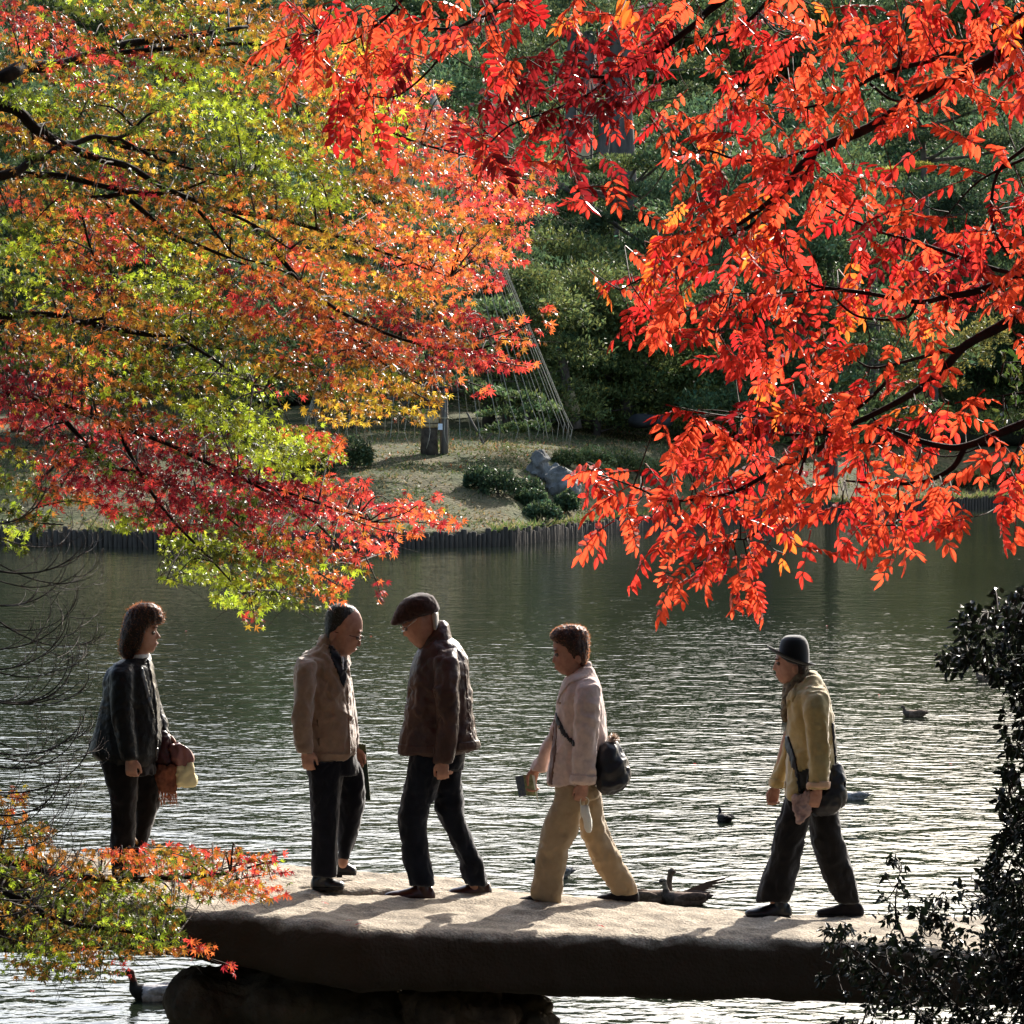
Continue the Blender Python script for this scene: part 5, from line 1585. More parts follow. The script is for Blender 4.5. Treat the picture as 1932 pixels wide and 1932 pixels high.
me = remesh(a.mesh("neck_scarf"), .006, 2); cloth_folds(me, 2, .004, 14, 20); wpart("neck_scarf", me, cloth("dark_scarf", (.02, .02, .022), .3), p4)
KH = cloth("khaki_cotton", (.36, .26, .155), .12, vscale=16)
me = garment("trousers", T4, [[(1050, 370, 610, 0, .135), (1110, 375, 628, 0, .14), (1180, 370, 640, 0, .135)],
    [(1100, 380, 590, -.085, .088), (1200, 364, 545, -.085, .085), (1300, 320, 525, -.085, .08), (1400, 287, 500, -.085, .077), (1500, 270, 440, -.085, .073), (1600, 254, 428, -.085, .072), (1700, 240, 412, -.085, .072), (1770, 220, 405, -.085, .073), (1815, 240, 404, -.085, .07), (1832, 290, 403, -.085, .066)],
    [(1100, 500, 630, .085, .088), (1200, 530, 645, .085, .085), (1300, 512, 662, .085, .08), (1400, 528, 690, .09, .076), (1500, 564, 742, .09, .073), (1600, 614, 790, .1, .071), (1690, 665, 845, .1, .07), (1735, 700, 868, .1, .068), (1775, 715, 880, .1, .066)]],
    .0085, 33.1, .008, KH, p4, sx=9, sz=5)
wpart("trousers", me, KH, p4)
BKS = mat("black_suede", (.014, .011, .012), .8, .2, var=.2, vscale=30)
shoe(T4, p4, "shoe", 118, 400, (345, 1800), 1856, -.085, BKS, SOLE)
shoe(T4, p4, "shoe", 618, 882, (790, 1770), 1838, .1, BKS, SOLE)
HM4 = hair_mat("reddish_hair", (.016, .007, .005), (.05, .018, .010))
a = Acc()
ring_loft(a, T4, [(120, 420, 520, 0, .04), (138, 365, 555, 0, .068), (165, 342, 572, 0, .083), (195, 337, 578, 0, .089), (215, 360, 580, 0, .092), (240, 395, 580, 0, .092), (280, 420, 576, 0, .09), (320, 455, 568, 0, .082), (350, 505, 560, 0, .068), (374, 530, 552, 0, .05)], 28, 2.3)
me = remesh(a.mesh("hair"), .006, 2); co = get_co(me); no = get_no(me)
set_co(me, co + no * (fbm(co * np.array([60, 60, 40]), 3) * .005)[:, None])
hair_strands(me, T4, 3000, .014, 8, "curls", strand_mat("reddish_strand", (.28, .12, .06)), p4, (0, 0, .2), wid=.0009)
wpart("hair", me, HM4, p4)

def bag(label, T, uv, rows, m, seed, amp=.006):
    b = thing("shoulder_bag", label, "bag", tuple(T(*uv)))
    me = soft("bag_body", T, rows, .007, seed, amp, None, sx=12, sz=9)
    wpart("bag_body", me, m, b)
    return b
NYL = mat("black_nylon", (.012, .012, .016), .5, .4, var=.3, vscale=14, bump=.5, bscale=50, bdist=.003)
b4 = bag("black nylon shoulder bag with a fluffy charm on the hip of the woman in pink", T4, (720, 1000, -.12),
         [(845, 668, 740, -.12, .05), (880, 640, 765, -.12, .075), (940, 618, 790, -.12, .09), (1010, 606, 836, -.12, .095), (1050, 608, 828, -.12, .095), (1100, 615, 800, -.12, .09), (1135, 640, 780, -.12, .07), (1156, 660, 720, -.12, .04)], NYL, 3)
if strap: wpart("strap", strap, NYL, b4)
a = Acc()
rs = np.random.RandomState(3)
for i in range(220):
    c = T4(728, 822, -.12); d = rs.normal(size=3); d /= np.linalg.norm(d)
    a.tube([c, c + d * .018, c + d * .034 + rs.normal(size=3) * .004], [.0016, .0014, .0006], 4)
f_ = wpart("fluffy_charm", a.mesh("fluffy_charm"), strand_mat("fluff", (.6, .5, .42), .4), b4); f_["kind"] = "stuff"
lf = thing("leaflet", "folded blue and green leaflet in the far hand of the woman in pink", "leaflet", tuple(T4(190, 1120, .18)))
plate(T4, [(118, 1055), (168, 1045), (188, 1172), (143, 1182)], .18, .002, "blue_panel", mat("print_blue", (.03, .06, .12), .5, .4, base2=(.10, .12, .14), vscale=60), lf)
plate(T4, [(168, 1045), (220, 1040), (250, 1172), (188, 1172)], .178, .002, "green_panel", mat("print_green", (.10, .14, .05), .5, .4, base2=(.28, .30, .18), vscale=50), lf)
plate(T4, [(222, 1044), (240, 1050), (266, 1228), (250, 1180)], .172, .002, "back_panel", mat("print_pale", (.6, .68, .66), .6, .3), lf)
tw = thing("white_pouch", "small white cloth pouch dangling from the near hand of the woman in pink", "pouch", tuple(T4(560, 1290, -.2)))
me = soft("pouch", T4, [(1235, 524, 572, -.2, .012), (1260, 528, 578, -.2, .018), (1320, 540, 590, -.2, .022), (1370, 552, 590, -.2, .02), (1394, 562, 584, -.2, .01)], .005, 4, .003, None)
wpart("pouch", me, cloth("white_cloth", (.75, .73, .65), .06), tw)
a = Acc(); a.tube(catmull([T4(530, 1180, -.2), T4(522, 1215, -.2), T4(532, 1248, -.2)], 4), .003, 5); a.tube(catmull([T4(545, 1175, -.2), T4(575, 1200, -.2), T4(560, 1245, -.2)], 4), .003, 5)
wpart("cord", a.mesh("cord"), cloth("white_cord", (.7, .66, .55), .05), tw)

# ---------------- woman in the black hat, walking left
T5 = Crop(1560, 1350, 2.884, 20.0)
p5 = person("woman in a black bowler hat and ochre jacket, rightmost, walking left", "person", T5, (560, 1870))
h5 = [(150, 440, 540, .045), (180, 395, 560, .065), (215, 378, 566, .075), (245, 371, 566, .077), (272, 372, 560, .076), (295, 370, 552, .074), (315, 372, 544, .071), (335, 374, 538, .069),
      (355, 378, 528, .064), (372, 386, 510, .056), (388, 396, 480, .044), (400, 412, 455, .028)]
a = Acc()
build_head(a, T5, -1, h5, (357, 308), (367, 262), (492, 300), [(350, 445, 535, .05), (400, 448, 550, .055), (450, 450, 570, .065), (490, 455, 580, .07)], (373, 348), hw_ear=.073, brow=(370, 243))
hand(a, T5(640, 1068, -.2), (-.3, 0, -1), (-1, -.2, .25), (0, 1, 0), .150, 1.3)
hand(a, T5(372, 1045, .2), (-.2, 0, -1), (-1, -.2, 0), (.3, -1, 0), .150, 1.2)
inner(a, T5, [(420, 480, 640, 0, .10), (500, 470, 680, 0, .15), (800, 480, 680, 0, .13), (1090, 470, 640, 0, .13), (1170, 480, 640, 0, .1)],
      [([(520, 1140, -.08), (450, 1400, -.08), (365, 1780, -.08)], [.052, .036, .027]), ([(640, 1180, .08), (700, 1420, .09), (820, 1790, .1)], [.052, .036, .027]),
       ([(620, 470, -.17), (640, 780, -.21), (640, 1075, -.2)], [.032, .028, .024]), ([(520, 500, .17), (430, 800, .2), (375, 1050, .2)], [.032, .028, .024])])
finish_body(a, p5)
face_parts(T5, p5, -1, (381, 272), 0, brow=(373, 248), mouth=(373, 348))
OC = cloth("ochre_wool", (.42, .31, .135), .10, vscale=34, weave=260, sheen=.5, bump=.7)
jr = [(345, 540, 640, 0, .075), (375, 505, 655, 0, .11), (410, 470, 672, 0, .15), (450, 445, 692, 0, .175), (520, 440, 710, 0, .185), (600, 438, 724, 0, .185), (700, 442, 734, 0, .18), (800, 444, 740, 0, .175), (900, 440, 744, 0, .175), (960, 438, 742, 0, .175), (1010, 437, 600, -.02, .165), (1060, 436, 520, -.04, .15), (1114, 435, 502, -.04, .14)]
jn = [(420, 560, 680, -.13, .05), (460, 543, 694, -.17, .065), (540, 548, 702, -.2, .068), (640, 562, 708, -.21, .066), (740, 575, 712, -.21, .062), (850, 585, 706, -.21, .06), (950, 585, 704, -.21, .058), (1020, 582, 704, -.205, .056), (1050, 582, 700, -.205, .056)]
jf = [(560, 445, 540, .17, .055), (700, 440, 520, .2, .055), (800, 408, 490, .2, .052), (880, 388, 460, .2, .05), (950, 360, 445, .2, .048), (1000, 338, 436, .2, .048), (1045, 330, 430, .2, .05)]
me = garment("jacket", T5, [jr, jn, jf], .0085, 41.7, .0075, OC, p5, sx=7, sz=3)
cf = patch(me, T5, [(570, 1018), (720, 1010), (720, 1060), (570, 1062)], .008, "cuff", 9)
cf2 = patch(me, T5, [(325, 990), (440, 1010), (440, 1060), (325, 1050)], .006, "cuff", 9)
dkp = patch(me, T5, [(505, 955), (582, 925), (582, 1060), (545, 1085), (520, 1090)], .004, "dark_lining", .97)
st1 = patch(me, T5, [(441, 725), (456, 730), (496, 846), (521, 958), (536, 1080), (514, 1092), (496, 982), (464, 872), (441, 795)], .010, "strap", .97)
st2 = patch(me, T5, [(718, 640), (732, 640), (748, 780), (762, 905), (745, 905), (732, 780)], .008, "strap", 9)
lap = patch(me, T5, [(520, 390), (500, 420), (500, 480), (480, 520), (470, 500), (445, 560), (440, 500), (470, 420)], .006, "lapel", .97)
jo = wpart("jacket", me, OC, p5)
PKC = cloth("peach_lining", (.62, .40, .26), .08)
for q, nm, m_ in ((cf, "cuff", PKC), (cf2, "cuff", OC), (dkp, "dark_lining", cloth("dark_fabric", (.03, .028, .026), .3)), (lap, "lapel", OC)):
    if q: wpart(nm, q, m_, jo)
a = Acc(); ring_loft(a, T5, [(322, 580, 628, 0, .04), (340, 560, 640, 0, .07), (370, 520, 650, 0, .088), (400, 490, 655, 0, .10), (420, 475, 650, 0, .105)], 22, 2.2)
me = remesh(a.mesh("collar"), .007, 3); cloth_folds(me, 9, .003); wpart("collar", me, OC, jo)
a = Acc(); ring_loft(a, T5, [(310, 510, 580, 0, .045), (345, 470, 580, 0, .065), (390, 430, 560, 0, .075), (430, 420, 530, 0, .075), (470, 415, 480, -.02, .06), (540, 412, 455, -.03, .045), (600, 412, 440, -.03, .03), (640, 424, 440, -.03, .012)], 22, 2.2)
me = remesh(a.mesh("scarf"), .006, 2); cloth_folds(me, 5, .006, 16, 22, .004)
wpart("scarf", me, mat("patterned_scarf", (.05, .04, .03), .8, .2, base2=(.28, .22, .14), vscale=45), p5)
a = Acc()
for i, u in enumerate((412, 420, 428, 436)):
    a.tube([T5(u + 6, 620, -.03), T5(u, 680, -.03), T5(u - 4 + i * 3, 735 - i * 5, -.03)], [.004, .003, .001], 5)
wpart("scarf_tassel", a.mesh("scarf_tassel"), strand_mat("tassel", (.3, .34, .32), .4), p5)
CH = cloth("charcoal_trousers", (.013, .0115, .0115), .25)
me = garment("trousers", T5, [[(1040, 455, 700, 0, .135), (1120, 440, 745, 0, .14), (1200, 430, 752, 0, .135)],
    [(1110, 440, 620, -.085, .09), (1200, 414, 595, -.085, .088), (1300, 372, 582, -.085, .084), (1400, 350, 545, -.085, .08), (1500, 330, 524, -.085, .08), (1600, 300, 502, -.085, .082), (1700, 268, 478, -.085, .084), (1748, 256, 462, -.085, .084), (1766, 252, 440, -.085, .082)],
    [(1140, 560, 750, .085, .09), (1220, 590, 760, .085, .088), (1300, 592, 776, .085, .084), (1400, 604, 802, .09, .08), (1500, 636, 834, .1, .076), (1600, 670, 856, .1, .074), (1700, 720, 884, .1, .072), (1770, 755, 900, .1, .07)]],
    .0085, 47.1, .007, CH, p5, sx=9, sz=3)
wpart("trousers", me, CH, p5)
shoe(T5, p5, "shoe", 180, 470, (400, 1770), 1866, -.085, SHOE_B, SOLE)
shoe(T5, p5, "shoe", 630, 920, (830, 1770), 1862, .1, BKS, SOLE)
a = Acc(); ring_loft(a, T5, [(235, 440, 575, 0, .08), (270, 452, 575, 0, .083), (305, 470, 572, 0, .08), (335, 500, 565, 0, .07)], 24, 2.2)
me = remesh(a.mesh("hair"), .006, 2); co = get_co(me); set_co(me, co + get_no(me) * (fbm(co * 50, 3) * .005)[:, None])
wpart("hair", me, hair_mat("dark_brown_hair", (.02, .010, .008), (.06, .03, .02)), p5)
a = Acc(); ring_loft(a, T5, [(96, 455, 525, 0, .045), (104, 430, 548, 0, .068), (122, 410, 566, 0, .086), (150, 399, 578, 0, .094), (190, 393, 584, 0, .097), (230, 392, 585, 0, .098), (262, 420, 584, 0, .095), (285, 500, 582, 0, .085)], 30, 2.15)
me = remesh(a.mesh("hat"), .006, 3)
HT = mat("black_felt", (.010, .010, .011), .9, .15, sheen=.4, bump=.6, bscale=250, bdist=.002)
ht = wpart("bowler_hat", me, HT, p5)
V, F = [], []
c0 = T5(470, 243); n = 48
fr, bk = T5(322, 185), T5(608, 296)
ax = (bk - fr) / 2; cen = (bk + fr) / 2 + np.array([0, 0, .0])
up_ = np.array([-ax[2], 0, ax[0]]); up_ /= np.linalg.norm(up_)
for t in range(n):
    an = 2 * math.pi * t / n
    for (rr, hh) in ((.60, -.004), (.85, -.004), (1.0, .004), (1.06, .016), (1.075, .017), (1.03, .009), (.9, .001), (.60, .003)):
        lift = hh + (.004 * math.cos(an * 2) if rr > .8 else 0)
        V.append(cen + ax * math.cos(an) * rr + np.array([0, 1, 0]) * math.sin(an) * .128 * rr + up_ * lift)
for t in range(n):
    for k in range(8):
        F.append((t * 8 + k, t * 8 + (k + 1) % 8, ((t + 1) % n) * 8 + (k + 1) % 8, ((t + 1) % n) * 8 + k))
wpart("brim", mesh_np("brim", np.array(V), F, True), HT, ht)
b5 = bag("black leather shoulder bag on the hip of the woman in the black hat", T5, (720, 1080, -.1),
         [(905, 720, 772, -.1, .03), (935, 706, 792, -.1, .05), (980, 700, 806, -.1, .07), (1060, 650, 815, -.1, .08), (1110, 610, 812, -.1, .085), (1160, 598, 795, -.1, .08), (1200, 600, 765, -.1, .06), (1222, 620, 735, -.1, .03)], NYL, 13)
for q in (st1, st2):
    if q: wpart("strap", q, NYL, b5)
a = Acc(); a.tube(catmull([T5(765, 905, -.1), T5(790, 950, -.1), T5(808, 1020, -.14), T5(800, 1100, -.16)], 4), .007, 6); wpart("strap", a.mesh("strap"), NYL, b5)
hk = thing("printed_handkerchief", "pinkish printed handkerchief in the near hand of the woman in the black hat", "handkerchief", tuple(T5(540, 1170, -.19)))
me = soft("handkerchief", T5, [(1082, 545, 600, -.19, .008), (1110, 482, 602, -.19, .010), (1170, 488, 594, -.19, .009), (1230, 492, 578, -.19, .008), (1262, 500, 545, -.19, .006), (1274, 502, 520, -.19, .005)], .0045, 6, .005, None, sx=22, sz=12)
wpart("handkerchief", me, mat("printed_cotton", (.30, .19, .17), .85, .1, base2=(.48, .34, .30), vscale=22), hk)

# ------------------------------------------------------------------ ducks
duck_m = vcol_mat("feathers", .85, .12, .5, 120)
bill_m = mat("bill", (.05, .05, .04), .4, .4)
def duck(label, u, v, heading, s, kind, neck_up=.14, wing=False, name="duck", turn=0.0):
    g = G(u, v, 0)
    t = thing(name, label, "duck", tuple(g), "ducks swimming on the pond")
    a = Acc()
    rows = [(-.27, .085, .006, .02), (-.23, .075, .022, .045), (-.17, .055, .05, .075), (-.08, .035, .075, .098), (.02, .03, .085, .105), (.10, .04, .08, .095), (.16, .06, .06, .07), (.195, .075, .035, .045), (.21, .085, .01, .02)]
    n = 18; aa = np.linspace(0, 2 * math.pi, n, endpoint=False); V = []; F = []
    for (x, zc, hz, hy) in rows:
        V.append(np.stack([np.full(n, x), hy * np.cos(aa), zc + hz * np.sin(aa)], 1))
    V = np.concatenate(V)
    for i in range(len(rows) - 1):
        for k in range(n):
            k2 = (k + 1) % n
            F.append((i * n + k, (i + 1) * n + k, (i + 1) * n + k2, i * n + k2)[::-1])
    F.append(tuple(range(n))[::-1]); F.append(tuple(range((len(rows) - 1) * n, len(rows) * n)))
    a.add(V, [f[::-1] for f in F])
    hx, hz = .20, .08 + neck_up
    a.capsule([(.13, 0, .06), (.175, 0, .10), (.18, 0, .08 + neck_up * .55), (hx - .005, 0, hz)], [.055, .042, .028, .026], 12)
    a.ball((hx + .005, 0, hz + .004), (.040, .027, .030), 12, 9)
    me = remesh(a.mesh("body"), .008, 2, "body")
    co = get_co(me)
    col = np.zeros((len(co), 3))
    base = {"brown": (.20, .13, .085), "pochard": (.40, .38, .37), "dark": (.035, .03, .03), "mallard": (.34, .32, .30), "spot": (.16, .10, .07)}[kind]
    head = {"brown": (.13, .095, .065), "pochard": (.065, .022, .014), "dark": (.02, .018, .02), "mallard": (.01, .035, .02), "spot": (.30, .24, .17)}[kind]
    breast = {"brown": (.12, .085, .06), "pochard": (.02, .017, .015), "dark": (.03, .025, .02), "mallard": (.08, .04, .03), "spot": (.09, .065, .05)}[kind]
    col[:] = base
    col[co[:, 0] > .10] = breast
    col[(co[:, 2] > .14 if neck_up < .2 else co[:, 2] > .16) & (co[:, 0] > .12)] = head
    col[co[:, 0] < -.20] = np.array(base) * .35
    sp = fbm(co * np.array([60, 90, 60]), 2)
    col *= (1 + .5 * sp[:, None]).clip(.3, 1.8)
    if kind == "spot":
        zz = hz + .008
        col[(np.abs(co[:, 2] - zz) < .006) & (co[:, 0] > .15)] = (.03, .025, .02)
    set_cols(me, col.clip(0, 1))
    link("body", me, duck_m, t)
    b = Acc(); b.capsule([(hx + .03, 0, hz - .004), (hx + .055, 0, hz - .010), (hx + .082, 0, hz - .014)], [.012, .011, .011], 10)
    Vb = b.V[0]; Vb[:, 2] = (Vb[:, 2] - (hz - .01)) * .6 + hz - .01; b.V[0] = Vb
    link("bill", b.mesh("bill"), bill_m, t)
    for sgn in (-1, 1):
        e = Acc(); e.ball((hx + .018, sgn * .024, hz + .010), .0045, 8, 6); link("eye", e.mesh("eye"), IRIS, t)
        w = Acc(); w.ball((-.06, sgn * .078, .075), (.15, .028, .045), 14, 9, Matrix.Rotation(math.radians(6), 3, 'Y'))
        w.capsule([(-.16, sgn * .06, .085), (-.235, sgn * .03, .11)], [.022, .006], 8)
        wm = remesh(w.mesh("wing"), .008, 1, "wing"); wc = get_co(wm)
        c = np.tile(np.array(base) * (.8 if kind != "pochard" else 1.0), (len(wc), 1)) * (1 + .5 * fbm(wc * 70, 2)[:, None]).clip(.4, 1.8)
        set_cols(wm, c.clip(0, 1))
        link("wing", wm, duck_m, t)
    if wing:      # a half-open wing stretched back
        V = []; cc = []; F = []
        root = np.array([.0, -.08, .11])
        for i in range(9):
            f = i / 8
            tip = np.array([-.27 - .15 * f + .02 * (i % 2), -.16 - .02 * f, .085 + .15 * f])
            mid = (root + tip) / 2 + np.array([0, 0, .012])
            sd = np.array([.0, .004, .0095 + .003 * f])
            b0 = len(V)
            V += [root - sd * .6, root + sd * .6, mid + sd, tip + sd * .25, tip - sd * .25, mid - sd]
            F.append((b0, b0 + 1, b0 + 2, b0 + 3, b0 + 4, b0 + 5))
            cc += [np.array(base) * (1.2 - .4 * f)] * 6
            V += [x + np.array([0, .004, 0]) for x in V[b0:b0 + 6]]
            F.append(tuple(range(b0 + 6, b0 + 12))[::-1]); cc += [np.array(base)] * 6
        link("spread_wing", mesh_np("spread_wing", np.array(V), F, False, np.array(cc)), duck_m, t)
    t.scale = (s, s, s); t.rotation_euler = (0, 0, heading)
    return t
duck("red-headed grey duck swimming left below the bridge at the lower left", 296, 1886, math.pi, .95, "pochard", .12)
duck("pale brown duck swimming left with a wake behind it, right of the black hat", 1725, 1352, math.pi, .78, "brown", .09)
duck("brown duck farthest out, half hidden by the dark bush at the right edge", 1862, 1284, math.pi, .85, "brown", .09)
duck("small dark duck seen from behind on open water, left of the woman in the hat", 1367, 1549, math.radians(110), .62, "dark", .09)
duck("green-headed duck just right of the black shoulder bag", 1610, 1509, math.pi, .72, "mallard", .08)
duck("dark duck with its neck stretched up just behind the bridge", 1225, 1704, math.radians(5), .95, "brown", .20)
duck("brown duck with a pale striped face and a wing stretched back, beside the upright one", 1292, 1706, math.radians(178), .92, "spot", .13, wing=True)
duck("dark-headed duck partly hidden behind the khaki trouser leg", 1043, 1655, math.pi, .8, "mallard", .10)
# ------------------------------------------------------------------ foreground leaves
def rotmats(ax, nrm):
    """columns: leaf axis, side, normal"""
    ax = ax / (np.linalg.norm(ax, axis=1)[:, None] + 1e-9)
    nrm = nrm - ax * (nrm * ax).sum(1)[:, None]
    nrm = nrm / (np.linalg.norm(nrm, axis=1)[:, None] + 1e-9)
    sd = np.cross(nrm, ax)
    return np.stack([ax, sd, nrm], 2)

def proj_uv(p):
    p = np.atleast_2d(p)
    d = p - np.array([0, 0, CAMZ])
    dep = d @ FWD
    return 966 + d[:, 0] / dep * FPX, 966 - (d @ UPV) / dep * FPX

class Tmpl:
    def __init__(self, V, F):
        self.V = np.array(V, float); self.F = np.array(F, int)

def maple_tmpl(seed, lobes=7):
    rs = np.random.RandomState(seed)
    angs = {7: [-128, -84, -42, 0, 42, 84, 128], 5: [-100, -48, 0, 48, 100]}[lobes]
    lens = {7: [.42, .78, .95, 1.05, .95, .78, .42], 5: [.6, .9, 1.05, .9, .6]}[lobes]
    pts = []
    for i, (a, l) in enumerate(zip(angs, lens)):
        a += rs.uniform(-5, 5); l *= rs.uniform(.9, 1.08)
        if i:
            am = (angs[i - 1] + angs[i]) / 2
            pts.append((.30 * math.cos(math.radians(am)), .30 * math.sin(math.radians(am)), .02))
        w = 11
        r1 = l * .55
        pts.append((r1 * math.cos(math.radians(a - w)), r1 * math.sin(math.radians(a - w)), -.03))
        pts.append((l * math.cos(math.radians(a)), l * math.sin(math.radians(a)), -.20 * l + rs.uniform(-.1, .1)))
        pts.append((r1 * math.cos(math.radians(a + w)), r1 * math.sin(math.radians(a + w)), -.03))
    V = [(0, 0, .05)] + pts + [(-.10, .0, 0), (-.75, .012, .10), (-.75, -.012, .10)]
    n = len(pts)
    F = [(0, i, i + 1) for i in range(1, n)] + [(0, n, n + 1), (0, n + 1, 1), (0, n + 2, n + 3)]
    return Tmpl(V, F)

def oval_tmpl(w=.42, fold=.10, droop=.15):
    V = [(-.12, 0, 0), (0, 0, 0), (.30, w * .5, fold), (.72, w * .38, fold * .6 - droop * .4), (1.0, 0, -droop), (.72, -w * .38, fold * .6 - droop * .4), (.30, -w * .5, fold), (.36, 0, 0), (.72, 0, -droop * .5)]
    F = [(1, 7, 2), (2, 7, 8), (2, 8, 3), (3, 8, 4), (1, 6, 7), (6, 8, 7), (6, 5, 8), (5, 4, 8), (0, 1, 7)]
    return Tmpl(V, F)

def pinnate_tmpl(seed, pairs=6):
    """a compound leaf: arching stalk with opposite drooping leaflets and one at the end; unit length"""
    rs = np.random.RandomState(seed)
    V, F = [], []
    arch = rs.uniform(.10, .32)
    def st(t): return np.array([t * (1 - arch * .3 * t), .04 * math.sin(t * 3 + seed), -arch * t * t])
    def leaflet(base, ax, nr, L, W):
        ax = ax / np.linalg.norm(ax); nr = nr - ax * ax.dot(nr); nr /= np.linalg.norm(nr); sd = np.cross(nr, ax)
        k = len(V)
        cv = rs.uniform(.06, .20)
        prof = [(0, 0, 0), (.22, .42, .05), (.55, .50, .05 - cv * .3), (.82, .26, -cv * .7), (1.0, 0, -cv)]
        mid = [(.22, 0, 0), (.55, 0, -cv * .3), (.82, 0, -cv * .7)]
        for (a, b, c) in prof: V.append(base + ax * a * L + sd * b * W + nr * c * L)
        for (a, b, c) in prof[1:4]: V.append(base + ax * a * L - sd * b * W + nr * c * L)
        for (a, b, c) in mid: V.append(base + ax * a * L + nr * (c - .05) * L)
        l = [k + i for i in range(5)]; r = [k + 5, k + 6, k + 7]; m_ = [k + 8, k + 9, k + 10]
        F.extend([(l[0], m_[0], l[1]), (l[0], r[0], m_[0]), (l[1], m_[0], m_[1]), (l[1], m_[1], l[2]), (l[2], m_[1], m_[2]), (l[2], m_[2], l[3]), (l[3], m_[2], l[4]),
                  (r[0], m_[1], m_[0]), (r[0], r[1], m_[1]), (r[1], m_[2], m_[1]), (r[1], r[2], m_[2]), (r[2], l[4], m_[2])])
    for i in range(pairs):
        t = .26 + .64 * i / (pairs - 1)
        L = .34 * (1 - .35 * abs(t - .6)) * rs.uniform(.88, 1.1)
        for s in (-1, 1):
            if rs.rand() < .04: continue
            ax = np.array([.34 + .35 * t, s * .92, -.40 + rs.uniform(-.25, .2)])
            leaflet(st(t + rs.uniform(-.012, .012)), ax, np.array([rs.uniform(-.25, .25), rs.uniform(-.3, .3), 1]), L, .125)
    leaflet(st(.98), np.array([1, rs.uniform(-.2, .2), -.5]), np.array([0, 0, 1.0]), .34, .12)
    nl = len(V)
    for t in (0, .35, .7, 1.0):
        p = st(t); w = .010 * (1.2 - t * .6)
        V.append(p + np.array([0, w, 0])); V.append(p + np.array([0, -w * .5, w])); V.append(p + np.array([0, -w * .5, -w]))
    for i in range(3):
        for k in range(3):
            a, b = nl + i * 3 + k, nl + i * 3 + (k + 1) % 3
            F.append((a, b, b + 3)); F.append((a, b + 3, a + 3))
    t_ = Tmpl(V, F); t_.nl = nl
    return t_

def scatter(tmpls, pos, R, size, cols, which, stem_col=None):
    """all leaves of one mass as arrays"""
    Vs, Fs, Cs = [], [], []
    off = 0
    for ti, t in enumerate(tmpls):
        k = np.where(which == ti)[0]
        if not len(k): continue
        v = np.einsum('nij,kj->nki', R[k], t.V) * size[k][:, None, None] + pos[k][:, None, :]
        m = len(t.V)
        Vs.append(v.reshape(-1, 3))
        Fs.append((t.F[None, :, :] + (np.arange(len(k)) * m)[:, None, None] + off).reshape(-1, 3))
        c = np.repeat(cols[k][:, None, :], m, 1)
        if stem_col is not None and hasattr(t, "nl"):
            c[:, t.nl:] = stem_col
        Cs.append(c.reshape(-1, 3))
        off += len(k) * m
    return np.concatenate(Vs), np.concatenate(Fs).astype(np.int32), np.concatenate(Cs)

def leaf_objects(parent, name, tmpls, pos, R, size, cols, which, idx, material, ncol=12, seed=1, stem_col=None):
    """the leaves that show largest, each an object of its own; meshes shared between alike leaves"""
    rs = np.random.RandomState(seed)
    # quantise colours by k-means-ish picking
    pal = cols[idx][rs.choice(len(idx), min(ncol, len(idx)), replace=False)]
    cache = {}
    base = np.array(parent.location)
    for i in idx:
        ci = int(np.argmin(((pal - cols[i]) ** 2).sum(1)))
        key = (int(which[i]), ci)
        if key not in cache:
            t = tmpls[which[i]]
            c = np.tile(pal[ci], (len(t.V), 1))
            if stem_col is not None and hasattr(t, "nl"): c[t.nl:] = stem_col
            me = mesh_np(name, t.V, t.F.astype(np.int32), False, c)
            me.materials.append(material)
            cache[key] = me
        o = bpy.data.objects.new(name, cache[key])
        COL.objects.link(o)
        o.parent = parent
        M = Matrix([[*(R[i][0] * size[i]), pos[i][0] - base[0]], [*(R[i][1] * size[i]), pos[i][1] - base[1]], [*(R[i][2] * size[i]), pos[i][2] - base[2]], [0, 0, 0, 1]])
        o.matrix_local = M

def branches_acc(acc, polys, Yf, r0, r1, base, seed=0, wob=.012):
    rs = np.random.RandomState(seed)
    samples = []
    for pl in polys:
        pts, ra, rb = pl[0], pl[1], pl[2]
        yo = pl[3] if len(pl) > 3 else 0.0
        y1 = pl[4] if len(pl) > 4 else yo
        n = len(pts)
        w = [P(u, v, Yf + yo + (y1 - yo) * i / max(1, n - 1)) for i, (u, v) in enumerate(pts)]
        q = catmull(w, 4)
        q = q + np.stack([vnoise(q * 3 + seed + k * 7) for k in range(3)], 1) * wob * np.linspace(.3, 1, len(q))[:, None]
        rr = np.linspace(ra, rb, len(q)) * (1 + .12 * vnoise(q * 14))
        acc.tube(q - base, rr, 7)
        samples.append(q)
    return np.concatenate(samples)

bark = mat("dark_maple_bark", (.012, .010, .009), .9, .15, base2=(.040, .032, .026), vscale=18, bump=.8, bscale=70, bdist=.004)
twig_m = mat("twig_bark", (.035, .022, .016), .85, .2, var=.4, vscale=30)

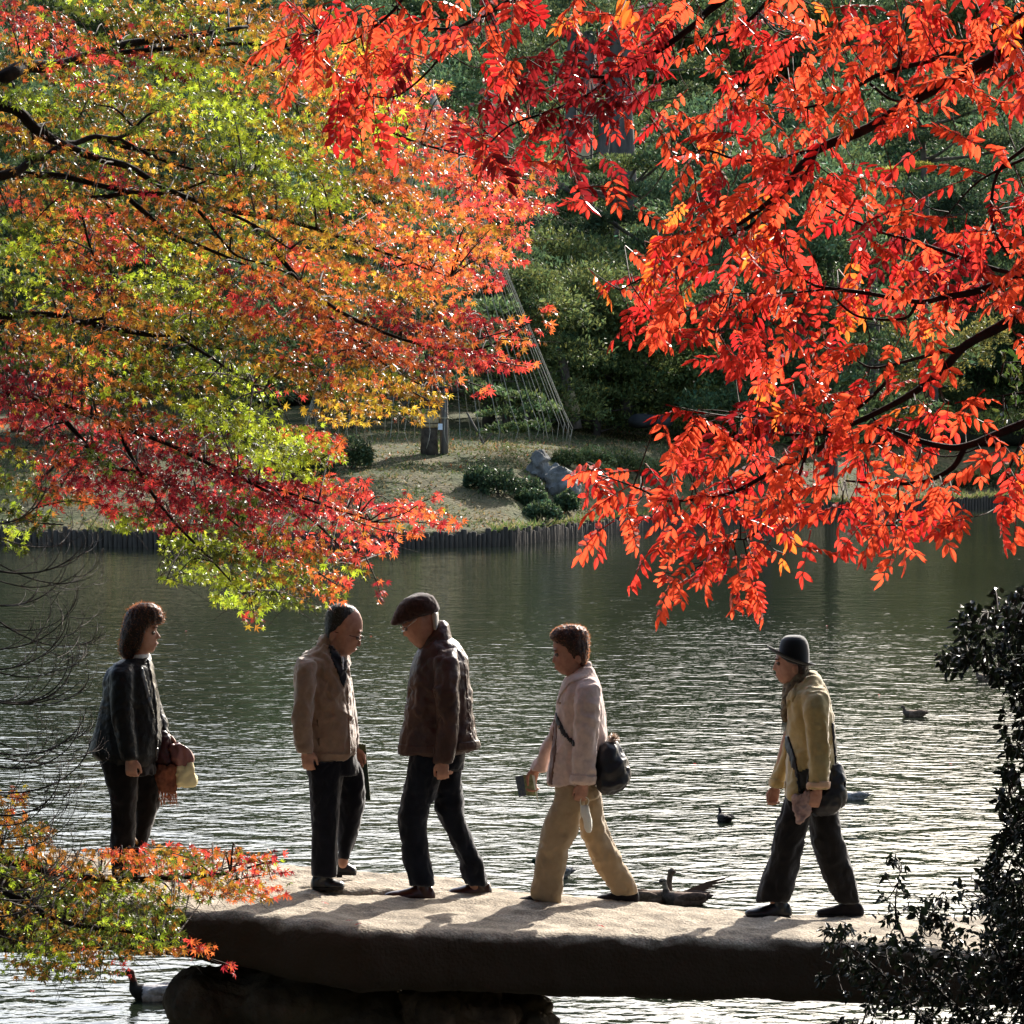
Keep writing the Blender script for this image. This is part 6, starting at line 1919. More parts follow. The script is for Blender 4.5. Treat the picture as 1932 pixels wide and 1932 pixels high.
# ---------------- the maple
MAPLE = """
RRggoogoooogo
oRRg.googoogooo
ogRRgRGGogoooooo
gggggoGGGooooooOO
oggoggoGGGooGoGOOR
ooogooooGGGoGoGOOOR
ogooRoogoGGGooOOOOORR
OogoogoooooGGoOoORROR
gooRooooGooooOOoOOOR
gGOoRoGoooRoooOOoOOR
ggoRoGGgoRooooOoOOR
oggOooogoRRoOoOoOR
oogogoggoooOOOOROOR..
cogogggggooOoOORORRO
ccoogggGGG.oooooo
cRRoo..GGG  yoyo
RRcccRRcGGGGO
g.RccccccGGG.
ggRcRcccccccRR .
g.  GcccccccRRRR.
G     GGggcoORR
      GGggggO.
        GGgg.
         .
""".strip("\n").split("\n")
PAL = {'R': (.56, .060, .045), 'O': (.56, .13, .035), 'o': (.30, .135, .022), 'g': (.080, .105, .016), 'G': (.33, .40, .03), 'c': (.20, .014, .020), 'y': (.46, .30, .03), '.': (.45, .16, .035)}
ALT = {'R': 'RROc', 'O': 'OROo', 'o': 'oogyO', 'g': 'ggoG', 'G': 'GGgG', 'c': 'cccRg', 'y': 'yoy', '.': 'ROG'}
maple_leaf_m = leaf_mat("maple_leaf", .48, .42, .34, 1.35)

def grid_at(grid, u, v, u0=0, v0=0, cell=50):
    i, j = int((u - u0) // cell), int((v - v0) // cell)
    if u < u0 or v < v0 or j >= len(grid) or i >= len(grid[j]): return ' '
    return grid[j][i]

def maple_leaves(grid, u0, v0, Ya, Yb, rs, per_pad=26, pads_cell=1.7, leaf=.031, left_extra=True, cell=50, sprays=()):
    pos, ax, nr, sz, col = [], [], [], [], []
    pads = []
    def add_pad(u, v, Y, ch, n, rad, flat):
        c = P(u, v, Y)
        pads.append(c)
        tone = rs.uniform(.6, 1.15) * (.55 + .75 * min(1.0, max(0.0, .55 + 1.1 * float(vnoise(np.array([[u / 170.0, v / 95.0 + u / 340.0, Y * .5]]))[0]))))  # clumped darkening puts shaded masses into the leaf colour
        slope = np.array([.35, 0, -.38]) * rs.uniform(.5, 1.3)       # the sprays dip down to the right
        hue = ALT[ch][rs.randint(len(ALT[ch]))]
        for _ in range(n):
            a_, r_ = rs.uniform(0, 6.283), math.sqrt(rs.rand()) * rad
            x, y = math.cos(a_) * r_, math.sin(a_) * r_
            p = c + np.array([x, y * 1.3, 0]) + slope * x * 1.0 + np.array([0, 0, rs.normal() * flat])
            uu, vv = proj_uv(p)
            g2 = grid_at(grid, uu[0], vv[0], u0, v0, cell)
            if g2 == ' ' and not (uu[0] < u0 or vv[0] < v0) and ch != '*': continue
            pos.append(p)
            out = np.array([x, y, 0]) / (rad + 1e-6)
            ax.append(out * .5 + rs.normal(size=3) * .45 + np.array([.25, -.1, -.55]))
            nr.append(np.array([.1, -.62, .62]) + rs.normal(size=3) * .55)
            sz.append(leaf * rs.uniform(.72, 1.25))
            h = hue if rs.rand() < .8 else ALT[ch][rs.randint(len(ALT[ch]))]
            col.append(np.array(PAL[h]) * tone * rs.uniform(.75, 1.3) * (1 + rs.normal(size=3) * .06))
    rows, cols_ = len(grid), max(len(r) for r in grid)
    for j in range(rows):
        for i in range(len(grid[j])):
            ch = grid[j][i]
            if ch == ' ': continue
            n = {'.': .45, 'c': pads_cell * 1.6, 'G': pads_cell * 1.35, 'g': pads_cell * 1.15}.get(ch, pads_cell)
            n = int(n) + (rs.rand() < n - int(n))
            for _ in range(n):
                u = u0 + (i + rs.rand()) * cell; v = v0 + (j + rs.rand()) * cell
                Y = rs.uniform(Ya, Yb)
                add_pad(u, v, Y, ch, int(per_pad * rs.uniform(.6, 1.3)), rs.uniform(.10, .20), .018)
    for (pts, ch, Y, n) in sprays:
        for k in range(n):
            f = rs.rand() ** .8
            q = np.array([np.interp(f * (len(pts) - 1), range(len(pts)), [p[d] for p in pts]) for d in (0, 1)])
            q += rs.normal(size=2) * (13 - 8 * f)
            p = P(q[0], q[1], Y + rs.normal() * .06)
            pos.append(p); ax.append(rs.normal(size=3) * .5 + np.array([.5, -.1, -.4])); nr.append(np.array([.1, -.8, .4]) + rs.normal(size=3) * .4)
            sz.append(leaf * rs.uniform(.8, 1.25)); h = ALT[ch][rs.randint(len(ALT[ch]))]
            col.append(np.array(PAL[h]) * rs.uniform(.85, 1.3))
    return [np.array(x) for x in (pos, ax, nr, sz, col)] + [pads]

MT = [maple_tmpl(k, 7) for k in range(3)] + [maple_tmpl(9, 5)]
def build_maple(label, loc, grid, u0, v0, Ya, Yb, seed, polys, Yf, trunk, per_pad, pads_cell, leaf, sprays, extra_pads=()):
    rs = np.random.RandomState(seed)
    t = thing("maple_tree", label, "tree", loc)
    base = np.array(loc, float)
    pos, ax, nr, sz, col, pads = maple_leaves(grid, u0, v0, Ya, Yb, rs, per_pad, pads_cell, leaf, sprays=sprays)
    a = Acc()
    if trunk:
        q = catmull(trunk[0], 5); a.tube(q - base, np.linspace(trunk[1], trunk[2], len(q)), 12)
        link("trunk", a.mesh("trunk"), bark, t)
    a = Acc()
    S = branches_acc(a, polys, Yf, 0, 0, base, seed)
    link("branches", a.mesh("branches"), bark, t)["kind"] = "stuff"
    a = Acc()
    for c in pads:
        if rs.rand() < .55:
            d = np.linalg.norm((S - c) * np.array([1, .35, 1]), axis=1); k = np.argmin(d + rs.rand(len(d)) * .1)
            if d[k] < .6 and abs(S[k][0] - c[0]) < .5:
                m_ = (S[k] + c) / 2 + np.array([0, 0, rs.uniform(.0, .10)])
                a.tube(catmull([S[k] - base, m_ - base, c - base], 3), np.linspace(.006, .0018, 7), 4)
        for _ in range(2):
            e = c + np.array([rs.uniform(-.1, .2), rs.uniform(-.12, .12), rs.uniform(-.12, .03)])
            a.tube([c - base, (c + e) / 2 - base + np.array([0, 0, .01]), e - base], [.0018, .0014, .0008], 3)
    for (pts, ch, Y, n) in sprays:
        q = catmull([P(u, v, Y) - base for (u, v) in pts], 4); a.tube(q, np.linspace(.004, .0012, len(q)), 4)
    link("twigs", a.mesh("twigs"), twig_m, t)["kind"] = "stuff"
    # crown that goes on outside the picture
    R = rotmats(ax, nr); which = rs.randint(0, len(MT), len(pos))
    u, v = proj_uv(pos)
    vis = (u > 0) & (u < 1932) & (v > 0) & (v < 1932)
    order = np.argsort(np.where(vis, pos[:, 1], 99))
    near = order[:300]
    mask = np.ones(len(pos), bool); mask[near] = False
    leaf_objects(t, "leaf", MT, pos, R, sz, col, which, near, maple_leaf_m, 14, seed)
    V, F, C = scatter(MT, pos[mask], R[mask], sz[mask], col[mask].clip(0, 1), which[mask])
    link("foliage", mesh_np("foliage", V - base, F, False, C), maple_leaf_m, t, kind="stuff")
    return len(pos)

MB = [([(-900, 620), (-500, 420), (-200, 250), (0, 148), (44, 126), (111, 124), (188, 101), (269, 79), (393, 64), (470, 50)], .055, .009, -1.5, 0),
      ([(111, 124), (188, 104), (235, 98), (353, 91), (437, 84), (538, 84), (600, 70)], .017, .006),
      ([(353, 91), (437, 110), (520, 140), (560, 190)], .012, .004),
      ([(-900, 640), (-500, 380), (-200, 250), (0, 198), (67, 242), (118, 272), (188, 299), (242, 313), (296, 346), (340, 367), (404, 393), (478, 424), (545, 467)], .036, .005, -1.0, 0),
      ([(-900, 660), (-400, 420), (-100, 360), (0, 333), (34, 323), (64, 298), (84, 296), (118, 272), (145, 269), (182, 257), (219, 261), (249, 249), (279, 219), (316, 202)], .030, .005, -1.0, 0),
      ([(219, 261), (300, 300), (400, 330), (480, 335)], .012, .003), ([(182, 257), (240, 280), (300, 285), (335, 290)], .012, .003),
      ([(64, 298), (60, 250), (35, 200)], .010, .003), ([(255, 245), (220, 210), (180, 200)], .009, .003),
      ([(-300, 300), (0, 325), (60, 330), (108, 331), (151, 340), (209, 353), (286, 368), (340, 368), (400, 395)], .022, .006),
      ([(114, 357), (175, 373), (235, 365), (262, 363), (330, 366), (390, 345)], .014, .005),
      ([(246, 377), (289, 414), (316, 437), (370, 459), (447, 491), (525, 531), (595, 572)], .013, .004),
      ([(340, 367), (380, 404), (420, 454), (448, 481), (510, 500), (600, 540)], .010, .003),
      ([(155, 404), (168, 461), (188, 505), (235, 535)], .008, .003), ([(200, 380), (225, 420), (245, 450), (285, 480)], .009, .003),
      ([(-900, 700), (-300, 620), (0, 595), (111, 595), (151, 609), (202, 602)], .028, .007), ([(151, 609), (242, 626), (286, 634), (333, 636), (420, 660)], .018, .006),
      ([(0, 570), (30, 590), (0, 610)], .010, .006), ([(333, 636), (420, 690), (500, 740)], .010, .003),
      ([(-900, 760), (-300, 700), (0, 740), (90, 760), (172, 785), (219, 803), (330, 840), (450, 900), (600, 950), (700, 985)], .026, .004),
      ([(90, 760), (154, 828), (179, 861), (215, 882), (287, 897), (400, 960), (500, 1040)], .014, .004),
      ([(450, 900), (560, 960), (640, 1030), (690, 1100)], .008, .002), ([(219, 803), (300, 950), (400, 1060), (470, 1140)], .012, .002),
      ([(400, 393), (560, 420), (700, 470), (850, 520)], .014, .004), ([(478, 424), (600, 560), (760, 640), (900, 660), (1000, 610)], .014, .003),
      ([(538, 84), (640, 180), (760, 260), (900, 300)], .014, .004), ([(595, 572), (680, 650), (780, 720), (840, 750)], .008, .003)]
SPR = [([(700, 985), (760, 970), (800, 945), (840, 932)], 'R', 16.8, 16), ([(700, 985), (780, 985), (840, 990), (885, 990)], 'R', 16.8, 34), ([(660, 980), (740, 1005), (800, 1010)], 'O', 16.9, 26),
       ([(690, 1050), (715, 1110), (712, 1130)], 'R', 16.8, 14), ([(600, 1080), (640, 1105), (660, 1100)], 'O', 16.8, 14), ([(470, 1120), (478, 1150), (480, 1185)], 'y', 16.8, 9),
       ([(900, 640), (970, 620), (1020, 590), (1045, 580)], 'O', 17.0, 24), ([(930, 680), (980, 690), (1010, 690)], 'R', 17.0, 12), ([(940, 640), (1000, 640), (1050, 610)], 'O', 17.0, 10),
       ([(600, 870), (630, 850), (645, 830)], 'O', 16.9, 14), ([(60, 960), (130, 945), (200, 955), (215, 970)], 'R', 16.9, 44), ([(80, 900), (120, 870), (170, 880)], 'R', 16.9, 26), ([(120, 990), (60, 985), (30, 970)], 'g', 16.9, 18),
       ([(780, 740), (830, 770), (800, 775)], 'y', 17.0, 14), ([(960, 330), (1010, 345), (1040, 360)], 'O', 17.0, 26), ([(880, 720), (920, 735), (905, 745)], 'R', 17.0, 12), ([(500, 740), (522, 780), (520, 800)], 'G', 16.9, 16),
       ([(560, 750), (570, 770), (600, 780)], 'y', 17.0, 10), ([(240, 985), (225, 1000)], 'G', 16.8, 12)]
nm = build_maple("Japanese maple filling the upper left, its leaves turning from green to orange and red", (-7.2, 16.0, .2), MAPLE, 0, 0, 16.6, 21.5, 21, MB, 18.0,
    ([(-7.2, 16.0, -.3), (-7.0, 16.0, 1.5), (-6.6, 16.2, 3.2), (-6.2, 16.4, 4.6), (-6.0, 16.6, 7.5)], .34, .12), 29, 3.5, .0295, SPR)

LOW = """
o
og
ggooOOoOO..
gggggggooO.
ggggggg
ggggggo
.ggg.
""".strip("\n").split("\n")
LB = [([(-700, 1500), (-300, 1560), (0, 1620), (120, 1650), (260, 1660), (400, 1650), (520, 1620)], .035, .003), ([(-300, 1560), (0, 1680), (120, 1740), (250, 1760), (340, 1790), (415, 1815)], .02, .002),
      ([(0, 1620), (60, 1700), (120, 1790)], .01, .003)]
LS = [([(420, 1640), (480, 1625), (540, 1612)], 'R', 16.9, 26), ([(440, 1660), (500, 1650), (545, 1645)], 'R', 16.9, 22), ([(330, 1770), (360, 1790), (400, 1790)], 'O', 16.9, 26), ([(400, 1810), (430, 1820), (435, 1830)], 'R', 16.9, 6),
      ([(0, 1550), (20, 1545)], 'R', 16.9, 8), ([(240, 1600), (330, 1600), (400, 1620)], 'O', 16.9, 30), ([(300, 1690), (330, 1730), (320, 1750)], 'g', 16.9, 16)]
build_maple("low maple bough with orange and green leaves hiding the left end of the bridge", (-6.9, 15.2, .3), LOW, 0, 1500, 16.4, 18.0, 33, LB, 17.1,
    ([(-6.9, 15.2, -.3), (-6.5, 15.4, .9), (-5.8, 15.8, 1.9), (-5.2, 16.0, 3.0)], .16, .05), 26, 4.0, .028, LS)

# ---------------- the red tree with feathery leaves
SUM = """
+#########+#####+############
+#######++ #####+ ###########
 ####+  #######+ ############
  ###   #######+ ######+++#+##
  +++  +#######+######+## ++  +#
    +  +##+#+  ######+    ++
        +++ ++ +######+#    +##
           + + +######+#+  +###
              +#####+++ #####
              ######+ #######
            +################
             +###############
              ######+#+ +#  +
                +###+#+  +
                  +#####
               ++ ####++##+
               ##########+ ++
            +++##########  ##
            ##############  +
             +############+ +
            + +#### +++#+
               ###+    +
               + #+
""".strip("\n").split("\n")
CT = [pinnate_tmpl(k, 4 + k % 3) for k in range(6)]
sum_m = leaf_mat("scarlet_leaf", .54, .45, .33, 1.5)
SB = [([(2700, 300), (2300, 60), (2050, 10), (1932, 60), (1903, 92), (1816, 143), (1709, 199), (1640, 240), (1539, 282), (1479, 355), (1423, 406), (1381, 430), (1335, 432)], .035, .003, .4, 0),
      ([(1539, 282), (1525, 323), (1483, 360), (1432, 416), (1382, 443), (1326, 457), (1294, 490), (1215, 522), (1170, 545)], .009, .0025),
      ([(2400, -100), (2100, -40), (1932, 28), (1825, 88), (1756, 115), (1663, 139), (1617, 162), (1548, 194), (1500, 205)], .014, .003),
      ([(2700, -200), (2100, -260), (1600, -160), (1363, 0), (1317, 42), (1248, 92), (1164, 139), (1118, 145), (1072, 141)], .02, .003),
      ([(1155, 143), (1109, 180), (1040, 210), (960, 240), (910, 290)], .007, .002), ([(1500, -60), (1409, 42), (1335, 69), (1294, 69)], .007, .002),
      ([(1534, 282), (1478, 296), (1400, 305), (1331, 286), (1270, 300)], .006, .002), ([(1640, 157), (1677, 185), (1714, 196)], .005, .004), ([(1709, 199), (1690, 150), (1700, 110)], .006, .003),
      ([(2700, 500), (2200, 450), (1990, 505), (1932, 513), (1894, 531), (1834, 550), (1779, 559), (1733, 568), (1640, 554), (1566, 545), (1529, 536), (1488, 508)], .018, .003),
      ([(1566, 545), (1502, 552), (1381, 554)], .004, .002), ([(1728, 573), (1705, 600), (1631, 600), (1594, 582), (1566, 550)], .006, .003),
      ([(1932, 513), (1880, 508), (1733, 457), (1640, 430), (1548, 379)], .008, .003),
      ([(2700, 700), (2200, 480), (1990, 560), (1932, 591), (1880, 619), (1820, 651), (1779, 693), (1723, 739), (1640, 785), (1585, 808), (1534, 822)], .024, .006),
      ([(1562, 824), (1548, 845), (1455, 891), (1386, 928), (1317, 942), (1252, 944), (1211, 923), (1150, 900)], .009, .002),
      ([(1529, 831), (1502, 910), (1455, 979), (1409, 1016), (1381, 1020), (1330, 1060)], .006, .002), ([(1534, 822), (1450, 815), (1400, 780)], .006, .002),
      ([(1820, 653), (1751, 669), (1686, 686), (1640, 693), (1603, 672)], .007, .003), ([(1686, 693), (1663, 729), (1594, 790), (1543, 817)], .006, .005),
      ([(2700, 760), (2200, 700), (1932, 799), (1825, 840), (1774, 840), (1709, 822), (1663, 803), (1640, 780)], .018, .003),
      ([(1820, 845), (1797, 882), (1746, 907), (1682, 912), (1594, 907)], .010, .003), ([(1694, 912), (1696, 960), (1690, 1000)], .004, .002),
      ([(1932, 800), (1800, 860), (1720, 835)], .003, .002), ([(1932, 820), (1900, 900), (1920, 950)], .004, .002),
      ([(1363, -60), (1200, -60), (1050, -30), (964, 0), (923, 24), (890, 40), (859, 54), (816, 52), (785, 34), (740, 10)], .010, .003),
      ([(859, 57), (833, 104), (806, 138), (769, 171), (738, 185), (698, 182)], .005, .002), ([(800, -60), (759, 0), (728, 34), (681, 67), (644, 81), (600, 57)], .006, .002),
      ([(1065, 205), (1060, 240), (1066, 275)], .002, .0012), ([(1932, 280), (1880, 330), (1870, 420), (1900, 480)], .007, .004), ([(1932, 300), (1850, 340), (1790, 400)], .006, .002)]
def build_sumac():
    rs = np.random.RandomState(41)
    Yf = 11.2
    base = np.array([2.9, 11.4, .4])
    t = thing("scarlet_tree", "scarlet tree with feather-shaped compound leaves hanging in from the upper right", "tree", tuple(base))
    a = Acc(); q = catmull([(2.9, 11.4, -.4), (2.8, 11.4, 2), (2.85, 11.3, 4), (2.9, 11.5, 6.5), (2.8, 11.5, 8.5)], 5)
    a.tube(q - base, np.linspace(.19, .05, len(q)), 12); link("trunk", a.mesh("trunk"), bark, t)
    a = Acc(); S = branches_acc(a, SB, Yf, 0, 0, base, 5, .008)
    link("branches", a.mesh("branches"), bark, t)["kind"] = "stuff"
    su, sv = proj_uv(S)
    pos, ax, nr, sz, col = [], [], [], [], []
    tw = Acc()
    def place(p, d, L, c):
        pos.append(p); ax.append(d); nr.append(np.array([rs.normal() * .35, -.45 + rs.normal() * .45, .75])); sz.append(L); col.append(c)
    def colour(u, v):
        k = rs.rand()
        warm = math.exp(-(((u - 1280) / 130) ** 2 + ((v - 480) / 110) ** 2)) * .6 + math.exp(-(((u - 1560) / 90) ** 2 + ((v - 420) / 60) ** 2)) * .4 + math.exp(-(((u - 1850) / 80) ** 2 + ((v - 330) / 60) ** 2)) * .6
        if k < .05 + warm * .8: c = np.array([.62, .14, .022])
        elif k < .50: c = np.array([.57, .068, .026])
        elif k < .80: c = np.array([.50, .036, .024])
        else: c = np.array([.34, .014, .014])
        shade_amt = math.exp(-(((u - 1080) / 190) ** 2 + ((v - 170) / 130) ** 2)) + .6 * math.exp(-(((u - 1420) / 100) ** 2 + ((v - 800) / 80) ** 2)) + .6 * math.exp(-(((u - 1750) / 130) ** 2 + ((v - 480) / 80) ** 2))
        if rs.rand() < shade_amt * 1.1: c = np.array([.17, .010, .012])  # shade of the dark clumps painted into the leaves as maroon
        return c * rs.uniform(.8, 1.2)
    cell = 50
    for j, row in enumerate(SUM):
        for i, ch in enumerate(row):
            if ch == ' ': continue
            n = 2.65 if ch == '#' else 1.0
            n = int(n) + (rs.rand() < n - int(n))
            for _ in range(n):
                for tr_ in range(7):
                    u = 500 + (i + rs.rand()) * cell; v = (j + rs.rand()) * cell
                    Y = Yf + rs.uniform(-.55, .6)
                    L = rs.uniform(.105, .170)
                    d = np.array([rs.normal() * .7 - .25, rs.normal() * .5, -rs.uniform(-.1, 1.0)]); d /= np.linalg.norm(d)
                    c = P(u, v, Y); b = c - d * L * .5; e = c + d * L * .55
                    (bu,), (bv,) = proj_uv(b); (eu,), (ev,) = proj_uv(e)
                    gb, ge = grid_at(SUM, bu, bv, 500, 0), grid_at(SUM, eu, ev, 500, 0)
                    if (ge != ' ' or eu > 1932 or ev < 0) and (gb != ' ' or bu > 1932 or bv < 0 or rs.rand() < .25): break
                else:
                    continue
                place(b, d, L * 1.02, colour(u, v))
                dd = np.hypot(su - bu, sv - bv); k = int(np.argmin(dd + rs.rand(len(dd)) * 20))
                if dd[k] < 170 and rs.rand() < .8:
                    s = S[k]; m_ = (s + b) / 2 + np.array([0, 0, rs.uniform(-.03, .01)])
                    tw.tube(catmull([s - base, m_ - base, b - base], 3), np.linspace(.0028, .0014, 7), 4)
    # sprigs that stand out against the pond and the far bank
    for (u, v, du, dv, L) in [(1330, 780, -.9, -.15, .16), (1150, 890, -1, -.1, .17), (1190, 915, -.8, .35, .17), (1160, 985, -.9, .55, .17), (1230, 1040, -.5, .6, .15), (1290, 1075, -.8, .9, .17), (1390, 1060, .3, 1, .15), (1410, 1075, .5, 1, .15), (1340, 1040, -.4, 1, .14),
                              (1530, 1000, -.35, 1, .15), (1510, 985, -.6, .9, .15), (1690, 1000, -.1, 1, .16), (1700, 985, .35, .9, .14), (1740, 960, .6, .7, .15), (1740, 935, .9, .5, .14), (1800, 760, .8, -.2, .14), (1790, 780, .9, .1, .13),
                              (1740, 640, .2, 1, .15), (1700, 640, -.6, .9, .13), (1660, 190, .2, 1, .11), (1700, 160, .3, 1, .12), (1840, 270, -.9, -.5, .14), (1860, 330, -1, -.4, .17), (1820, 340, -.9, .2, .15),
                              (1068, 272, .15, .9, .20), (1085, 330, .35, .8, .12), (640, 160, -.1, 1, .19), (650, 200, .2, .9, .15), (700, 190, .1, 1, .18), (745, 215, .1, 1, .16), (700, 170, -.5, .8, .15), (560, 60, -.9, .3, .16), (570, 110, -.5, .8, .16),
                              (1890, 850, -.9, .3, .17), (1920, 870, -.4, 1, .16), (1925, 930, -.2, 1, .16), (1900, 940, -.3, .9, .15), (1640, 330, -.2, .8, .13), (1600, 330, .8, .1, .15), (1450, 640, -.9, .5, .15), (1210, 590, -.8, .5, .14)]:
        d = np.array([du, rs.normal() * .25, -dv]); d /= np.linalg.norm(d)
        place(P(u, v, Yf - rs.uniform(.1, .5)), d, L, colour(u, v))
    # the crown goes on above and to the right of the picture
    for _ in range(600):
        u, v = (rs.uniform(1990, 3000), rs.uniform(-700, 800)) if rs.rand() < .55 else (rs.uniform(1100, 2900), rs.uniform(-900, -70))
        p = P(u, v, Yf + rs.uniform(-1.2, 1.2)); d = np.array([rs.normal() * .6, rs.normal() * .6, -rs.uniform(.05, .9)]); d /= np.linalg.norm(d)
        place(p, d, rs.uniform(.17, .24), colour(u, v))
    link("twigs", tw.mesh("twigs"), twig_m, t)["kind"] = "stuff"
    pos, ax, nr, sz, col = [np.array(x) for x in (pos, ax, nr, sz, col)]
    R = rotmats(ax, nr); which = rs.randint(0, len(CT), len(pos))
    u, v = proj_uv(pos); vis = (u > 0) & (u < 1932) & (v > -20) & (v < 1932)
    order = np.argsort(np.where(vis, pos[:, 1], 99)); near = order[:300]
    mask = np.ones(len(pos), bool); mask[near] = False
    stem = (.30, .03, .02)
    leaf_objects(t, "leaf", CT, pos, R, sz, col.clip(0, 1), which, near, sum_m, 10, 4, stem)
    V, F, C = scatter(CT, pos[mask], R[mask], sz[mask], col[mask].clip(0, 1), which[mask], stem)
    link("foliage", mesh_np("foliage", V - base, F, False, C), sum_m, t, kind="stuff")
    print("compound leaves", len(pos), "visible", vis.sum(), "maple", nm)
build_sumac()

# ---------------- dark evergreen bushes at the right
def in_poly(poly, u, v):
    c = False
    for i in range(len(poly)):
        x1, y1 = poly[i]; x2, y2 = poly[(i + 1) % len(poly)]
        if (y1 > v) != (y2 > v) and u < (x2 - x1) * (v - y1) / ((y2 - y1) + 1e-9) + x1: c = not c
    return c
cam_m = leaf_mat("leathery_leaf", .10, .28, .42, 1.2)
OT = [oval_tmpl(.46, .10, .22), oval_tmpl(.40, .07, .35), oval_tmpl(.50, .13, .10)]
def bush(label, base, Y, dY, poly, stems, n_nodes, per, leaf, col, seed, name="camellia_bush", trans=None, dense=None):
    rs = np.random.RandomState(seed)
    base = np.array(base, float)
    t = thing(name, label, "bush", tuple(base))
    a = Acc(); S = branches_acc(a, stems, Y, 0, 0, base, seed, .02)
    pos, ax, nr, sz, cl = [], [], [], [], []
    us = [p[0] for p in poly]; vs = [p[1] for p in poly]
    tw = Acc(); k = 0; tries = 0
    su, sv = proj_uv(S)
    while k < n_nodes and tries < n_nodes * 60:
        tries += 1
        u, v = rs.uniform(min(us), max(us)), rs.uniform(min(vs), max(vs))
        if not in_poly(poly, u, v): continue
        if dense is not None and rs.rand() > dense(u, v): continue
        c = P(u, v, Y + rs.uniform(-dY, dY)); k += 1
        dd = np.hypot(su - u, sv - v); j = int(np.argmin(dd + rs.rand(len(dd)) * 12)); s = S[j]
        m_ = (s + c) / 2 + np.array([0, 0, rs.uniform(-.05, .03)])
        if dd[j] < 260: tw.tube(catmull([s - base, m_ - base, c - base], 3), np.linspace(.004, .0018, 7), 4)
        for _ in range(rs.randint(per[0], per[1])):
            f = rs.uniform(.0, 1.0)
            p = c + (m_ - c) * f * .35 + rs.normal(size=3) * .012
            pos.append(p); ax.append(rs.normal(size=3) * .7 + np.array([-.2, -.1, -.35])); nr.append(rs.normal(size=3) * .6 + np.array([0, -.3, .7]))
            sz.append(leaf * rs.uniform(.7, 1.2)); cl.append(np.array(col) * rs.uniform(.6, 1.5) * (1 + rs.normal(size=3) * .1))
    link("stems", a.mesh("stems"), bark, t)["kind"] = "stuff"
    link("twigs", tw.mesh("twigs"), twig_m, t)["kind"] = "stuff"
    pos, ax, nr, sz, cl = [np.array(x) for x in (pos, ax, nr, sz, cl)]
    R = rotmats(ax, nr); which = rs.randint(0, 3, len(pos))
    u, v = proj_uv(pos); vis = (u > 0) & (u < 1932) & (v > 0) & (v < 1932)
    order = np.argsort(np.where(vis, pos[:, 1], 99)); near = order[:min(300, vis.sum())]
    mask = np.ones(len(pos), bool); mask[near] = False
    mm = trans or cam_m
    leaf_objects(t, "leaf", OT, pos, R, sz, cl.clip(0, 1), which, near, mm, 8, seed)
    if mask.any():
        V, F, C = scatter(OT, pos[mask], R[mask], sz[mask], cl[mask].clip(0, 1), which[mask])
        link("foliage", mesh_np("foliage", V - base, F, False, C), mm, t, kind="stuff")
POLY1 = [(2250, 900), (1990, 1040), (1932, 1078), (1905, 1100), (1880, 1112), (1850, 1120), (1820, 1140), (1800, 1180), (1800, 1210), (1765, 1235), (1775, 1265), (1830, 1265), (1870, 1280), (1900, 1320), (1880, 1350), (1905, 1400), (1880, 1440), (1900, 1480), (1860, 1500),
         (1905, 1540), (1880, 1570), (1870, 1620), (1840, 1640), (1850, 1700), (1932, 1800), (2250, 1900)]
bush("tall dark glossy-leaved evergreen bush at the right edge, above the bridge", (2.9, 14.4, .1), 14.6, .45, POLY1,
     [([(2260, 2300), (2180, 1900), (2120, 1500), (2080, 1200), (2050, 1000)], .035, .01), ([(2180, 1900), (2050, 1600), (1960, 1400), (1910, 1290), (1830, 1240)], .014, .003),
      ([(2120, 1500), (2000, 1300), (1930, 1180), (1860, 1150)], .010, .003), ([(2180, 1900), (2040, 1700), (1950, 1570), (1900, 1500)], .012, .003), ([(2200, 2000), (2050, 1800), (1950, 1700), (1880, 1650)], .012, .003)],
     1250, (6, 11), .045, (.010, .014, .007), 61)
POLY2 = [(1932, 1690), (1900, 1640), (1870, 1650), (1840, 1680), (1800, 1665), (1760, 1700), (1735, 1650), (1715, 1625), (1690, 1610), (1660, 1640), (1640, 1680), (1655, 1730), (1610, 1740), (1550, 1750), (1540, 1785), (1600, 1800), (1560, 1830), (1530, 1850), (1600, 1880), (1640, 1910), (1560, 1932), (1540, 1990), (2200, 2100), (2200, 1700)]
bush("low straggling dark shrub in front of the right end of the bridge", (2.2, 15.6, -.2), 16.0, .35, POLY2,
     [([(1960, 2150), (1850, 1950), (1760, 1850), (1700, 1740), (1700, 1640)], .014, .002), ([(1900, 2100), (1760, 1950), (1680, 1850), (1600, 1780), (1550, 1775)], .010, .002),
      ([(2000, 2100), (1930, 1900), (1880, 1780), (1850, 1690)], .012, .002), ([(1850, 1950), (1800, 1800), (1760, 1720)], .008, .002), ([(1800, 2050), (1650, 1940), (1570, 1930)], .008, .002), ([(1760, 1850), (1650, 1800), (1560, 1840)], .006, .002)],
     1050, (5, 10), .041, (.011, .015, .008), 62, dense=lambda u, v: .25 + .75 * min(1, max(0, (u - 1560) / 330 * .6 + (v - 1700) / 200 * .6)), name="camellia_shrub")
bush("twigs of a green-leaved evergreen poking in at the right edge under the red leaves", (2.75, 12.9, .2), 12.6, .15,
     [(1990, 620), (1900, 640), (1880, 690), (1845, 700), (1850, 730), (1880, 760), (1835, 790), (1850, 815), (1900, 800), (1990, 830)],
     [([(2500, 1900), (2400, 1300), (2200, 900), (2050, 780), (1960, 740), (1880, 745)], .02, .002), ([(2050, 780), (1950, 690), (1900, 680)], .006, .002)],
     26, (3, 6), .042, (.055, .085, .022), 63, name="evergreen_shrub", trans=leaf_mat("thin_green_leaf", .35, .35, .4, 1.3))

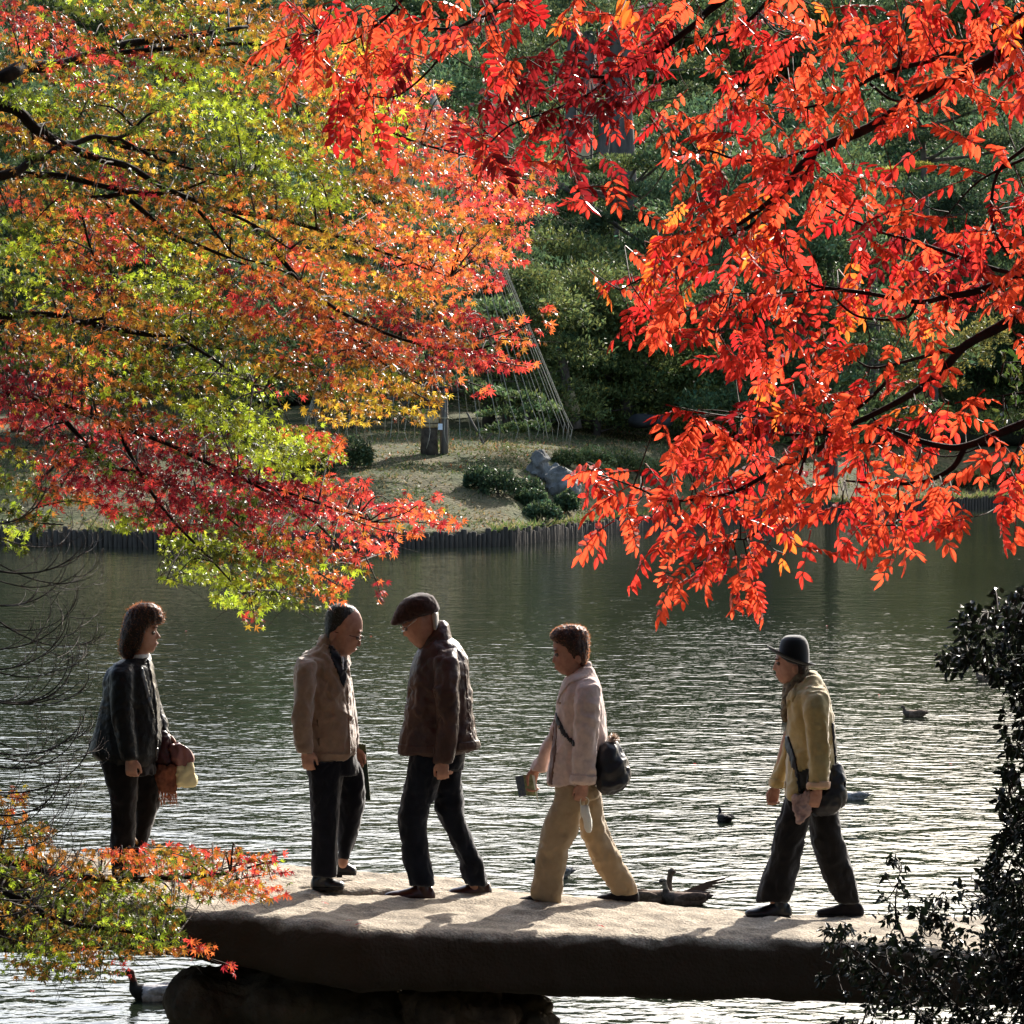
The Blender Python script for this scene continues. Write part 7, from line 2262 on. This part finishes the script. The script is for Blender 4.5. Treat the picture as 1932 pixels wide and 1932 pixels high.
# ---------------- leafless shrub with upturned twigs, left
def bare_shrub():
    rs = np.random.RandomState(71)
    base = np.array([-4.4, 15.0, -.2]); Y = 15.6
    t = thing("bare_shrub", "leafless shrub with thin upturned grey twigs at the left edge, over the water", "bush", tuple(base))
    mm = mat("grey_twig", (.045, .036, .032), .8, .3, base2=(.13, .10, .085), vscale=25)
    st = Acc(); tw = Acc()
    def curve(p, ang, L, r, depth, Y0):
        """heads off to the right and downwards, then bends up at the tip"""
        pts = [np.array(p, float)]; a_ = ang; n = 9
        L = min(L, max(30, (205 - p[0]) * 1.05))
        up = rs.uniform(.10, .26)
        for i in range(n):
            a_ += up * (0.4 + 1.3 * i / n)
            pts.append(pts[-1] + np.array([math.cos(a_), -math.sin(a_)]) * L / n)
        dy = rs.normal() * .25
        w = [P(u, v, Y0 + dy * i / n) - base for i, (u, v) in enumerate(pts)]
        (st if depth == 0 else tw).tube(catmull(w, 2), np.linspace(r, r * .35, 2 * n + 1), 5)
        if depth < 2:
            for k in range(rs.randint(2, 5)):
                i = rs.randint(2, n - 1)
                curve(pts[i], a_ * .35 + ang * .5 + rs.uniform(-.7, .5), L * rs.uniform(.35, .65), r * .55, depth + 1, Y0 + dy * i / n)
        if depth >= 1 and rs.rand() < .5:
            e = w[-1]
            for _ in range(3):
                tw.tube([e, e + rs.normal(size=3) * .012 + np.array([0, 0, .02])], [r * .4, r * .5], 4)
    for v0 in list(range(990, 1760, 27)):
        curve((rs.uniform(-60, 10), v0 + rs.uniform(-20, 20)), rs.uniform(-.75, -.1), rs.uniform(170, 290), rs.uniform(.003, .0055), 0, Y + rs.uniform(-.4, .4))
    for k in range(6):
        p0 = P(-60 - k * 8, 1000 + k * 140, Y)
        st.tube(catmull([np.array([0, 0, -.2]), (p0 - base) * np.array([.3, .5, .6]) + np.array([-.2, 0, 0]), p0 - base], 4), np.linspace(.022, .008, 9), 6)
        link("stems", st.mesh("stems"), mm, t)["kind"] = "stuff"
    link("twigs", tw.mesh("twigs"), mm, t)["kind"] = "stuff"
bare_shrub()

# a few fallen leaves on the stone and on the water
rs = np.random.RandomState(91)
fl = 0
for (u, v, h, lab) in [(656, 1736, None, "left one of two small red maple leaves lying close together on the bridge"), (680, 1742, None, "right one of two small red maple leaves lying close together on the bridge"),
                       (610, 1702, None, "small red maple leaf on the bridge by the cardigan man's front shoe"), (1130, 1745, None, "small red leaf on the bridge under the woman in pink"),
                       (1035, 1590, 0, "floating leaf just left of the khaki trousers"), (350, 1190, 0, "floating leaf between the left woman and the lowest green maple leaves"), (1185, 1475, 0, "floating leaf just above and right of the fluffy charm bag"),
                       (1310, 1440, 0, "floating leaf on open water left of the hat woman's hand"), (1795, 1440, 0, "floating leaf on open water below the swimming brown duck"), (700, 1200, 0, "floating leaf between the heads of the two men"),
                       (1560, 1180, 0, "floating leaf on dark water right of the lowest red leaf spray"), (60, 1868, 0, "floating leaf below the bridge at the left edge"), (885, 1300, 0, "floating leaf just right of the cap man's shoulder"), (1660, 1310, 0, "floating leaf left of the swimming brown duck with the wake")]:
    grp = None
    if h is None:
        x = (u - 966) * 19.6 / FPX; g = G(u, v, deck_h(x) + .02)
    else:
        g = G(u, v, .004)
    c = np.tile(np.array(PAL['R']) * rs.uniform(.6, 1.1), (len(MT[0].V), 1))
    me = mesh_np("fallen_leaf", MT[0].V * .034, MT[0].F.astype(np.int32), False, c)
    o = link("fallen_leaf", me, maple_leaf_m, None, lab, "leaf", None, loc=tuple(g)); o.rotation_euler = (rs.uniform(-.2, .2), rs.uniform(-.2, .2), rs.uniform(0, 6))
